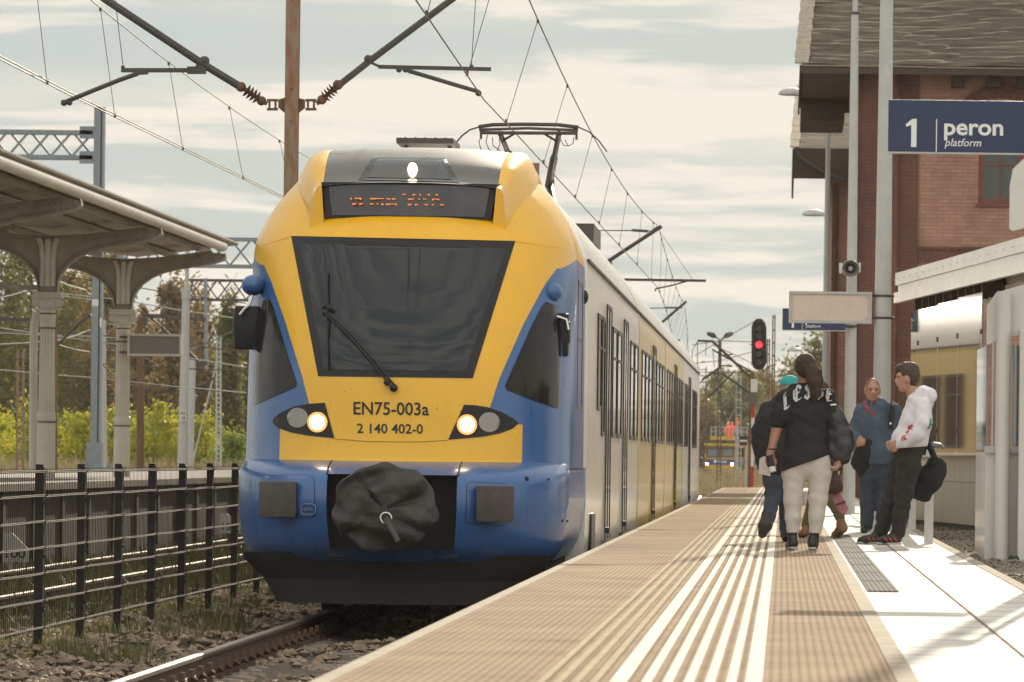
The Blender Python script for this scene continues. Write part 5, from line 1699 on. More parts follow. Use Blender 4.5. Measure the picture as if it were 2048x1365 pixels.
# ------------------------------------------------------------------ brick station building
def brick_mat(name, c1, c2, cm, scale=1.0):
    m, nt, b = new_mat(name)
    tc = nd(nt, 'ShaderNodeTexCoord'); sp = nd(nt, 'ShaderNodeSeparateXYZ'); cb = nd(nt, 'ShaderNodeCombineXYZ')
    ad = nd(nt, 'ShaderNodeMath', operation='ADD')
    nt.links.new(tc.outputs['Object'], sp.inputs[0]); nt.links.new(sp.outputs['X'], ad.inputs[0]); nt.links.new(sp.outputs['Y'], ad.inputs[1])
    nt.links.new(ad.outputs[0], cb.inputs['X']); nt.links.new(sp.outputs['Z'], cb.inputs['Y'])
    br = nd(nt, 'ShaderNodeTexBrick')
    br.inputs['Scale'].default_value = 1.0; br.inputs['Brick Width'].default_value = 0.27; br.inputs['Row Height'].default_value = 0.083
    br.inputs['Mortar Size'].default_value = 0.010; br.inputs['Bias'].default_value = -0.2
    br.inputs['Color1'].default_value = (*c1, 1); br.inputs['Color2'].default_value = (*c2, 1); br.inputs['Mortar'].default_value = (*cm, 1)
    nt.links.new(cb.outputs[0], br.inputs['Vector'])
    nz = nd(nt, 'ShaderNodeTexNoise'); nz.inputs['Scale'].default_value = 0.9; nz.inputs['Detail'].default_value = 9; nz.inputs['Roughness'].default_value = 0.7
    nt.links.new(tc.outputs['Object'], nz.inputs['Vector'])
    mr = nd(nt, 'ShaderNodeMapRange'); mr.inputs['From Min'].default_value = 0.3; mr.inputs['From Max'].default_value = 0.7; mr.inputs['To Min'].default_value = 0.68; mr.inputs['To Max'].default_value = 1.2
    nt.links.new(nz.outputs['Fac'], mr.inputs['Value'])
    vm = nd(nt, 'ShaderNodeVectorMath', operation='SCALE'); nt.links.new(br.outputs['Color'], vm.inputs[0]); nt.links.new(mr.outputs['Result'], vm.inputs['Scale'])
    nt.links.new(vm.outputs[0], b.inputs['Base Color']); b.inputs['Roughness'].default_value = 0.85
    bp = nd(nt, 'ShaderNodeBump'); bp.inputs['Strength'].default_value = 0.6; bp.inputs['Distance'].default_value = 0.01
    inv = nd(nt, 'ShaderNodeMath', operation='SUBTRACT'); inv.inputs[0].default_value = 1.0; nt.links.new(br.outputs['Fac'], inv.inputs[1])
    nt.links.new(inv.outputs[0], bp.inputs['Height']); nt.links.new(bp.outputs['Normal'], b.inputs['Normal'])
    return m
M['brick'] = brick_mat('weathered_red_brick', (0.42, 0.225, 0.17), (0.33, 0.17, 0.128), (0.28, 0.165, 0.13))
M['brick_dark'] = brick_mat('dark_and_shaded_brick', (0.165, 0.066, 0.046), (0.13, 0.052, 0.038), (0.10, 0.052, 0.042))  # darker copy: paints shade on the corner, also serves as dark trim
M['wood_brown'] = mat('brown_eaves_wood', (0.055, 0.034, 0.026), 0.75, var=0.25, stretch=(4, 4, 1))
M['frame_red'] = mat('red_brown_window_frame', (0.17, 0.045, 0.03), 0.55, var=0.15)
M['tin'] = mat('bare_tin_edge', (0.30, 0.26, 0.21), 0.8, col2=(0.20, 0.165, 0.13), scale=7, spec=0.1)
m, nt, b = new_mat('wrinkled_tar_paper'); M['tar'] = m
tc = nd(nt, 'ShaderNodeTexCoord'); mp = nd(nt, 'ShaderNodeMapping'); mp.inputs['Scale'].default_value = (0.55, 3.0, 3.0)
nt.links.new(tc.outputs['Object'], mp.inputs['Vector'])
nz = nd(nt, 'ShaderNodeTexNoise'); nz.inputs['Scale'].default_value = 1.25; nz.inputs['Detail'].default_value = 7; nz.inputs['Roughness'].default_value = 0.6; nz.inputs['Distortion'].default_value = 0.6
nt.links.new(mp.outputs['Vector'], nz.inputs['Vector'])
n2 = nd(nt, 'ShaderNodeTexNoise'); n2.inputs['Scale'].default_value = 30; n2.inputs['Detail'].default_value = 4
nt.links.new(tc.outputs['Object'], n2.inputs['Vector'])
rp = nd(nt, 'ShaderNodeValToRGB'); rp.color_ramp.elements[0].position = 0.35; rp.color_ramp.elements[1].position = 0.68
rp.color_ramp.elements[0].color = (0.060, 0.050, 0.038, 1); rp.color_ramp.elements[1].color = (0.23, 0.195, 0.15, 1)
mxn = nd(nt, 'ShaderNodeMix', data_type='FLOAT'); mxn.inputs['Factor'].default_value = 0.35
nt.links.new(nz.outputs['Fac'], mxn.inputs['A']); nt.links.new(n2.outputs['Fac'], mxn.inputs['B'])
nt.links.new(mxn.outputs['Result'], rp.inputs['Fac']); nt.links.new(rp.outputs['Color'], b.inputs['Base Color'])
b.inputs['Roughness'].default_value = 0.9; b.inputs['Specular IOR Level'].default_value = 0.04
bp = nd(nt, 'ShaderNodeBump'); bp.inputs['Strength'].default_value = 1.0; bp.inputs['Distance'].default_value = 0.30
nt.links.new(nz.outputs['Fac'], bp.inputs['Height']); nt.links.new(bp.outputs['Normal'], b.inputs['Normal'])

BY = 125.0
bld = thing('station_building', 'old red brick station building with wide eaves and a wrinkled tar paper roof', 'building', (7, BY, PZ))
GZ = 0.5
bxp_ = lambda px, py, Y=BY: P(px, py, Y)
Xl = P(1714, 400, BY).x
ze = P(1820, 131, BY - 1.0).z
# near block
q = MB()
q.box(Xl, P(1790, 400, BY).x, BY - 0.26, BY + 0.04, GZ, ze - 0.02)              # corner pilaster
q.box(Xl - 0.05, P(1790, 400, BY).x + 0.05, BY - 0.32, BY + 0.04, GZ, GZ + 1.0)
q.build('corner_pilaster', M['brick_dark'], bld, smooth=0)  # shade on the corner put into the darker brick colour
wx0, wx1 = P(1957, 360, BY).x, P(2047, 360, BY).x
wz0 = P(2000, 412, BY).z; wz1 = P(2000, 250, BY).z
q = MB()
yw0, yw1 = BY + 0.04, BY + 0.45
X0, X1 = Xl, Xl + 11
pan_x = P(1836, 400, BY).x
# wall with the tall arched window opening
q.box(P(1790, 400, BY).x, wx0, yw0, yw1, GZ, ze - 0.02).box(wx1, X1, yw0, yw1, GZ, ze - 0.02)
q.box(wx0, wx1, yw0, yw1, GZ, wz0)
xc, rad = (wx0+wx1)/2, (wx1-wx0)/2
arc = [(xc + rad*math.cos(t_), wz1 + 0.38*math.sin(t_)) for t_ in np.linspace(0, math.pi, 13)]
q.prism(arc + [(wx0, ze - 0.021), (wx1, ze - 0.021)], 'y', yw0, yw1)
q.box(Xl, Xl + 0.4, yw1, BY + 14, GZ, ze - 0.02)
q.build('wall', M['brick'], bld, smooth=0)
q = MB(); q.box(P(1798, 400, BY).x, pan_x, yw0 - 0.07, yw0 - 0.001, GZ, ze - 0.021); q.build('shaded_wall_strip', M['brick_dark'], bld, smooth=0)  # added strip of darker brick standing for the shaded part of the wall
q = MB()
for k in range(13):
    an0, an1 = math.pi*k/13 + 0.02, math.pi*(k+1)/13 - 0.02
    ri, ro = 1.0, 1.0
    p4 = []
    for an, e in ((an0, 0.03), (an1, 0.03), (an1, 0.34), (an0, 0.34)):
        p4.append((xc + (rad + 0.18 + e)*math.cos(an), wz1 + 0.06 + (0.38 + 0.12 + e)*math.sin(an)))
    q.prism(p4, 'y', yw0 - 0.05, yw0 - 0.002)
q.build('window_arch', M['brick_dark'], bld, smooth=0)
q = MB()
k = 0
x = P(1836, 510, BY).x; zt, zb_ = P(1900, 500, BY).z, P(1900, 526, BY).z
while x < X1 - 0.2:
    q.box(x, x + 0.105, yw0 - 0.05, yw0 - 0.002, zb_, zt); x += 0.15
q.box(P(1836, 510, BY).x, X1, yw0 - 0.075, yw0 - 0.003, zt + 0.002, zt + 0.07)
q.build('brick_frieze', M['brick_dark'], bld, smooth=0)
for px in (1915, 1985, 2046):
    c = P(px, 152, BY); q = MB(); q.box(c.x - 0.14, c.x + 0.14, BY - 0.5, yw0 - 0.003, ze - 0.42, ze - 0.03); q.build('eave_bracket', M['wood_brown'], bld, smooth=0)
# window
wd = MB(); t_ = 0.11
wd.box(wx0, wx0 + t_, yw0 + 0.05, yw0 + 0.15, wz0 + 0.05, wz1 + 0.2).box(wx1 - t_, wx1, yw0 + 0.05, yw0 + 0.15, wz0 + 0.05, wz1 + 0.2)
wd.box(wx0 + t_, wx1 - t_, yw0 + 0.05, yw0 + 0.15, wz0 + 0.05, wz0 + 0.05 + t_).box(xc - 0.022, xc + 0.022, yw0 + 0.05, yw0 + 0.15, wz0 + 0.05 + t_, wz1 + 0.3)
for zz in (P(2000, 330, BY).z, P(2000, 250, BY).z): wd.box(wx0 + t_, wx1 - t_, yw0 + 0.055, yw0 + 0.145, zz - 0.02, zz + 0.02)
wf = wd.build('window', M['frame_red'], bld, smooth=0)
m, nt, b = new_mat('old_window_pane'); M['old_pane'] = m
b.inputs['Base Color'].default_value = (0.05, 0.055, 0.055, 1); b.inputs['Roughness'].default_value = 0.06
q = MB(); q.box(wx0 + t_, wx1 - t_, yw0 + 0.09, yw0 + 0.11, wz0 + 0.05, wz1 + 0.35); q.build('pane', M['old_pane'], wf, smooth=0)
q = MB(); q.box(wx0 - 0.06, wx1 + 0.06, yw0 - 0.06, yw0 + 0.049, wz0 - 0.02, wz0 + 0.045); q.build('sill', M['frame_red'], wf, smooth=0)
# hipped roof with level eaves
rx0 = P(1603, 131, BY - 1).x
ey = BY - 1.0
hipx = (P(1611, 0, BY + 3).x - rx0)
rf = MB()
ridge = 7.5
pts = [(rx0, ey, ze), (X1 + 2, ey, ze), (X1 + 2, ey + 8, ze + 2.8), (rx0 + 0.22, ey + 8, ze + 2.8)]
vs, fs = [], []
NX, NY = 120, 90
rr_ = random.Random(2)
for j in range(NY + 1):
    v = j/NY
    for i in range(NX + 1):
        u = i/NX
        a_ = Vector(pts[0]).lerp(Vector(pts[1]), u); b2 = Vector(pts[3]).lerp(Vector(pts[2]), u)
        p_ = a_.lerp(b2, v)
        p_.z += 0.022*math.sin(v*62 + 2.5*math.sin(u*9) + 3*math.sin(u*23 + v*8)) * (0.3 + 0.7*abs(math.sin(u*7 + v*5))) + 0.014*math.sin(v*131 + 4*math.sin(u*14))
        vs.append(p_)
fs = [(j*(NX+1)+i, j*(NX+1)+i+1, (j+1)*(NX+1)+i+1, (j+1)*(NX+1)+i) for j in range(NY) for i in range(NX)]
rf.add(vs, fs)
k = len(rf.v); rf.add([(rx0, ey, ze), (rx0 + 0.22, ey + 8, ze + 2.8), (rx0, ey + 15.5, ze), (X1 + 2, ey + 15.5, ze), (X1 + 2, ey + 8, ze + 2.8)], [(0, 1, 2), (1, 2, 3, 4)])
roof = rf.build('roof', M['tar'], bld, smooth=50, fix=False)
q = MB(); q.box(rx0 + 0.03, X1 + 2, ey + 0.03, ey + 15.4, ze - 0.12, ze - 0.06); q.build('soffit', M['wood_brown'], roof, smooth=0)
q = MB(); q.box(rx0 - 0.01, X1 + 2, ey - 0.03, ey, ze - 0.20, ze - 0.02); q.box(rx0 - 0.04, rx0 + 0.0, ey, ey + 15, ze - 0.20, ze - 0.02); q.build('fascia', M['wood_brown'], roof, smooth=0)
q = MB(); q.box(rx0 - 0.02, P(1850,130,BY).x, ey - 0.06, ey - 0.031, ze - 0.045, ze - 0.015); q.box(P(1850,130,BY).x, X1 + 2, ey - 0.05, ey - 0.031, ze - 0.055, ze - 0.03)
hp = [Vector((rx0, ey - 0.02, ze + 0.02)), Vector((rx0 + 0.22, ey + 8, ze + 2.83))]
d_ = (hp[1] - hp[0])
for k in range(16):
    a_ = hp[0] + d_*(k/16); b2 = hp[0] + d_*((k+0.97)/16)
    q.bar(a_, b2, 0.30 + 0.03*(k % 2), 0.03, up=(0, -0.28, 0.96))
q.build('tin_edge', M['tin'], roof, smooth=0)
q = MB(); z_ = ze - 0.06
q.box(P(1606, 0, BY).x, P(1700, 0, BY).x, BY + 9.0, BY + 13.9, P(0, 222, BY + 9).z, z_ - 0.07); q.build('eave_box', M['wood_brown'], roof, smooth=0)
q = MB(); q.box(Xl - 0.06, Xl + 0.02, BY - 0.40, BY - 0.33, GZ, P(0, 138, BY).z); q.build('downpipe', M['rust2'], bld, smooth=0)
# farther lower wing
WY = 141.0
wX = P(1667, 450, WY).x; wze = P(1640, 297, WY).z
q = MB(); q.box(wX, 12, WY + 1.0, WY + 13, GZ, wze - 0.02); wing = q.build('wing_wall', M['brick'], bld, smooth=0)
wrx = P(1589, 297, WY).x
rf = MB()
rf.add([(wrx, WY, wze), (12, WY, wze), (12, WY + 7, wze + 2.0), (wrx + 0.15, WY + 7, wze + 2.0), (wrx, WY + 14, wze), (12, WY + 14, wze)], [(0, 1, 2, 3), (3, 2, 5, 4), (0, 3, 4)])
wr = rf.build('wing_roof', M['tar'], bld, smooth=0, fix=False)
q = MB(); q.box(wrx - 0.05, 12, WY - 0.03, WY, P(0, 338, WY).z, wze - 0.01); q.box(wrx - 0.05, wrx, WY, WY + 13, P(0, 338, WY).z + 0.1, wze - 0.01); q.build('fascia', M['wood_brown'], wr, smooth=0)
q = MB()
for k in range(9):
    a_ = Vector((wrx, WY - 0.02, wze + 0.02)); b2 = Vector((wrx + 0.15, WY + 7, wze + 2.02))
    q.bar(a_.lerp(b2, k/9), a_.lerp(b2, (k + 0.96)/9), 0.22 + 0.03*(k % 2), 0.03, up=(0, -0.28, 0.96))
q.build('tin_edge', M['tin'], wr, smooth=0)
q = MB(); q.tube([P(1593, 300, WY - 0.1), P(1598, 315, WY - 0.1), P(1640, 342, WY - 0.1), P(1690, 362, WY - 0.1)], 0.05, 8); q.build('gutter_pipe', M['dark_steel'], wr)
q = MB(); q.box(wX - 0.03, wX + 0.10, WY + 0.90, WY + 0.98, GZ, P(0, 345, WY).z); q.box(wX + 0.03, wX + 0.07, WY + 0.86, WY + 0.89, GZ + 2, P(0, 400, WY).z)
q.build('corner_board', M['rust2'], wing, smooth=0)

# ------------------------------------------------------------------ glazed shelter beside the platform
M['shelter_white'] = mat('shelter_grey_white_steel', (0.56, 0.535, 0.50), 0.4, var=0.08, scale=2, stretch=(1, 1, 0.3), coat=0.2)
M['shelter_glass'] = glass_mat('shelter_glass', (0.80, 0.84, 0.78))
m, nt, b = new_mat('mirror_glass_panel'); M['panel_glass'] = m
b.inputs['Base Color'].default_value = (0.05, 0.05, 0.045, 1); b.inputs['Roughness'].default_value = 0.035; b.inputs['IOR'].default_value = 1.9
M['shelter_wall'] = mat('rendered_low_wall', (0.34, 0.31, 0.27), 0.8, col2=(0.42, 0.385, 0.34), scale=2.5, stretch=(2, 2, 0.6), bump=0.1)
M['plinth'] = mat('dark_plinth', (0.05, 0.044, 0.04), 0.85, var=0.2)
A = Vector((P(1823, 760, 77).x, 77.0, 0)); B = Vector((P(1972, 760, 69).x, 69.0, 0))
dv_ = (B - A); ln = dv_.length; du = dv_/ln
nrm = Vector((-du.y, du.x, 0))
if nrm.x > 0: nrm = -nrm
sh = thing('glazed_shelter', 'grey waiting shelter with tall glass panels on a low rendered wall', 'shelter', (A.x + 1.5, 73, PZ))
def wall_seg(mb, u0, u1, n0, n1, z0, z1):
    p = [A + du*u0 + nrm*n0, A + du*u1 + nrm*n0, A + du*u1 + nrm*n1, A + du*u0 + nrm*n1]
    mb.add([(v.x, v.y, z) for z in (z0, z1) for v in p], [(0,3,2,1),(4,5,6,7),(0,1,5,4),(1,2,6,5),(2,3,7,6),(3,0,4,7)])
gz0 = 1.50
U1 = ln + 0.3
q = MB(); wall_seg(q, -0.2, U1, -0.25, -0.02, 1.15, gz0 - 0.02); wall_seg(q, -0.2, U1, -0.25, -0.012, 0.62, 1.145); q.build('low_wall', M['shelter_wall'], sh, smooth=0)
q = MB(); wall_seg(q, -0.2, U1, -0.22, -0.03, 0.4, 0.62); q.build('plinth', M['plinth'], sh, smooth=0)
q = MB(); wall_seg(q, -0.2, U1, -0.16, 0.06, gz0 - 0.018, gz0 + 0.015); q.build('sill', M['shelter_white'], sh, smooth=0)
bounds = [0.0, 0.105, 0.385, 0.675, 0.985]
us = [ln*f for f in (0.0, 0.12, 0.41, 0.69, 1.0)]
tops = [3.40, 3.42, 3.44, 3.46]
gp = []
for k in range(4):
    q = MB(); wall_seg(q, us[k] + 0.02, us[k+1] - 0.02, 0.004 + 0.012*k, 0.016 + 0.012*k, gz0 + 0.02, tops[k]); gp.append(q.build('glass_panel', M['panel_glass'], sh, smooth=0))
    for z in (2.98, 1.80):
        for c0_, c1_ in ((-0.10, -0.05), (0.0, 0.05)):
            q = MB(); wall_seg(q, us[k+1] + c0_, us[k+1] + c1_, 0.018 + 0.012*k, 0.035 + 0.012*k, z - 0.032, z + 0.032); q.build('glass_clamp', M['dark_steel'], gp[-1], smooth=0)
    q = MB(); wall_seg(q, us[k+1] - 0.045, us[k+1] - 0.021, 0.017 + 0.012*k, 0.024 + 0.012*k, gz0 + 0.02, tops[k]); q.build('glass_edge', M['shelter_white'], gp[-1], smooth=0)
q = MB()
for k in range(10):
    q = MB(); wall_seg(q, 0.5 + k*0.8, 0.60 + k*0.8, -0.25, 0.03, 3.43, 3.70); q.build('roof_rib', M['wood_brown'], sh, smooth=0)
q = MB(); wall_seg(q, -0.3, ln + 6, -3.2, -0.26, 3.55, 3.72); q.build('ceiling', M['shelter_white'], sh, smooth=0)
q = MB()
F0 = P(1790, 585, 78.0)
off = (Vector((F0.x, F0.y, 0)) - A)
u0 = off.dot(du); n0 = off.dot(nrm)
wall_seg(q, u0, u0 + 18, -3.3, n0, 3.80, 3.97); wall_seg(q, u0 + 0.1, u0 + 18, n0 - 0.3, n0 - 0.03, 3.70, 3.799)
wall_seg(q, u0 + 0.02, u0 + 18, n0 - 0.05, n0 + 0.02, 3.56, 3.699)
for k in range(24):
    for z in (3.88, 3.63):
        p_ = A + du*(u0 + 0.4 + 0.75*k) + nrm*(n0 + 0.012); q.ball((p_.x, p_.y, z), 0.008, n=6, m=4)
q.build('roof_fascia', M['shelter_white'], sh, smooth=0)
# nearer entrance lobby of the shelter: post, base panels, glass
KY = 50.0
kk = thing('shelter_lobby', 'white panelled shelter lobby with a round post at the right edge', 'shelter', P(2010, 1110, KY))
def kx(px): return P(px, 900, KY).x
zt = lambda py: P(2010, py, KY).z
q = MB(); q.box(kx(1972), kx(1990), KY + 0.1, KY + 2.6, GZ, zt(905)); q.box(kx(1990), kx(2120), KY + 0.1, KY + 0.16, GZ, zt(907)); q.build('base_panel', M['shelter_white'], kk, smooth=0)
q = MB(); q.box(kx(1972), kx(1976), KY + 0.12, KY + 2.6, zt(900), zt(690)); q.box(kx(2022), kx(2120), KY + 0.12, KY + 0.14, zt(900), zt(690)); q.build('glass_panel', M['panel_glass'], kk, smooth=0)
q = MB()
for px in (1983, 1990, 2028): q.box(kx(px), kx(px + 3), KY + 0.08, KY + 0.12, zt(900), zt(680))
q.box(kx(1970), kx(2120), KY + 0.06, KY + 0.19, zt(907), zt(893))
q.build('glazing_bar', M['pole_grey'], kk, smooth=0)
q = MB(); q.tube([(kx(2005), KY, GZ), (kx(2005), KY, zt(583))], 0.062, 20); q.build('post', M['shelter_white'], kk)
q = MB(); q.prism([(kx(1972), zt(690)), (kx(1972), zt(612)), (kx(1990), zt(585)), (kx(2120), zt(545)), (kx(2120), zt(660)), (kx(2022), zt(672))], 'y', KY + 0.09, KY + 0.2); q.build('top_panel', M['shelter_white'], kk, smooth=0)
q = MB(); q.box(kx(2036), kx(2120), KY - 0.2, KY + 0.05, GZ, zt(660)); q.build('end_panel', M['shelter_white'], kk, smooth=0, bevel=0.01)
q = MB()
for px in (2022, 2032): q.ball((kx(px), KY - 0.35, zt(1122)), 0.03, 0.03, 0.055)
q.box(kx(2014), kx(2040), KY - 0.45, KY - 0.2, zt(1142), zt(1132)); q.build('door_stop', M['black'], kk)

# lean rail on white posts, the man in the hoodie leans on it
lr = thing('lean_rail', 'pale lean rail on square posts at the edge of the paving', 'lean rail', P(1857, 1088, 55.3))
q = MB(); a_ = P(1857, 1088, 55.3); q.box(a_.x - 0.043, a_.x + 0.043, 55.26, 55.34, PZ - 0.1, P(0, 882, 55.3).z); q.build('post', M['shelter_white'], lr, smooth=0, bevel=0.006)
q = MB(); b2 = P(1824, 1050, 66); q.box(b2.x - 0.043, b2.x + 0.043, 65.96, 66.04, PZ - 0.1, P(0, 897, 66).z); q.build('post', M['shelter_white'], lr, smooth=0, bevel=0.006)
q = MB(); top0 = Vector((a_.x - 0.02, 55.1, P(0, 884, 55.3).z)); top1 = Vector((b2.x + 0.0, 66.3, P(0, 884, 55.3).z))
q.bar(top0, top1, 0.10, 0.07)
q.bar(top0 + Vector((0, 0.1, -0.22)), top1 + Vector((0, 0, -0.22)), 0.035, 0.30)
q.build('rail', M['shelter_white'], lr, smooth=0)
q = MB(); q.tube([P(1866, 888, 55.3), P(1880, 890, 55.5), P(1885, 896, 55.6)], 0.02, 8); q.build('hook', M['chrome'], lr)
# ------------------------------------------------------------------ signal and masts beyond the platform end
SY = 170.0
M['signal_black'] = mat('signal_black', (0.020, 0.018, 0.018), 0.5, var=0.2)
M['red_paint'] = mat('red_post_paint', (0.42, 0.03, 0.025), 0.5, var=0.1)
M['red_lamp'] = emit('red_signal_light', (1.0, 0.02, 0.03), 2.5)
M['lens_off'] = mat('unlit_signal_lens', (0.045, 0.042, 0.035), 0.15, var=0.2)
sg = thing('railway_signal', 'tall black railway signal showing one red light', 'signal', P(1517, 975, SY))
def spx(px, py, d=0.0): return P(px, py, SY + d)
q = MB()
outl = [(1503,655),(1506,645),(1513,638),(1523,638),(1530,645),(1533,655),(1533,725),(1529,735),(1523,740),(1512,740),(1506,735),(1503,725)]
q.prism([(spx(*p).x, spx(*p).z) for p in outl], 'y', SY - 0.02, SY + 0.16)
q.build('backboard', M['signal_black'], sg, smooth=0)
q = MB(); q.box(spx(1514,0).x, spx(1525,0).x, SY, SY + 0.1, spx(0,638).z, spx(0,625).z); q.build('top_box', M['signal_black'], sg, smooth=0)
for k, py in enumerate((656, 672, 690, 708, 725)):
    c = spx(1518, py)
    hd = MB()
    n = 16; vs = []
    for y in (-0.02, -0.24):
        for i in range(n):
            an = 2*math.pi*i/n; L = 1.0 if math.sin(an) > -0.5 else 0.2
            vs.append((c.x + 0.125*math.cos(an), SY + (y if y > -0.1 else -0.03 + (y + 0.03)*L), c.z + 0.125*math.sin(an)))
    hd.add(vs, [(i, (i+1) % n, n + (i+1) % n, n + i) for i in range(n)])
    h = hd.build('lamp_hood', M['signal_black'], sg, smooth=60)
    l = MB(); l.disc((c.x, SY - 0.022, c.z), (0, -1, 0), 0.10, 0.02, 18)
    l.build('lens', M['red_lamp'] if py == 690 else M['lens_off'], h)
q = MB(); q.box(spx(1511,0).x, spx(1524,0).x, SY - 0.03, SY + 0.02, spx(0,766).z, spx(0,740).z); pl_ = q.build('number_plate', M['white'], sg, smooth=0)
q = MB(); q.box(spx(1508,0).x, spx(1524,0).x, SY - 0.05, SY + 0.15, spx(0,789).z, spx(0,767).z); q.build('cable_box', mat('grey_box', (0.10, 0.10, 0.10), 0.6, var=0.1), sg, smooth=0)
for i, (a, b_, mm) in enumerate(((790,818,'red_paint'),(818,845,'white'),(845,870,'red_paint'),(870,915,'white'),(915,945,'red_paint'),(945,980,'red_paint'))):
    q = MB(); z1, z0 = spx(0,a).z, spx(0,b_).z
    if i == 5: z0 = -0.5
    q.tube([(spx(1516,0).x, SY + 0.08, z0), (spx(1516,0).x, SY + 0.08, z1)], 0.05, 12); q.build('post_band', M[mm], sg)
q = MB(); q.bar(spx(1527,745), spx(1523,730), 0.04); q.bar(spx(1500,690,0.3), spx(1503,690,0.1), 0.03); q.build('side_bracket', M['signal_black'], sg, smooth=0)
bsn = thing('striped_marker_board', 'small black and white striped board on a thin post beside the signal', 'sign', P(1498, 930, 175))
q = MB(); q.box(P(1490,0,175).x, P(1505,0,175).x, 174.97, 175.0, P(0,873,175).z, P(0,855,175).z); q.build('board', M['signal_black'], bsn, smooth=0)
q = MB(); q.box(P(1490,0,175).x, P(1505,0,175).x, 174.96, 174.968, P(0,866,175).z, P(0,862,175).z); q.build('stripe', M['white'], bsn, smooth=0)
q = MB(); q.tube([(P(1503,0,175).x, 175.05, -0.5), (P(1503,0,175).x, 175.05, P(0,856,175).z)], 0.03, 8); q.build('post', M['pole_grey'], bsn)

# lattice mast right of the signal with long cantilevers to the left
lm = thing('catenary_mast', 'rusty twin channel mast right behind the red signal', 'mast', P(1544, 975, 186))
Y = 186.0
q = MB()
for px, top in ((1537, 678), (1548, 630)):
    a = P(px, top, Y); 
    for d in (-0.035, 0.035): q.box(a.x + d - 0.02, a.x + d + 0.02, Y, Y + 0.25, -0.5, a.z)
    for k in range(9):
        z = a.z - 0.06 - 0.42*k
        q.box(a.x - 0.05, a.x + 0.05, Y - 0.006, Y, z - 0.05, z)
q.build('post', M['rust2'], lm, smooth=0)
q = MB()
q.tube([P(1538,690,Y), P(1500,690,Y)], 0.015, 6)
q.build('tie_wire', M['dark_steel'], lm)
lm2 = thing('catenary_mast', 'mast hidden behind the signal with two long tubes slanting up to the left', 'mast', P(1512, 975, 178))
Y = 178.0
q = MB(); x_ = P(1512, 0, Y).x; h_mast(x_, Y, -0.5, P(0, 748, Y).z + 0.3, 0.14, q); q.build('post', M['rust2'], lm2, smooth=0)
q = MB()
q.tube([P(1510,764,Y), P(1424,682,Y)], 0.042, 8); q.tube([P(1510,748,Y), P(1424,699,Y)], 0.025, 8)
q.bar(P(1395,682,Y), P(1426,683,Y), 0.07); q.bar(P(1447,711,Y), P(1465,709,Y), 0.045); q.bar(P(1442,732,Y), P(1464,732,Y), 0.04)
q.build('cantilever_tube', M['dark_steel'], lm2)
q = MB(); q.tube([P(1512,795,Y+6), P(1445,748,Y+6)], 0.035, 8); q.tube([P(1415,797,Y+6), P(1468,744,Y+6)], 0.03, 8); q.bar(P(1424,748,Y+6), P(1500,744,Y+6), 0.03)
q.tube([P(1404,760,Y+6), P(1440,735,Y+6)], 0.035, 8)
q.build('rear_cantilever', M['dark_steel'], lm2)
q = MB()
for pts in ([(1395,684),(1385,700),(1384,720),(1388,735)], [(1410,680),(1413,690),(1411,706),(1412,712)], [(1395,684),(1395,740)], [(1426,700),(1427,720),(1429,735)]):
    q.tube([P(*p, Y) for p in pts], 0.012, 5)
q.build('jumper_wire', M['wire'], lm2)
def lattice2(name, label, px, top, bot, Y, w, m, rungs):
    return lattice(name, label, px, top, bot, Y, w, m, rungs, 0.75)
lattice2('catenary_mast', 'dark lattice mast at the very end of the train', 1405, 733, 985, 330.0, 0.55, M['rust2'], 22)
lattice2('lattice_mast', 'pale thin lattice mast right of the double street lamp', 1477, 747, 960, 300.0, 0.30, M['pole_grey'], 16)
dl = thing('street_lamp', 'lattice lamp post with two lamp heads in front of the yellow works vehicle', 'street lamp', P(1440, 945, 260))
q = MB(); a, b_ = P(1440, 683, 260), P(1438, 945, 260)
for s in (-1, 1): q.bar((b_.x + s*0.09, 260, -0.5), (a.x + s*0.05, 260, a.z), 0.045)
for k in range(26): q.bar((b_.x - 0.08, 260, 0.2 + 0.2*k), (b_.x + 0.08, 260, 0.3 + 0.2*k), 0.03)
q.tube([(a.x, 260, a.z - 1.2), (a.x, 260, a.z)], 0.07, 8)
q.build('post', M['dark_steel'], dl, smooth=0)
for s in (-1, 1):
    q = MB(); q.tube([P(1440,681,260), P(1440 + s*9,674,260)], 0.03, 6)
    q.tube([P(1440 + s*8,675,260), P(1440 + s*14,671,260), P(1440 + s*26,667,260)], [0.06,0.13,0.07], 8); q.build('lamp_head', M['dark_steel'], dl)
for i, (pts, Y) in enumerate(((((1390,712),(1440,682),(1506,645)), 190.0), (((1385,690),(1440,682),(1503,684)), 190.0), (((1380,728),(1440,722),(1505,704)), 195.0), (((1385,745),(1440,744),(1505,742)), 200.0),
        (((1425,690),(1470,710),(1505,728)), 205.0), (((1400,830),(1450,812),(1512,811)), 240.0), (((1440,870),(1470,820),(1512,810)), 240.0), (((1440,760),(1465,800),(1500,830)), 220.0))):
    q = MB(); q.tube([P(*p, Y + k*3) for k, p in enumerate(pts)], 0.014, 5)
    tag(q.build('overhead_wire', M['wire'], smooth=60), 'thin overhead wire between the end of the train and the signal', 'wire', 'wires between the train and the signal')

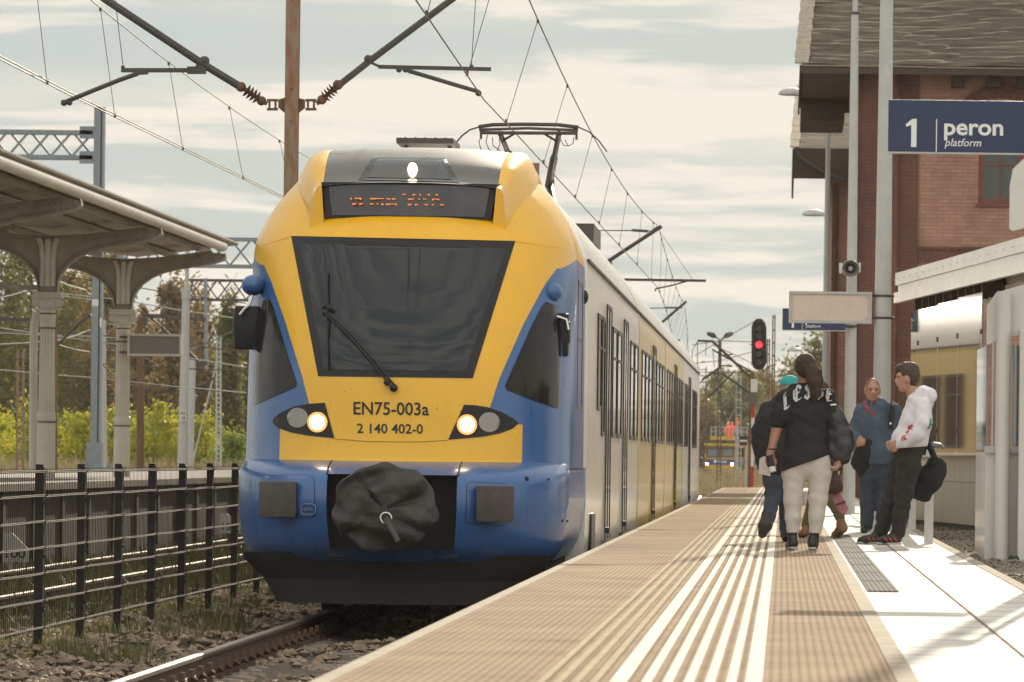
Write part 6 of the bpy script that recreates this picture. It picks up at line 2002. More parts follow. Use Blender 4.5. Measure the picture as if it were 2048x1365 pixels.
# ------------------------------------------------------------------ yellow works vehicle far down the line
M['works_yellow'] = mat('works_yellow', (0.52, 0.30, 0.03), 0.45, var=0.15, scale=1.5)
M['works_blue'] = mat('works_blue', (0.03, 0.06, 0.19), 0.45, var=0.1)
M['orange'] = mat('hi_vis_orange', (0.85, 0.12, 0.03), 0.7, var=0.1)
VY = 470.0
wv = thing('works_vehicle', 'yellow railway works vehicle with a blue stripe and roof platform far down the track', 'rail vehicle', P(1440, 955, VY))
vx = lambda px, py=900: P(px, py, VY).x
vz = lambda py: P(1440, py, VY).z
q = MB(); q.prism([(vx(1411), vz(948)), (vx(1469), vz(948)), (vx(1470), vz(915)), (vx(1468), vz(893)), (vx(1414), vz(892)), (vx(1410), vz(915))], 'y', VY, VY + 14)
body = q.build('body', M['works_yellow'], wv, smooth=0)
q = MB(); q.box(vx(1408), vx(1471), VY - 0.5, VY + 14, vz(892), vz(887)); q.box(vx(1420), vx(1468), VY - 0.6, VY + 8, vz(880), vz(873)); q.build('roof_platform', M['works_yellow'], wv, smooth=0)
for a, b_ in ((1414, 1440), (1444, 1468)):
    q = MB(); q.box(vx(a), vx(b_), VY - 0.03, VY - 0.001, vz(915), vz(896)); w_ = q.build('windscreen', M['frame_black'], wv, smooth=0)
    q = MB(); q.box(vx(a + 2), vx(b_ - 2), VY - 0.05, VY - 0.031, vz(913), vz(898)); q.build('pane', mat('works_pane', (0.16, 0.19, 0.19), 0.1, var=0.1), w_, smooth=0)
q = MB(); q.box(vx(1411), vx(1470), VY - 0.02, VY - 0.001, vz(930), vz(919)); st_ = q.build('blue_stripe', M['works_blue'], wv, smooth=0)
q = MB()
for k, (a, b_) in enumerate(((1428,1433),(1436,1438),(1440,1442),(1443.5,1445),(1446,1447.5),(1448.5,1450),(1451,1453))): q.box(vx(a), vx(b_), VY - 0.035, VY - 0.021, vz(926), vz(922 if k else 920.5))
q.build('lettering', M['sign_white'], st_, smooth=0)
for px in (1414, 1464.5):
    q = MB(); q.disc((vx(px), VY - 0.04, vz(928.5)), (0, 1, 0), 0.11, 0.03, 14); q.build('headlight', M['lamp_on'], wv)
q = MB()
for a, b_ in ((1417, 1426), (1455, 1464)): q.box(vx(a), vx(b_), VY - 0.35, VY - 0.02, vz(944), vz(939))
q.box(vx(1412), vx(1469), VY + 0.2, VY + 13, -0.1, vz(948)); q.build('buffer', M['signal_black'], wv, smooth=0)
q = MB()
for k in range(9): q.tube([(vx(1422 + 9*k), VY - 0.4, vz(874)), (vx(1422 + 9*k), VY - 0.4, vz(855))], 0.03, 5)
for z in (855, 864): q.tube([(vx(1420), VY - 0.4, vz(z)), (vx(1502), VY - 0.4, vz(z))], 0.03, 5)
q.build('railing', M['pole_grey'], wv)
w2 = thing('works_wagon', 'yellow works wagon with a crane frame standing right of the works vehicle', 'rail vehicle', P(1490, 955, VY + 6))
q = MB(); q.box(vx(1472), vx(1512), VY + 4, VY + 12, vz(938), vz(898)); q.box(vx(1476), vx(1512), VY + 3.5, VY + 12, vz(895), vz(884)); q.box(vx(1494), vx(1500), VY + 3.4, VY + 4.0, vz(945), vz(886)); q.build('body', M['works_yellow'], w2, smooth=0)
q = MB(); q.box(vx(1472), vx(1512), VY + 3.97, VY + 3.999, vz(930), vz(919)); q.build('blue_stripe', M['works_blue'], w2, smooth=0)
q = MB(); q.box(vx(1478), vx(1487), VY + 3.96, VY + 3.999, vz(914), vz(897)); q.build('window', M['frame_black'], w2, smooth=0)
q = MB()
for px in (1476, 1483, 1490, 1504, 1510): q.disc((vx(px), VY + 3.5, vz(943)), (0, 1, 0), 0.32, 0.4, 14)
q.box(vx(1471), vx(1512), VY + 4, VY + 12, -0.2, vz(939)); q.build('wheel', M['signal_black'], w2)
q = MB()
for k in range(5): q.tube([(vx(1479 + 2*k), VY + 3.2, vz(930)), (vx(1479 + 2*k), VY + 3.2, vz(915))], 0.03, 5)
q.build('ladder', M['pole_grey'], w2)
wk = MB()                                        # the workers on the roof platform
for k, (px, h) in enumerate(((1456, 0), (1463, 1))):
    t = thing('person', ('worker in orange with a white helmet standing left on the roof platform', 'worker in orange bending right on the roof platform')[k], 'person', P(px, 873, VY + 1), 'workers on the works vehicle')
    c = P(px, 873, VY + 1)
    q = MB(); q.tube([c, c + Vector((0.0, 0, 0.45)), c + Vector((0.05, 0, 0.75)), c + Vector((0.02, 0, 0.98))], [0.16, 0.2, 0.24, 0.1], 10)
    q.tube([c + Vector((-0.2, 0, 0.8)), c + Vector((-0.32, -0.1, 0.55)), c + Vector((-0.2, -0.25, 0.45))], [0.08, 0.07, 0.05], 8)
    q.tube([c + Vector((0.22, 0, 0.8)), c + Vector((0.34, -0.1, 0.55)), c + Vector((0.22, -0.25, 0.45))], [0.08, 0.07, 0.05], 8)
    q.build('body', M['orange'], t)
    q = MB(); q.ball(c + Vector((0.0, 0, 1.08)), 0.12); q.build('helmet', M['white'] if k == 0 else M['orange'], t)
q = MB(); q.tube([P(1475,852,VY-2), P(1475,840,VY-2)], 0.17, 10); q.ball(P(1475,838.5,VY-2), 0.12)
tl = thing('lamp_mast', 'orange topped lamp standing above the works wagon', 'lamp', P(1475, 955, VY - 2))
q.build('orange_top', M['orange'], tl)
q = MB(); q.tube([P(1475,852,VY-2), P(1475,958,VY-2)], 0.06, 8); q.build('pole', M['pole_grey'], tl)

# ------------------------------------------------------------------ trees and bushes
M['bark'] = mat('tree_bark', (0.07, 0.055, 0.042), 0.9, col2=(0.13, 0.105, 0.085), scale=4)
LV = [leaf_mat('olive_leaves', (0.100, 0.116, 0.036), (0.170, 0.176, 0.052), (0.300, 0.250, 0.080), 0.5),
      leaf_mat('autumn_leaves', (0.130, 0.105, 0.036), (0.220, 0.165, 0.058), (0.34, 0.24, 0.090), 0.5),
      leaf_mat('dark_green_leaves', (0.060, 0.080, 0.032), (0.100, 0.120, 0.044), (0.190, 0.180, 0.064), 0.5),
      leaf_mat('russet_leaves', (0.140, 0.105, 0.048), (0.230, 0.165, 0.075), (0.36, 0.27, 0.135), 0.5)]
BUSH = [leaf_mat('lime_yellow_leaves', (0.202, 0.232, 0.019), (0.403, 0.395, 0.028), (0.651, 0.512, 0.037), 0.5),
        leaf_mat('green_bush_leaves', (0.109, 0.163, 0.028), (0.217, 0.271, 0.040), (0.403, 0.388, 0.062), 0.45)]
def leaves(mb, r, c, rx, ry, rz, n, s, clumps):
    """leaf-sized faces gathered in clumps through the crown's volume"""
    vs, fs = [], []
    cs = []
    for _ in range(clumps):
        while True:
            p = Vector((r.uniform(-1, 1), r.uniform(-1, 1), r.uniform(-1, 1)))
            if 0.15 < p.length < 1: break
        cs.append((Vector((c[0] + p.x*rx, c[1] + p.y*ry, c[2] + p.z*rz)), r.uniform(0.14, 0.30)))
    for i in range(n):
        cc, cr = cs[r.randrange(clumps)]
        p = cc + Vector((r.gauss(0, 1)*rx*cr, r.gauss(0, 1)*ry*cr, r.gauss(0, 0.8)*rz*cr*0.8))
        a = Vector((r.gauss(0, 1), r.gauss(0, 1), r.gauss(0, 1))).normalized()
        b_ = a.cross(Vector((r.gauss(0, 1), r.gauss(0, 1), r.gauss(0, 1)))).normalized()
        q = s*r.uniform(0.6, 1.4); k = len(vs)
        vs += [p - a*q, p + b_*q*0.45, p + a*q, p - b_*q*0.45]
        fs.append((k, k+1, k+2, k+3))
    mb.add(vs, fs)
    return cs
def tree(label, px, top, bot, Y, wpx, m, seed, name='tree', n=4200, s=0.16, shape=1.0, group='trees beyond the platforms', z0=-0.5, low=0.2, clumps=34):
    r = random.Random(seed)
    base = P(px, bot, Y); zt = P(px, top, Y).z
    x, H = base.x, zt - z0
    t = thing(name, label, 'tree' if name == 'tree' else 'bush', (x, Y, z0), group)
    W = wpx*Y/FPX/2
    cr = MB(); tk = MB()
    cs = leaves(cr, r, (x, Y, z0 + H*(low + (1-low)*0.5)), W, W*0.9, H*(1-low)*0.52, n, s, clumps)
    # a looser top
    cs += leaves(cr, r, (x + r.uniform(-.2, .2)*W, Y, z0 + H*0.86), W*0.45*shape, W*0.4, H*0.15, n//6, s*0.9, 8)
    cr.build('crown', m, t, smooth=0, fix=False)
    r0 = max(0.04, H*0.013)
    tk.tube([(x, Y, z0 - 0.1), (x + r.uniform(-.02, .02)*H, Y, z0 + H*0.35), (x + r.uniform(-.04, .04)*H, Y, z0 + H*0.7), (x, Y, z0 + H*0.97)], [r0, r0*0.8, r0*0.45, r0*0.08], 7)
    for cc, _ in cs[::3]:
        f = min(0.85, max(0.15, (cc.z - z0)/H - 0.18))
        p0 = Vector((x, Y, z0 + H*f))
        tk.tube([p0, p0.lerp(cc, 0.5) + Vector((0, 0, 0.05*H*r.random())), cc], [r0*0.4, r0*0.25, r0*0.06], 5)
    tk.build('trunk', M['bark'], t)
    return t
TL = [ # px, top, wpx, Y, material, seed, label
 (-40, 500, 190, 270, 0, 1, 'olive tree at the far left edge behind the canopy columns'),
 (60, 470, 190, 275, 0, 2, 'tall olive tree between the downpipe and the left edge'),
 (135, 520, 170, 285, 1, 3, 'autumn brown tree seen through the left canopy arch'),
 (210, 500, 150, 280, 1, 4, 'brownish tree behind the grey gantry post'),
 (345, 540, 95, 262, 3, 5, 'tall loose russet tree rising to the sky left of the pale lamp post'),
 (285, 620, 90, 268, 3, 6, 'small russet tree beside the dark wooden pole'),
 (398, 600, 110, 275, 3, 7, 'russet tree under the far gantry'),
 (455, 600, 50, 268, 0, 8, 'slim pointed tree next to the left mirror of the train'),
 (490, 650, 110, 285, 1, 9, 'brown tree partly hidden by the train cab'),
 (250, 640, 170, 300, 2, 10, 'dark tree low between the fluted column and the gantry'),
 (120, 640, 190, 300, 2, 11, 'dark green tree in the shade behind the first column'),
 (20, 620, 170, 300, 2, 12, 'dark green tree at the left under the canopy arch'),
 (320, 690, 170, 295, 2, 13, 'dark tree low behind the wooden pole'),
 (410, 690, 160, 295, 0, 14, 'low olive tree behind the guy wire'),
 (480, 700, 130, 290, 0, 15, 'low olive tree right beside the train'),
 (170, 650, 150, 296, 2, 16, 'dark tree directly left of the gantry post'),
 (550, 660, 140, 300, 1, 17, 'tree behind the train cab'),
]
for px, top, wp__, Y, mi, sd, lab in TL:
    tree(lab, px, top, 940, Y, wp__, LV[mi], sd, n=5200 if mi != 3 else 3000, s=0.15, low=0.12 if mi != 3 else 0.3, clumps=46)
BL = [(-10, 825, 120, 225, 0, 'lime yellow bush at the far left edge'), (55, 812, 120, 222, 0, 'tall lime yellow bush behind the rusty ladder-like mast'),
      (120, 842, 110, 226, 1, 'green bush beside the downpipe'), (165, 830, 100, 221, 0, 'yellow bush just right of the first fluted column'),
      (222, 822, 110, 224, 0, 'yellow orange bush around the foot of the gantry'), (270, 826, 100, 222, 1, 'green bush right of the second fluted column'),
      (312, 812, 120, 220, 0, 'large lime bush behind the wooden pole'), (360, 828, 100, 226, 1, 'green bush behind the pale lamp post'),
      (412, 832, 110, 222, 0, 'lime bush at the foot of the guy wire'), (462, 868, 90, 219, 1, 'low green bush close to the train')]
for i, (px, top, wp__, Y, mi, lab) in enumerate(BL):
    tree(lab, px, top, 940, Y, wp__, BUSH[mi], 40 + i, name='bush', n=3600, s=0.085, group='bushes beyond the opposite platform', low=0.05, clumps=40)
RL = [(1392, 800, 90, 560, 1, 'far tree directly behind the end of the train'), (1432, 745, 100, 600, 0, 'far olive tree left of the double street lamp'), (1486, 752, 110, 590, 0, 'far olive tree behind the works vehicle'),
      (1520, 742, 90, 610, 1, 'far autumn tree behind the red signal'), (1570, 755, 110, 600, 1, 'far autumn tree behind the man in the dark jacket'),
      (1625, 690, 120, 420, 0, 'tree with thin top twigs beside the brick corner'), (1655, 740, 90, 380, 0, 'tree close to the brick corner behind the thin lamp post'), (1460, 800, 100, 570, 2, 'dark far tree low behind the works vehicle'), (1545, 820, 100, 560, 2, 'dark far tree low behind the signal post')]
for i, (px, top, wp__, Y, mi, lab) in enumerate(RL):
    tree(lab, px, top, 945, Y, wp__, LV[mi], 70 + i, n=4200, s=0.24, low=0.05, clumps=46)
def spd(r): return r.uniform(-34, -14.6), 178 + 40*r.random(), -0.4
blades('weeds', 7000, spd, 0.6, 1.75, M['dry_weeds'], 'tall dry weeds in front of the yellow bushes', 0.04, 15)
fw = MB()                                        # far wood that reads as one mass
r_ = random.Random(99)
for k in range(70):
    a = -0.14 + 0.27*k/70
    Y = 760 + r_.uniform(-20, 40)
    leaves(fw, r_, (a*Y, Y, 2.0 + r_.uniform(-1, 1)), 5, 5, 5 + r_.uniform(-1, 2), 300, 0.6, 12)
o = fw.build('far_woods', LV[0], smooth=0, fix=False)
tag(o, 'distant belt of woodland low on the horizon', 'woods', None, 'stuff')
# ------------------------------------------------------------------ people: one continuous skin surface each, clothing as its own surface over it
def surface_nets(F, org, h):
    nx, ny, nz = F.shape
    S = F < 0
    cnt = np.zeros((nx-1, ny-1, nz-1), np.float32); acc = np.zeros((nx-1, ny-1, nz-1, 3), np.float32)
    cor = [(0,0,0),(1,0,0),(0,1,0),(1,1,0),(0,0,1),(1,0,1),(0,1,1),(1,1,1)]
    sl = lambda A, c: A[c[0]:nx-1+c[0], c[1]:ny-1+c[1], c[2]:nz-1+c[2]]
    for a in range(8):
        for ax in (1, 2, 4):
            if a & ax: continue
            b = a | ax
            fa, fb = sl(F, cor[a]), sl(F, cor[b])
            m_ = sl(S, cor[a]) != sl(S, cor[b])
            if not m_.any(): continue
            t = np.zeros_like(fa); t[m_] = fa[m_]/(fa[m_]-fb[m_])
            ca, cb = np.array(cor[a], np.float32), np.array(cor[b], np.float32)
            acc[m_] += ca + (cb-ca)*t[m_][:, None]
            cnt[m_] += 1
    act = cnt > 0
    idx = -np.ones(act.shape, np.int64); idx[act] = np.arange(act.sum())
    ijk = np.argwhere(act)
    v = (ijk + acc[act]/cnt[act][:, None])*h + org
    faces = []
    for ax in range(3):
        o = [ax, (ax+1) % 3, (ax+2) % 3]
        s0 = [slice(1, -1)]*3; s0[ax] = slice(0, -1)
        s1 = list(s0); s1[ax] = slice(1, None)
        A_, B_ = S[tuple(s0)], S[tuple(s1)]
        e = np.argwhere(A_ != B_)
        if not len(e): continue
        sign = A_[A_ != B_]
        p = e.copy()
        for d in range(3):
            if d != ax: p[:, d] += 1
        q = []
        for du_, dv2 in ((-1,-1),(0,-1),(0,0),(-1,0)):
            c = p.copy(); c[:, o[1]] += du_; c[:, o[2]] += dv2
            q.append(idx[c[:, 0], c[:, 1], c[:, 2]])
        f = np.stack(q, 1)
        f[~sign] = f[~sign][:, ::-1]
        faces.append(f)
    f = np.concatenate(faces) if faces else np.zeros((0, 4), int)
    return v, f[(f >= 0).all(1)]
class Sdf:
    """rounded limbs, flattened limbs and ellipsoids blended into one surface"""
    def __init__(self, k=0.02, slim=0): self.p, self.k, self.sub, self.cuts, self.fold, self.slim = [], k, [], [], None, slim
    def limb(self, pts, rs, flat=None):
        if self.slim and tuple(rs) not in ((0.055, 0.06), (0.05, 0.055), (0.058, 0.064), (0.056, 0.062)): rs = [r*(self.slim if r > 0.036 else 1.0) for r in rs]
        for i in range(len(pts)-1):
            self.p.append(('l', np.array(pts[i], float), np.array(pts[i+1], float), rs[i], rs[i+1], flat))
        return self
    def ell(self, c, r, rot=0.0, sub=False):
        (self.sub if sub else self.p).append(('e', np.array(c, float), np.array(r, float), rot)); return self
    def cut(self, n, d): self.cuts.append((np.array(n, float), d)); return self
    def mesh(self, h):
        lo, hi = np.full(3, 9.0), np.full(3, -9.0)
        for q in self.p:
            if q[0] == 'l':
                r = max(q[3], q[4])*1.6; lo = np.minimum(lo, np.minimum(q[1], q[2])-r); hi = np.maximum(hi, np.maximum(q[1], q[2])+r)
            else:
                r = q[2].max(); lo = np.minimum(lo, q[1]-r); hi = np.maximum(hi, q[1]+r)
        lo -= 0.04; hi += 0.04
        n = np.ceil((hi-lo)/h).astype(int)+1
        ax = [lo[d]+np.arange(n[d])*h for d in range(3)]
        F = np.full(n, 0.5, np.float32)
        def val(q, X, Y, Z):
            if q[0] == 'l':
                a, b = q[1], q[2]; ba = b-a
                fx, fy = (q[5] or (1, 1))
                dx, dy, dz = X-a[0], Y-a[1], Z-a[2]
                t = np.clip((dx*ba[0]+dy*ba[1]+dz*ba[2])/max(ba@ba, 1e-9), 0, 1)
                ex, ey, ez = (dx-ba[0]*t)/fx, (dy-ba[1]*t)/fy, dz-ba[2]*t
                return np.sqrt(ex*ex+ey*ey+ez*ez)-(q[3]+(q[4]-q[3])*t)
            c, r, rot = q[1], q[2], q[3]
            cs, sn = math.cos(rot), math.sin(rot)
            dx, dy = (X-c[0]), (Y-c[1])
            px_, py2 = cs*dx+sn*dy, -sn*dx+cs*dy
            k0 = np.sqrt((px_/r[0])**2+(py2/r[1])**2+((Z-c[2])/r[2])**2)
            return (k0-1)*r.min()*np.minimum(1.0, 1.0) * (1.0)
        for q in self.p:
            if q[0] == 'l':
                r = max(q[3], q[4])*max(1.0, *(q[5] or (1, 1))); a0 = np.minimum(q[1], q[2])-r-0.05; b0 = np.maximum(q[1], q[2])+r+0.05
            else:
                a0 = q[1]-q[2].max()-0.05; b0 = q[1]+q[2].max()+0.05
            i0 = np.maximum(0, ((a0-lo)/h).astype(int)); i1 = np.minimum(n, ((b0-lo)/h).astype(int)+2)
            s = tuple(slice(i0[d], i1[d]) for d in range(3))
            X = ax[0][s[0]][:, None, None]; Y = ax[1][s[1]][None, :, None]; Z = ax[2][s[2]][None, None, :]
            f = val(q, X, Y, Z); g = F[s]
            hh = np.clip(0.5+0.5*(g-f)/self.k, 0, 1)
            F[s] = g*(1-hh)+f*hh-self.k*hh*(1-hh)
        X = ax[0][:, None, None]; Y = ax[1][None, :, None]; Z = ax[2][None, None, :]
        if self.fold:
            F = F + self.fold(X, Y, Z).astype(np.float32)
        for q in self.sub:
            f = -val(q, X, Y, Z); hh = np.clip(0.5-0.5*(F-f)/0.01, 0, 1)
            F = F*(1-hh)+f*hh+0.01*hh*(1-hh)
        for nn, d in self.cuts:
            F = np.maximum(F, (X*nn[0]+Y*nn[1]+Z*nn[2]-d).astype(np.float32))
        return surface_nets(F, lo, h)
def cloth_fold(amp, f=26, seed=0):
    r = random.Random(seed); a = [r.uniform(0, 6.28) for _ in range(6)]
    def F_(X, Y, Z):
        # sharp creases between soft swells, denser where the cloth bunches
        u = np.sin(X*f*0.75 + Z*f*0.95 + 1.8*np.sin(Z*9 + a[0]) + 1.2*np.sin(Y*11 + a[1]))
        w = np.sin(-X*f*0.9 + Y*f*0.7 + Z*f*1.35 + 1.7*np.sin(X*10 + a[2]) + a[3])
        z = np.sin(Z*f*2.3 + 2.6*np.sin(X*8 + Y*6 + a[4]) + a[5])
        return amp*0.85*((0.62 - np.abs(u)**0.7)*1.0 + (0.62 - np.abs(w)**0.7)*0.8 + 0.28*z)
    return F_
def sdf_obj(s, name, m, parent, h=0.010):
    v, f = s.mesh(h)
    off = world_loc(parent)
    root = parent
    me = bpy.data.meshes.new(name)
    me.from_pydata([tuple(p) for p in v], [], [tuple(q) for q in f])
    bm = bmesh.new(); bm.from_mesh(me)
    bmesh.ops.smooth_vert(bm, verts=bm.verts, factor=0.5, use_axis_x=True, use_axis_y=True, use_axis_z=True)
    bmesh.ops.recalc_face_normals(bm, faces=bm.faces); bm.to_mesh(me); bm.free()
    me.polygons.foreach_set('use_smooth', [True]*len(me.polygons))
    me.materials.append(m)
    o = bpy.data.objects.new(name, me); COL.objects.link(o); o.parent = parent
    return o
def hand(s, wrist, d, palm_n, curl=0.5, L=0.19, thumb=1):
    """palm, four bent fingers of different length and a thumb from the side of the palm"""
    w = np.array(wrist, float); d = np.array(d, float); d /= np.linalg.norm(d)
    pn = np.array(palm_n, float); pn -= d*(pn@d); pn /= np.linalg.norm(pn)
    sd = np.cross(d, pn)
    pl = L*0.5
    for k in (-1, 0, 1):
        s.limb([w+sd*0.012*k, w+d*pl+sd*0.026*k], [0.021, 0.016])
    for i, (o, ln_) in enumerate(((-0.033, 0.40), (-0.011, 0.48), (0.011, 0.46), (0.033, 0.36))):
        b = w+d*pl+sd*o; seg = L*ln_/2.4
        c1_, c2_ = curl, curl*2.0
        p1 = b+(d*math.cos(c1_)+pn*math.sin(c1_))*seg*1.1
        p2 = p1+(d*math.cos(c2_)+pn*math.sin(c2_))*seg*0.8
        p3 = p2+(d*math.cos(c2_*1.3)+pn*math.sin(c2_*1.3))*seg*0.6
        s.limb([b, p1, p2, p3], [0.0105, 0.0095, 0.0085, 0.0075])
    tb0 = w+d*pl*0.35+sd*0.03*thumb
    s.limb([tb0, tb0+d*0.035+sd*0.028*thumb+pn*0.012, tb0+d*0.068+sd*0.034*thumb+pn*0.026], [0.014, 0.011, 0.009])
    return s
def head(s, c, yaw, tilt=0.0, r=1.0, sub_=True):
    """skull, jaw, nose, brow, lips and ears; yaw 0 faces the camera, +90 degrees faces the photo's left"""
    c = np.array(c, float)
    fx, fy = -math.sin(yaw), -math.cos(yaw)         # facing direction
    rx, ry = -fy, fx                                # the face's own side direction
    F_ = np.array([fx, fy, 0]); S_ = np.array([rx, ry, 0]); U = np.array([0, 0, 1.0])
    rot = math.atan2(fy, fx)
    s.ell(c+F_*-0.012*r+U*0.025*r, (0.098*r, 0.077*r, 0.105*r), rot)
    s.ell(c+F_*0.022*r-U*0.035*r, (0.068*r, 0.062*r, 0.085*r), rot)
    s.limb([c+F_*0.055*r-U*0.098*r, c+F_*0.03*r-U*0.085*r+S_*0.038*r], [0.024*r, 0.022*r])
    s.limb([c+F_*0.055*r-U*0.098*r, c+F_*0.03*r-U*0.085*r-S_*0.038*r], [0.024*r, 0.022*r])
    s.limb([c+F_*0.088*r+U*0.012*r, c+F_*0.108*r-U*0.030*r], [0.010*r, 0.017*r])
    s.limb([c+F_*0.095*r-U*0.034*r-S_*0.012*r, c+F_*0.095*r-U*0.034*r+S_*0.012*r], [0.010*r, 0.010*r])
    s.limb([c+F_*0.080*r-U*0.064*r-S_*0.02*r, c+F_*0.088*r-U*0.063*r, c+F_*0.080*r-U*0.064*r+S_*0.02*r], [0.007*r, 0.010*r, 0.007*r])
    s.limb([c+F_*0.076*r+U*0.028*r-S_*0.045*r, c+F_*0.087*r+U*0.028*r, c+F_*0.076*r+U*0.028*r+S_*0.045*r], [0.010*r, 0.012*r, 0.010*r])
    for k in (-1, 1):
        s.ell(c+S_*0.080*r*k-F_*0.008*r-U*0.01*r, (0.024*r, 0.010*r, 0.034*r), rot+0.5*k)
        s.ell(c+F_*0.094*r+S_*0.033*r*k+U*0.006*r, (0.014*r, 0.016*r, 0.012*r), rot, sub=True)
    return F_, S_, U
M['skin'] = mat('skin', (0.40, 0.20, 0.135), 0.5, var=0.10, scale=14)
M['skin2'] = mat('skin_pale', (0.44, 0.235, 0.165), 0.5, var=0.10, scale=14)
M['skin'].node_tree.nodes['Principled BSDF'].inputs['Subsurface Weight'].default_value = 0.0
M['hair_dark'] = mat('dark_brown_hair', (0.028, 0.015, 0.010), 0.7, col2=(0.06, 0.03, 0.018), scale=30, stretch=(3, 3, 0.4), bump=0.6, bscale=60)
M['hair_short'] = mat('short_brown_hair', (0.045, 0.026, 0.017), 0.55, col2=(0.085, 0.05, 0.03), scale=40, stretch=(2, 2, 0.6), bump=0.7, bscale=80)
M['stubble'] = mat('cropped_hair', (0.16, 0.09, 0.06), 0.65, var=0.2, scale=30)
M['shirt_black'] = mat('black_tshirt', (0.016, 0.013, 0.014), 0.85, var=0.25, scale=9)
M['print_white'] = mat('white_shirt_print', (0.55, 0.52, 0.54), 0.8, var=0.05)
M['joggers'] = mat('beige_grey_joggers', (0.56, 0.51, 0.46), 0.9, var=0.07, scale=6, bump=0.15, bscale=90)
M['leather'] = mat('black_leather_jacket', (0.030, 0.030, 0.034), 0.38, var=0.3, scale=7)
M['black_cloth'] = mat('black_cloth', (0.015, 0.014, 0.016), 0.85, var=0.25, scale=9)
M['jeans'] = mat('dark_blue_jeans', (0.030, 0.040, 0.062), 0.85, col2=(0.045, 0.058, 0.085), scale=8)
M['pullover'] = mat('slate_blue_pullover', (0.050, 0.075, 0.110), 0.85, col2=(0.068, 0.098, 0.14), scale=10)
M['hoodie'] = mat('white_hoodie', (0.70, 0.67, 0.72), 0.9, var=0.04, scale=8, bump=0.12, bscale=90)
M['trousers_dark'] = mat('charcoal_trousers', (0.026, 0.021, 0.021), 0.85, var=0.25, scale=8)
M['shoe_dark'] = mat('black_shoe', (0.020, 0.018, 0.018), 0.5, var=0.25, scale=14)
M['shoe_red'] = mat('red_shoe_flash', (0.55, 0.05, 0.05), 0.5, var=0.1)
M['sole'] = mat('shoe_sole', (0.45, 0.42, 0.40), 0.7, var=0.1)
M['teal'] = mat('teal_cap', (0.02, 0.30, 0.29), 0.8, var=0.1)
M['olive'] = mat('olive_leggings', (0.12, 0.105, 0.055), 0.85, var=0.12, scale=9)
M['tan'] = mat('tan_suede', (0.22, 0.125, 0.065), 0.85, var=0.12)
M['pink'] = mat('dusty_pink_bag', (0.36, 0.14, 0.17), 0.6, var=0.1)
M['red_cloth'] = mat('red_collar', (0.40, 0.03, 0.05), 0.8, var=0.1)
M['iris'] = mat('eye', (0.05, 0.035, 0.03), 0.2, var=0.1)
M['green_print'] = mat('green_back_print', (0.05, 0.22, 0.14), 0.8, var=0.1)
M['paper'] = mat('paper_cup', (0.62, 0.58, 0.52), 0.6, var=0.05)

def person(label, px, py, Y):
    g = P(px, py, Y)
    t = thing('person', label, 'person', (g.x, Y, PZ + 0.006))
    s = FPX/Y
    def J(x, y, d=0.0):                       # a joint seen at a pixel, d metres behind the feet
        q = P(x, y, Y + d)
        return (q.x - g.x, d, q.z - (PZ + 0.006))
    return t, J, s
def shoe(t, name, toe, heel, m, w=0.043, h=0.045, sole=True, parent=None, hh=0.008):
    s = Sdf(0.02); toe, heel = np.array(toe, float), np.array(heel, float)
    d = toe-heel
    s.limb([heel+d*0.1+(0, 0, h*1.1), heel+d*0.35+(0, 0, h*1.1), heel+d*0.7+(0, 0, h*0.75), toe-d*0.08+(0, 0, h*0.6)], [w*0.95, w, w*0.95, w*0.75])
    s.limb([heel+d*0.18+(0, 0, h*1.3), heel+d*0.2+(0, 0, h*2.2)], [w*0.9, w*0.92])
    o = sdf_obj(s, name, m, parent or t, hh)
    if sole:
        q = Sdf(0.01); q.limb([heel+d*0.08+(0, 0, 0.012), heel+d*0.5+(0, 0, 0.012), toe-d*0.05+(0, 0, 0.014)], [w*0.9, w*0.86, w*0.8])
        q.cut((0, 0, 1), max(heel[2], toe[2])+0.022); q.cut((0, 0, -1), 0.002-min(heel[2], toe[2]))
        sdf_obj(q, 'sole', M['sole'], o, 0.008)
    return o

# ---- woman with the ponytail, seen from behind
t, J, s = person('woman from behind in a black shirt with white gothic letters and beige joggers', 1603, 1100, 50.7)
B = Sdf(0.025, 0.72)
hc = np.array(J(1611, 738, 0.02))
head(B, hc, R(160), r=1.02)
B.limb([hc+(0, 0.01, -0.06), J(1607, 785, 0.02)], [0.055, 0.06])
B.limb([J(1607, 795, 0), J(1610, 870, 0.0), J(1613, 925, 0.0)], [0.13, 0.14, 0.15], (1.25, 0.85))
B.limb([J(1568, 795), J(1556, 848, -0.02), J(1542, 903, -0.04)], [0.062, 0.070, 0.034])
hand(B, J(1541, 904, -0.04), (-0.10, -0.15, -1), (0.5, -0.5, 0), 0.55, 0.18, -1)
B.limb([J(1655, 795), J(1684, 860, 0.02), J(1676, 912, -0.02)], [0.062, 0.05, 0.032])
hand(B, J(1676, 914, -0.02), (0.0, -0.1, -1), (-1, -0.2, 0), 0.7, 0.16, 1)
B.limb([J(1588, 930), J(1586, 1005), J(1585, 1080)], [0.10, 0.065, 0.04]); B.limb([J(1637, 930), J(1634, 1005), J(1629, 1085)], [0.10, 0.065, 0.04])
sdf_obj(B, 'body', M['skin'], t, 0.0085)
H = Sdf(0.03)
H.ell(hc+(0.0, -0.012, 0.028), (0.098, 0.112, 0.112)); H.ell(hc+(0.02, -0.07, 0.0), (0.07, 0.06, 0.09))
H.limb([J(1620, 742, -0.10), J(1628, 765, -0.13), J(1632, 785, -0.13), J(1627, 806, -0.125)], [0.045, 0.055, 0.046, 0.012])
H.limb([J(1622, 735, -0.09), J(1637, 744, -0.12), J(1641, 760, -0.12), J(1638, 778, -0.12)], [0.03, 0.028, 0.02, 0.006])
H.fold = cloth_fold(0.0035, 60, 3)
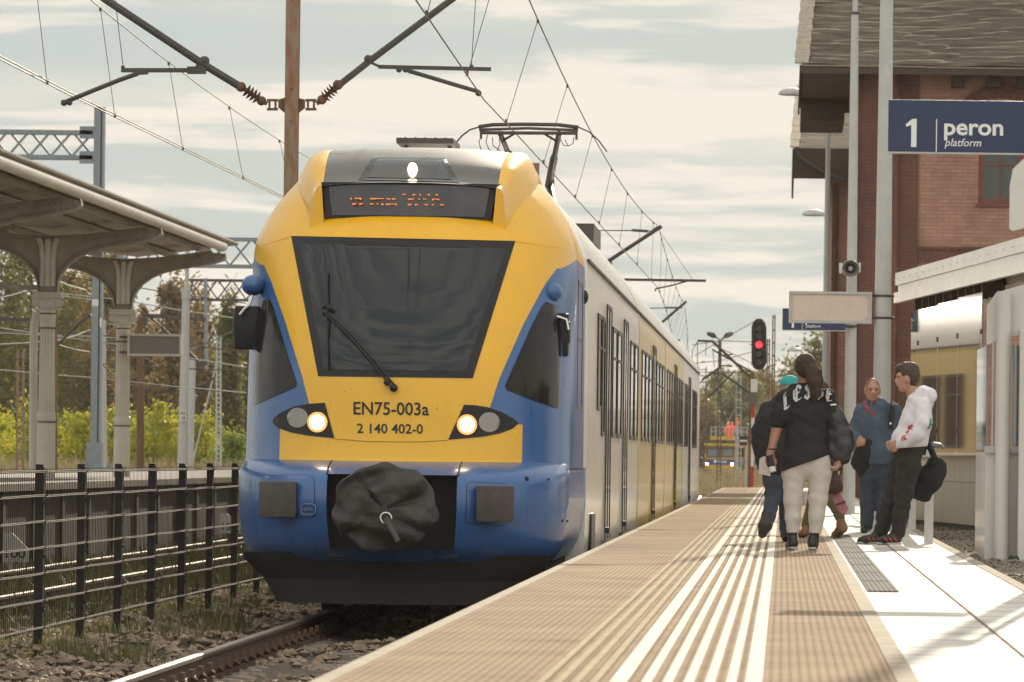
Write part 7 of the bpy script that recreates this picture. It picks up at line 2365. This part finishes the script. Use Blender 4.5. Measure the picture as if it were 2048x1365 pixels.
hair = sdf_obj(H, 'hair', M['hair_dark'], t, 0.008)
wsp = MB(); r_ = random.Random(5)
off = world_loc(t)
for k in range(90):
    a = Vector(J(1622 + r_.uniform(0, 10), 730 + r_.uniform(0, 34), -0.1)); e = Vector(J(1634 + r_.uniform(0, 13), 732 + r_.uniform(4, 40), -0.12 + r_.uniform(-.02, .02)))
    m_ = a.lerp(e, 0.55) + Vector((r_.uniform(-.01, .01), r_.uniform(-.01, .01), 0.012))
    wsp.tube([a + off, m_ + off, e + off], [0.0022, 0.002, 0.001], 4)
M['hair_lit'] = mat('sunlit_hair_wisps', (0.16, 0.06, 0.03), 0.4, var=0.2)  # backlit wisps: sunlight put into a lighter, redder hair colour
wsp.build('loose_hair', M['hair_lit'], hair)
T = Sdf(0.035)
T.limb([J(1609, 796, 0.0), J(1611, 830, 0.0), J(1613, 880, 0.0), J(1613, 912, 0.0)], [0.128, 0.146, 0.155, 0.178], (1.2, 0.98))
T.limb([J(1613, 912), J(1606, 945)], [0.178, 0.18], (1.16, 1.05))
T.limb([J(1572, 793), J(1652, 793)], [0.065, 0.065]); T.limb([J(1590, 778), J(1628, 778)], [0.05, 0.05])
T.limb([J(1569, 797), J(1561, 825, -0.01), J(1557, 840, -0.02)], [0.075, 0.082, 0.086]); T.limb([J(1655, 797), J(1664, 835, 0.0)], [0.075, 0.08])
T.cut((0.36, 0.0, -1.0), -J(1578, 938)[2] + 0.36*J(1578, 938)[0])
c_ = np.array(J(1556, 845, -0.02)); dn = np.array((-0.12, 0, -1.0))
T.cut((-0.9, 0, -0.5), 9.0)
T.fold = cloth_fold(0.0083, 20, 8)
shirt = sdf_obj(T, 'shirt', M['shirt_black'], t, 0.010)
# gothic letters over the shoulders
sv = np.empty(len(shirt.data.vertices)*3); shirt.data.vertices.foreach_get('co', sv)
bvs = BVHTree.FromPolygons([Vector(v) + off for v in sv.reshape(-1, 3)], [tuple(p.vertices) for p in shirt.data.polygons])
def gothic(ch):
    """broken-stroke letters built of slanted nib strokes: lists of points with a nib width"""
    if ch == 'L': return [[(.15,.05),(.28,.95)], [(.28,.95),(.12,.80)], [(.12,.20),(.30,.05),(.60,.10),(.78,.26)], [(.30,.95),(.48,1.0)], [(.34,.2),(.40,.8)]]
    if ch == 'E': return [[(.75,.90),(.50,1.0),(.22,.78),(.18,.30),(.38,.05),(.78,.16)], [(.45,.92),(.40,.10)], [(.25,.50),(.68,.56)], [(.75,.90),(.80,.75)]]
    return [[(.80,.85),(.55,1.0),(.25,.85),(.28,.64),(.72,.42),(.74,.20),(.45,.0),(.14,.15)], [(.45,.95),(.50,.06)], [(.80,.85),(.70,.72)], [(.14,.15),(.24,.30)]]
pr_v, pr_f = [], []
lay = [('L', 1563, 802, 23, 31, -0.50), ('E', 1583, 788, 24, 31, -0.25), ('S', 1606, 783, 23, 31, -0.05), ('S', 1629, 784, 22, 31, 0.12), ('E', 1650, 790, 19, 30, 0.42)]
for ch, x, y, w_, h_, an in lay:
    for st_ in gothic(ch):
        for a, b_ in zip(st_[:-1], st_[1:]):
            nib = Vector((0.085, 0.066)); n_ = 4
            for i in range(n_):
                quad = []
                for f_, sg in ((i/n_, -1), (i/n_, 1), ((i+1)/n_, 1), ((i+1)/n_, -1)):
                    u = a[0]+(b_[0]-a[0])*f_ + sg*nib.x; v = a[1]+(b_[1]-a[1])*f_ + sg*nib.y
                    lx, ly = (u-0.5)*w_, (v-0.5)*h_
                    px = x+w_/2 + lx*math.cos(an) + ly*math.sin(-an)*-1*0.0 - ly*math.sin(-an)*0.35
                    py = y + lx*math.sin(an) - ly
                    d, _ = ray(px, py)
                    h = bvs.ray_cast(Vector((0, 0, CAMZ)), d.normalized())
                    if h[0] is None: break
                    quad.append(h[0] + Vector((0, -0.006, 0.002)))
                if len(quad) == 4:
                    k = len(pr_v); pr_v += quad; pr_f.append((k, k+1, k+2, k+3))
MB().add(pr_v, pr_f).build('shirt_lettering', M['print_white'], shirt, smooth=0, fix=False)
T = Sdf(0.03)
T.limb([J(1594, 915), J(1588, 945), J(1586, 1000), J(1586, 1035), J(1586, 1066)], [0.114, 0.106, 0.081, 0.068, 0.054], (1, 1.12))
T.limb([J(1634, 915), J(1639, 945), J(1636, 1000), J(1633, 1035), J(1630, 1066)], [0.114, 0.106, 0.081, 0.068, 0.054], (1, 1.12))
T.limb([J(1613, 905), J(1613, 925)], [0.148, 0.158], (1.18, 0.92))
T.ell(J(1595, 926, -0.06), (0.105, 0.085, 0.11)); T.ell(J(1633, 926, -0.06), (0.105, 0.085, 0.11))
T.cut((0, 0, -1), -J(1600, 1067)[2]); T.cut((0, 0, 1), J(1600, 902)[2])
T.fold = cloth_fold(0.0050, 24, 4)
sdf_obj(T, 'trousers', M['joggers'], t, 0.010)
for px, nm in ((1585, 0), (1629, 1)):
    T = Sdf(0.02); T.limb([J(px, 1060), J(px-1, 1090)], [0.044, 0.042]); sdf_obj(T, 'sock', M['black_cloth'], t, 0.008)
shoe(t, 'shoe', np.array(J(1577, 1101, 0.17)) * (1, 1, 0), np.array(J(1588, 1101, -0.09)) * (1, 1, 0), M['shoe_dark'])
shoe(t, 'shoe', np.array(J(1627, 1103, 0.17)) * (1, 1, 0), np.array(J(1624, 1103, -0.09)) * (1, 1, 0), M['shoe_dark'])
T = Sdf(0.006); c = np.array(J(1544, 898, -0.04))
for k in range(14):
    a = 2*math.pi*k/14; b_ = 2*math.pi*(k+1)/14
    T.limb([c+(0.037*math.cos(a), 0.037*math.sin(a), 0.004*math.sin(a)), c+(0.037*math.cos(b_), 0.037*math.sin(b_), 0.004*math.sin(b_))], [0.006, 0.006])
sdf_obj(T, 'wristband', M['black'], t, 0.004)
# jacket carried over her right arm
jk = thing('jacket', 'black leather jacket hanging over the right arm of the woman with the ponytail', 'jacket', world_loc(t) + Vector(J(1685, 900, 0)))
Jk = Sdf(0.03)
jo = world_loc(t) - world_loc(jk)
JJ = lambda x, y, d=0.0: tuple(np.array(J(x, y, d)) + np.array(jo))
Jk.limb([JJ(1655, 800, 0.0), JJ(1670, 835, 0.0), JJ(1683, 868, 0.01), JJ(1688, 888, 0.0), JJ(1682, 912, -0.01)], [0.060, 0.082, 0.098, 0.098, 0.080], (1, 0.9))
Jk.limb([JJ(1660, 850, 0.02), JJ(1668, 900, 0.02)], [0.05, 0.085])
Jk.cut((0.25, 0, -1), -JJ(1680, 922)[2] + 0.25*JJ(1680, 922)[0])
Jk.fold = cloth_fold(0.0060, 22, 5)
sdf_obj(Jk, 'jacket_sleeve', M['leather'], jk, 0.010)
q = MB(); c = P(1668, 811, 50.6); q.tube([c + Vector((-0.03, -0.07, 0)), c + Vector((0.02, -0.075, 0.004))], 0.010, 8); q.build('jacket_buckle', M['chrome'], jk)
# cup and phone in her left hand
cup = thing('drink_cup', 'dark lidded cup held in the left hand of the woman with the ponytail', 'cup', P(1541, 935, 50.6))
q = MB(); a, b_ = P(1538, 912, 50.58), P(1545, 944, 50.56)
q.tube([a, a.lerp(b_, 0.7)], [0.030, 0.034], 16); cu_ = q.build('cup_body', M['black'], cup)
q = MB(); q.tube([a.lerp(b_, 0.7), b_], [0.0345, 0.035], 16); q.build('cup_band', M['paper'], cu_)
bag = thing('paper_bag', 'small white paper bag held low beside the dark cup', 'bag', P(1529, 945, 50.75))
q = MB(); q.prism([(P(x, y, 50.75).x, P(x, y, 50.75).z) for x, y in ((1519,918),(1530,912),(1541,938),(1541,953),(1517,948))], 'y', 50.72, 50.78); q.build('bag', M['paper'], bag, smooth=0, bevel=0.006)

# ---- man in the dark jacket with the teal cap, ahead of her
t, J, s = person('man in a black jacket and teal cap striding on ahead, half hidden by the woman', 1552, 1086, 55.5)
B = Sdf(0.025, 0.72)
hc = np.array(J(1580, 778, 0.16)); head(B, hc, R(180))
B.limb([hc+(0, -0.02, -0.06), J(1572, 812, 0.08)], [0.055, 0.06])
B.limb([J(1565, 820, 0.06), J(1555, 880, 0.0), J(1553, 925, 0)], [0.12, 0.13, 0.13], (1.25, 0.85))
B.limb([J(1528, 820, 0.04), J(1517, 870, -0.02), J(1521, 912, 0.02)], [0.05, 0.045, 0.032])
hand(B, J(1521, 913, 0.02), (0, 0.1, -1), (1, 0, 0), 0.5, 0.17, 1)
B.limb([J(1546, 930), J(1545, 1000, 0.0), J(1533, 1055, -0.20)], [0.09, 0.06, 0.04]); B.limb([J(1565, 930), J(1575, 1005, 0.12), J(1572, 1076, 0.15)], [0.09, 0.06, 0.04])
sdf_obj(B, 'body', M['skin'], t, 0.010)
T = Sdf(0.035)
T.limb([J(1566, 812, 0.07), J(1553, 850, 0.02), J(1549, 900, 0.0), J(1549, 925, 0.0)], [0.12, 0.165, 0.165, 0.155], (1.15, 0.9))
T.limb([J(1535, 818, 0.04), J(1519, 862, -0.02), J(1517, 885, -0.02), J(1522, 908, 0.02)], [0.075, 0.072, 0.062, 0.05]); T.limb([J(1590, 820, 0.05), J(1600, 870, 0.02)], [0.07, 0.06])
T.fold = cloth_fold(0.0075, 20, 11)
sdf_obj(T, 'jacket', M['black_cloth'], t, 0.011)
T = Sdf(0.03)
T.limb([J(1548, 918), J(1546, 960, 0.02), J(1546, 995, 0.02), J(1538, 1030, -0.10), J(1533, 1050, -0.18)], [0.115, 0.095, 0.075, 0.065, 0.06]); T.limb([J(1566, 918), J(1573, 1000, 0.12), J(1572, 1068, 0.15)], [0.115, 0.078, 0.06])
T.fold = cloth_fold(0.0083, 22, 12)
sdf_obj(T, 'trousers', M['jeans'], t, 0.010)
T = Sdf(0.03); a = np.array(J(1534, 1036, -0.20)); b_ = np.array(J(1525, 1068, -0.23))
T.limb([a, (a+b_)/2+(0, -0.03, 0), b_], [0.055, 0.06, 0.045], (1.0, 0.75)); sdf_obj(T, 'shoe', M['shoe_dark'], t, 0.009)
shoe(t, 'shoe', np.array(J(1572, 1080, 0.36)) * (1, 1, 0), np.array(J(1572, 1080, 0.10)) * (1, 1, 0), M['shoe_dark'], sole=False)
T = Sdf(0.02); T.ell(hc+(0, 0, 0.035), (0.105, 0.118, 0.098)); T.cut((0, 0.1, -1), -(hc[2]+0.025)); T.limb([hc+(-0.05, 0.10, 0.035), hc+(0.05, 0.10, 0.035)], [0.012, 0.012]); sdf_obj(T, 'cap', M['teal'], t, 0.008)

# ---- person behind the woman with olive leggings
t, J, s = person('person in olive leggings and tan shoes walking behind the woman with the ponytail', 1652, 1076, 58.5)
B = Sdf(0.025, 0.72)
hc = np.array(J(1640, 788, 0.0)); head(B, hc, R(180), r=0.97)
B.limb([hc+(0, 0, -0.06), J(1640, 825)], [0.05, 0.055]); B.limb([J(1642, 835), J(1648, 930)], [0.12, 0.13], (1.2, 0.85))
B.limb([J(1672, 840), J(1690, 890, 0.0), J(1676, 928, -0.05)], [0.05, 0.045, 0.03]); hand(B, J(1676, 929, -0.05), (-0.3, 0, -1), (0, -1, 0), 0.8, 0.16, 1)
B.limb([J(1655, 935), J(1668, 1000, -0.02), J(1684, 1050, -0.16)], [0.085, 0.06, 0.038]); B.limb([J(1638, 935), J(1628, 1005, 0.1), J(1610, 1062, 0.18)], [0.085, 0.06, 0.038])
sdf_obj(B, 'body', M['skin2'], t, 0.010)
T = Sdf(0.03); T.limb([J(1652, 925), J(1656, 965), J(1667, 1003, -0.02), J(1680, 1035, -0.13)], [0.11, 0.09, 0.068, 0.052]); T.limb([J(1640, 925), J(1628, 1005, 0.1), J(1612, 1050, 0.17)], [0.11, 0.068, 0.05])
T.fold = cloth_fold(0.0045, 24, 21); sdf_obj(T, 'leggings', M['olive'], t, 0.009)
T = Sdf(0.035); T.limb([J(1642, 828), J(1646, 880), J(1650, 935)], [0.13, 0.145, 0.15], (1.2, 0.85)); T.limb([J(1672, 838), J(1694, 888, 0.0), J(1690, 918, -0.04)], [0.07, 0.07, 0.055]); T.limb([J(1672, 880, 0.0), J(1670, 950, 0.0)], [0.075, 0.05])
T.fold = cloth_fold(0.0065, 22, 22); sdf_obj(T, 'coat', M['black_cloth'], t, 0.010)
T = Sdf(0.03); T.ell(hc+(0, -0.01, 0.03), (0.10, 0.11, 0.11)); sdf_obj(T, 'hair', M['hair_dark'], t, 0.010)
T = Sdf(0.025); T.limb([J(1682, 1046, -0.17), J(1684, 1056, -0.17), J(1672, 1071, -0.02), J(1668, 1074, 0.04)], [0.05, 0.055, 0.045, 0.034]); T.cut((0, 0, -1), 0.0); sdf_obj(T, 'shoe', M['tan'], t, 0.008)
shoe(t, 'shoe', np.array(J(1600, 1070, 0.34)) * (1, 1, 0), np.array(J(1615, 1070, 0.10)) * (1, 1, 0), M['tan'], sole=False)
bg_ = thing('handbag', 'dusty pink handbag carried low behind the woman with the ponytail', 'bag', P(1676, 1000, 58.2))
q = MB(); q.prism([(P(x, y, 58.2).x, P(x, y, 58.2).z) for x, y in ((1662,985),(1676,978),(1698,1018),(1690,1030),(1680,1028),(1668,1008))], 'y', 58.14, 58.26); q.build('bag_body', M['pink'], bg_, smooth=0, bevel=0.012)
q = MB(); q.bar(P(1672,1010,58.13), P(1692,1003,58.13), 0.015, 0.01); q.build('seam', M['black_cloth'], bg_, smooth=0)
pk = thing('shopping_bag', 'dark purple bag with green leaves hanging above the pink handbag', 'bag', P(1665, 965, 58.1))
T = Sdf(0.03); po = P(1665, 965, 58.1)
K = lambda x, y, d=0: tuple(P(x, y, 58.1 + d) - po)
T.limb([K(1660, 945), K(1668, 972)], [0.07, 0.09], (1, 0.6)); T.fold = cloth_fold(0.0090, 25, 30)
sdf_obj(T, 'bag_body', mat('dark_purple_bag', (0.045, 0.018, 0.024), 0.6, var=0.2), pk, 0.010)
q = MB(); leaves(q, random.Random(8), po + Vector((-0.03, -0.05, 0.14)), 0.07, 0.05, 0.05, 120, 0.016, 6); q.build('leaves', LV[2], pk, smooth=0, fix=False)

# ---- man in the blue pullover, facing the camera
t, J, s = person('balding man in a slate blue pullover with a shoulder bag, facing the camera', 1748, 1064, 62.9)
B = Sdf(0.022, 0.72)
hc = np.array(J(1745, 781, 0.0)); F_, S_, U = head(B, hc, R(-6), r=1.02)
B.limb([hc+(0, 0.012, -0.06), J(1748, 812, 0.01)], [0.058, 0.064])
B.limb([J(1752, 825, 0), J(1752, 900, 0), J(1752, 940, 0)], [0.13, 0.14, 0.14], (1.25, 0.85))
B.limb([J(1720, 825), J(1711, 866, 0.0), J(1722, 882, -0.18)], [0.055, 0.048, 0.034]); hand(B, J(1720, 882, -0.18), (-0.15, -1, 0.05), (0.8, 0.2, -0.4), 0.9, 0.18, -1)
B.limb([J(1792, 825), J(1798, 880, 0.05), J(1780, 905, -0.06)], [0.055, 0.048, 0.034])
B.limb([J(1738, 940), J(1735, 1000), J(1733, 1055)], [0.095, 0.065, 0.042]); B.limb([J(1768, 940), J(1766, 1000), J(1764, 1055)], [0.095, 0.065, 0.042])
sdf_obj(B, 'body', M['skin'], t, 0.007)
for k in (-1, 1):
    q = MB(); c = Vector(hc + F_*0.082 + S_*0.033*k + U*0.006) + world_loc(t); q.ball(c, 0.0085, n=10, m=8); q.build('eye', M['iris'], t)
    q = MB(); a = Vector(hc + F_*0.090 + S_*0.018*k + U*0.030) + world_loc(t); b_ = Vector(hc + F_*0.082 + S_*0.050*k + U*0.028) + world_loc(t); q.tube([a, b_], [0.005, 0.003], 6); q.build('eyebrow', M['hair_short'], t)
T = Sdf(0.02); T.ell(hc+F_*-0.014+U*0.026, (0.100, 0.081, 0.108), math.atan2(F_[1], F_[0])); T.cut(F_*0.75-U*0.66, float((hc+F_*0.045+U*0.05)@(F_*0.75-U*0.66))); sdf_obj(T, 'cropped_hair', M['stubble'], t, 0.008)
T = Sdf(0.035)
T.limb([J(1752, 820, 0.0), J(1752, 850, 0.0), J(1752, 900, -0.01), J(1752, 920, 0.0)], [0.14, 0.165, 0.165, 0.165], (1.22, 0.9))
T.limb([J(1722, 822), J(1712, 855, 0.0), J(1710, 870, -0.02), J(1716, 880, -0.13)], [0.075, 0.07, 0.062, 0.05]); T.limb([J(1788, 820), J(1799, 858, 0.03), J(1798, 885, 0.03), J(1780, 905, -0.06)], [0.078, 0.075, 0.066, 0.05])
T.limb([J(1735, 808, -0.01), J(1752, 806, 0.06), J(1766, 806, -0.01)], [0.035, 0.05, 0.035])
T.cut((0, 0, -1), -J(1750, 929)[2])
a = np.array(J(1742, 806, -0.16)); T.ell(a, (0.060, 0.12, 0.055), sub=True)
T.fold = cloth_fold(0.0065, 22, 31)
sdf_obj(T, 'pullover', M['pullover'], t, 0.009)
T = Sdf(0.01); T.limb([J(1729, 806, -0.045), J(1734, 818, -0.10), J(1744, 829, -0.135)], [0.018, 0.014, 0.01]); T.limb([J(1761, 806, -0.045), J(1756, 818, -0.10), J(1746, 829, -0.135)], [0.018, 0.014, 0.01]); sdf_obj(T, 'red_collar', M['red_cloth'], t, 0.007)
T = Sdf(0.03); T.limb([J(1742, 925), J(1736, 960), J(1735, 1010), J(1733, 1050)], [0.118, 0.098, 0.080, 0.070]); T.limb([J(1764, 925), J(1768, 960), J(1766, 1010), J(1765, 1050)], [0.118, 0.098, 0.080, 0.070])
T.fold = cloth_fold(0.0075, 22, 33); sdf_obj(T, 'jeans', M['jeans'], t, 0.010)
shoe(t, 'shoe', np.array(J(1726, 1064, -0.20)) * (1, 1, 0), np.array(J(1734, 1064, 0.08)) * (1, 1, 0), M['shoe_dark'], sole=False)
shoe(t, 'shoe', np.array(J(1758, 1064, -0.20)) * (1, 1, 0), np.array(J(1764, 1064, 0.08)) * (1, 1, 0), M['shoe_dark'], sole=False)
sb = thing('shoulder_bag', 'black bag slung over the shoulder of the man in the blue pullover', 'bag', world_loc(t) + Vector(J(1720, 920)))
so = np.array(world_loc(t) - world_loc(sb)); JJ = lambda x, y, d=0.0: tuple(np.array(J(x, y, d)) + so)
T = Sdf(0.03); T.limb([JJ(1728, 900, -0.12), JJ(1722, 925, -0.08), JJ(1726, 945, -0.05)], [0.10, 0.11, 0.07], (1, 0.6)); T.limb([JJ(1738, 885, -0.13), JJ(1722, 890, -0.12)], [0.04, 0.05]); T.fold = cloth_fold(0.0120, 22, 35); sdf_obj(T, 'bag_body', M['black_cloth'], sb, 0.010)
q = MB(); sw_ = world_loc(t)
q.tube([Vector(J(1785, 805, 0.03)) + sw_, Vector(J(1785, 815, -0.13)) + sw_, Vector(J(1782, 835, -0.19)) + sw_, Vector(J(1781, 858, -0.20)) + sw_], [0.024, 0.026, 0.03, 0.026], 8); q.build('strap', M['black_cloth'], sb)
q = MB(); q.ball(Vector(J(1781, 848, -0.23)) + sw_, 0.016, 0.01, 0.018); q.build('buckle', M['chrome'], sb)

# ---- man in the white hoodie leaning on the rail, in profile
t, J, s = person('young man in a white hoodie and dark trousers leaning on the rail', 1772, 1090, 54.3)
B = Sdf(0.022, 0.72)
hc = np.array(J(1815, 757, 0.0)); F_, S_, U = head(B, hc, R(98), r=1.0)
B.limb([hc+(0.02, 0, -0.055), J(1829, 795)], [0.056, 0.062])
B.limb([J(1838, 815), J(1828, 870), J(1820, 905)], [0.12, 0.13, 0.13], (0.95, 1.2))
B.limb([J(1842, 815, -0.17), J(1838, 862, -0.22), J(1800, 885, -0.20)], [0.055, 0.045, 0.03]); hand(B, J(1800, 885, -0.20), (-1, 0.2, -0.35), (0, 1, 0), 0.5, 0.17, 1)
B.limb([J(1838, 815, 0.17), J(1830, 862, 0.22), J(1795, 885, 0.12)], [0.055, 0.045, 0.03])
B.limb([J(1820, 905, -0.06), J(1806, 985, -0.06), J(1793, 1070, -0.06)], [0.10, 0.065, 0.045]); B.limb([J(1812, 905, 0.08), J(1785, 985, 0.08), J(1756, 1070, 0.08)], [0.10, 0.065, 0.045])
sdf_obj(B, 'body', M['skin2'], t, 0.007)
q = MB(); c = Vector(hc + F_*0.083 + S_*0.034 + U*0.006) + world_loc(t); q.ball(c, 0.0085, n=10, m=8); q.build('eye', M['iris'], t)
q = MB(); c = Vector(hc + F_*0.083 - S_*0.034 + U*0.006) + world_loc(t); q.ball(c, 0.0085, n=10, m=8); q.build('eye', M['iris'], t)
T = Sdf(0.025)
rot = math.atan2(F_[1], F_[0])
T.ell(hc+F_*-0.022+U*0.045, (0.100, 0.088, 0.098), rot); T.ell(hc+F_*-0.05+U*-0.005, (0.062, 0.084, 0.08), rot)
T.limb([hc+F_*0.03+U*0.105, hc+F_*0.085+U*0.095, hc+F_*0.105+U*0.075], [0.035, 0.03, 0.014]); T.limb([hc+F_*0.02+U*0.12, hc+F_*-0.06+U*0.11], [0.035, 0.04])
for k in (-1, 1): T.ell(hc+S_*0.092*k+F_*-0.008+U*-0.02, (0.034, 0.035, 0.042), rot, sub=True)
T.fold = cloth_fold(0.004, 60, 41)
sdf_obj(T, 'hair', M['hair_short'], t, 0.008)
T = Sdf(0.035)
T.limb([J(1838, 812), J(1832, 845), J(1822, 880), J(1816, 898)], [0.135, 0.155, 0.165, 0.150], (0.95, 1.15))
T.limb([J(1800, 872, -0.04), J(1798, 885, -0.04)], [0.075, 0.075])
T.limb([J(1845, 812, -0.15), J(1845, 848, -0.22), J(1836, 868, -0.23), J(1808, 884, -0.20), J(1798, 889, -0.18)], [0.078, 0.076, 0.072, 0.060, 0.048]); T.limb([J(1838, 812, 0.15), J(1832, 860, 0.22), J(1800, 884, 0.14)], [0.078, 0.07, 0.05])
T.limb([J(1824, 798, -0.07), J(1843, 785, -0.075), J(1858, 790, 0.0), J(1843, 785, 0.075), J(1824, 798, 0.07)], [0.036, 0.046, 0.055, 0.046, 0.036])
T.limb([J(1846, 783, 0), J(1858, 793, 0), J(1857, 803, 0)], [0.058, 0.064, 0.045]); T.limb([J(1852, 790, -0.09), J(1857, 798, -0.05)], [0.045, 0.055])
T.cut((0.08, 0, -1), -J(1815, 899)[2])
T.fold = cloth_fold(0.0055, 22, 43)
hd_ = sdf_obj(T, 'hoodie', M['hoodie'], t, 0.009)
sv = np.empty(len(hd_.data.vertices)*3); hd_.data.vertices.foreach_get('co', sv); off = world_loc(t)
bvh_ = BVHTree.FromPolygons([Vector(v) + off for v in sv.reshape(-1, 3)], [tuple(p.vertices) for p in hd_.data.polygons])
def on_cloth(px, py):
    d, _ = ray(px, py); h = bvh_.ray_cast(Vector((0, 0, CAMZ)), d.normalized())
    return None if h[0] is None else h[0] + Vector((0, -0.006, 0))
def cloth_strokes(strokes, name, m, r_, parent):
    q = MB()
    for st_ in strokes:
        pts = [on_cloth(*p) for p in st_]; pts = [p for p in pts if p is not None]
        if len(pts) > 1: q.tube(pts, r_, 5)
    return q.build(name, m, parent)
cloth_strokes([[(1818,851),(1816,857),(1820,860)],[(1822,850),(1820,856),(1824,859)],[(1825,849),(1823,855)],[(1817,856),(1826,853)],
               [(1814,862),(1813,866),(1817,868)],[(1811,866),(1818,863)],[(1807,870),(1804,876),(1809,879)],[(1811,870),(1808,876),(1813,878)],[(1803,873),(1812,880)],[(1806,882),(1802,879)]],
              'sleeve_print', M['shoe_red'], 0.006, hd_)
cloth_strokes([[(1861,838),(1861,846),(1859,854),(1856,858)],[(1862.5,840),(1862,850)],[(1860,842),(1858,855)]], 'back_print', M['green_print'], 0.012, hd_)
T = Sdf(0.03)
T.limb([J(1822, 892, -0.05), J(1818, 930, -0.06), J(1808, 985, -0.06), J(1801, 1030, -0.06), J(1796, 1066, -0.06)], [0.122, 0.112, 0.088, 0.076, 0.066]); T.limb([J(1815, 892, 0.07), J(1803, 930, 0.08), J(1787, 985, 0.08), J(1772, 1030, 0.08), J(1762, 1066, 0.08)], [0.122, 0.11, 0.086, 0.074, 0.066])
T.cut((0.05, 0, 1), J(1815, 895)[2] + 0.02)
T.fold = cloth_fold(0.0090, 22, 44); sdf_obj(T, 'trousers', M['trousers_dark'], t, 0.010)
for (tx, hx, dpt) in ((1757, 1798, -0.07), (1718, 1764, 0.08)):
    o = shoe(t, 'shoe', np.array(J(tx, 1088, dpt)) * (1, 1, 0), np.array(J(hx, 1088, dpt)) * (1, 1, 0), M['shoe_dark'], w=0.050, h=0.050)
    q = MB(); c0 = world_loc(t) + Vector((J(hx, 1088, dpt)[0], dpt, 0))
    for k in range(3):
        q.bar(c0 + Vector((-0.02 - 0.045*k, -0.053, 0.035)), c0 + Vector((-0.05 - 0.045*k, -0.050, 0.065)), 0.02, 0.012)
    q.build('shoe_flash', M['shoe_red'], o, smooth=0)
bp = thing('backpack', 'black backpack hanging from the lean rail post behind the man in the hoodie', 'backpack', P(1852, 950, 54.6))
po = P(1852, 950, 54.6); K = lambda x, y, d=0.0: tuple(P(x, y, 54.6 + d) - po)
T = Sdf(0.05); T.limb([K(1874, 935), K(1858, 958), K(1840, 978)], [0.095, 0.125, 0.10], (1, 0.75)); T.limb([K(1826, 975), K(1850, 992)], [0.075, 0.065], (1, 0.75)); T.limb([K(1866, 925), K(1872, 945)], [0.05, 0.08], (1, 0.75))
T.fold = cloth_fold(0.0090, 20, 51); sdf_obj(T, 'pack_body', M['black_cloth'], bp, 0.010)
q = MB(); q.tube([P(1846,885,54.5), P(1853,882,54.5), P(1862,900,54.5), P(1870,918,54.5)], [0.035,0.035,0.03,0.03], 8); q.tube([P(1846,886,54.5), P(1842,910,54.5)], [0.05,0.045], 10); q.tube([P(1870,915,54.5), P(1862,930,54.5)], 0.018, 8)
q.tube([P(1837,935,54.55), P(1826,965,54.55)], 0.010, 6); q.tube([P(1832,938,54.55), P(1820,972,54.55)], 0.008, 6)
q.build('strap', M['black_cloth'], bp)
# ------------------------------------------------------------------ the hazy autumn air
hz_m = bpy.data.materials.new('air_haze'); hz_m.use_nodes = True
hz_m.node_tree.nodes.clear()
_o = hz_m.node_tree.nodes.new('ShaderNodeOutputMaterial'); _v = hz_m.node_tree.nodes.new('ShaderNodeVolumePrincipled')
_v.inputs['Color'].default_value = (0.96, 0.90, 0.82, 1); _v.inputs['Density'].default_value = 0.00014
_v.inputs['Anisotropy'].default_value = 0.1
hz_m.node_tree.links.new(_v.outputs[0], _o.inputs['Volume'])
_h = MB(); _h.box(-450, 450, -30, 950, -1.6, 45)
hzo = _h.build('haze', hz_m, smooth=0)
tag(hzo, 'thin pale haze in the air over the tracks', 'haze', None, 'stuff')
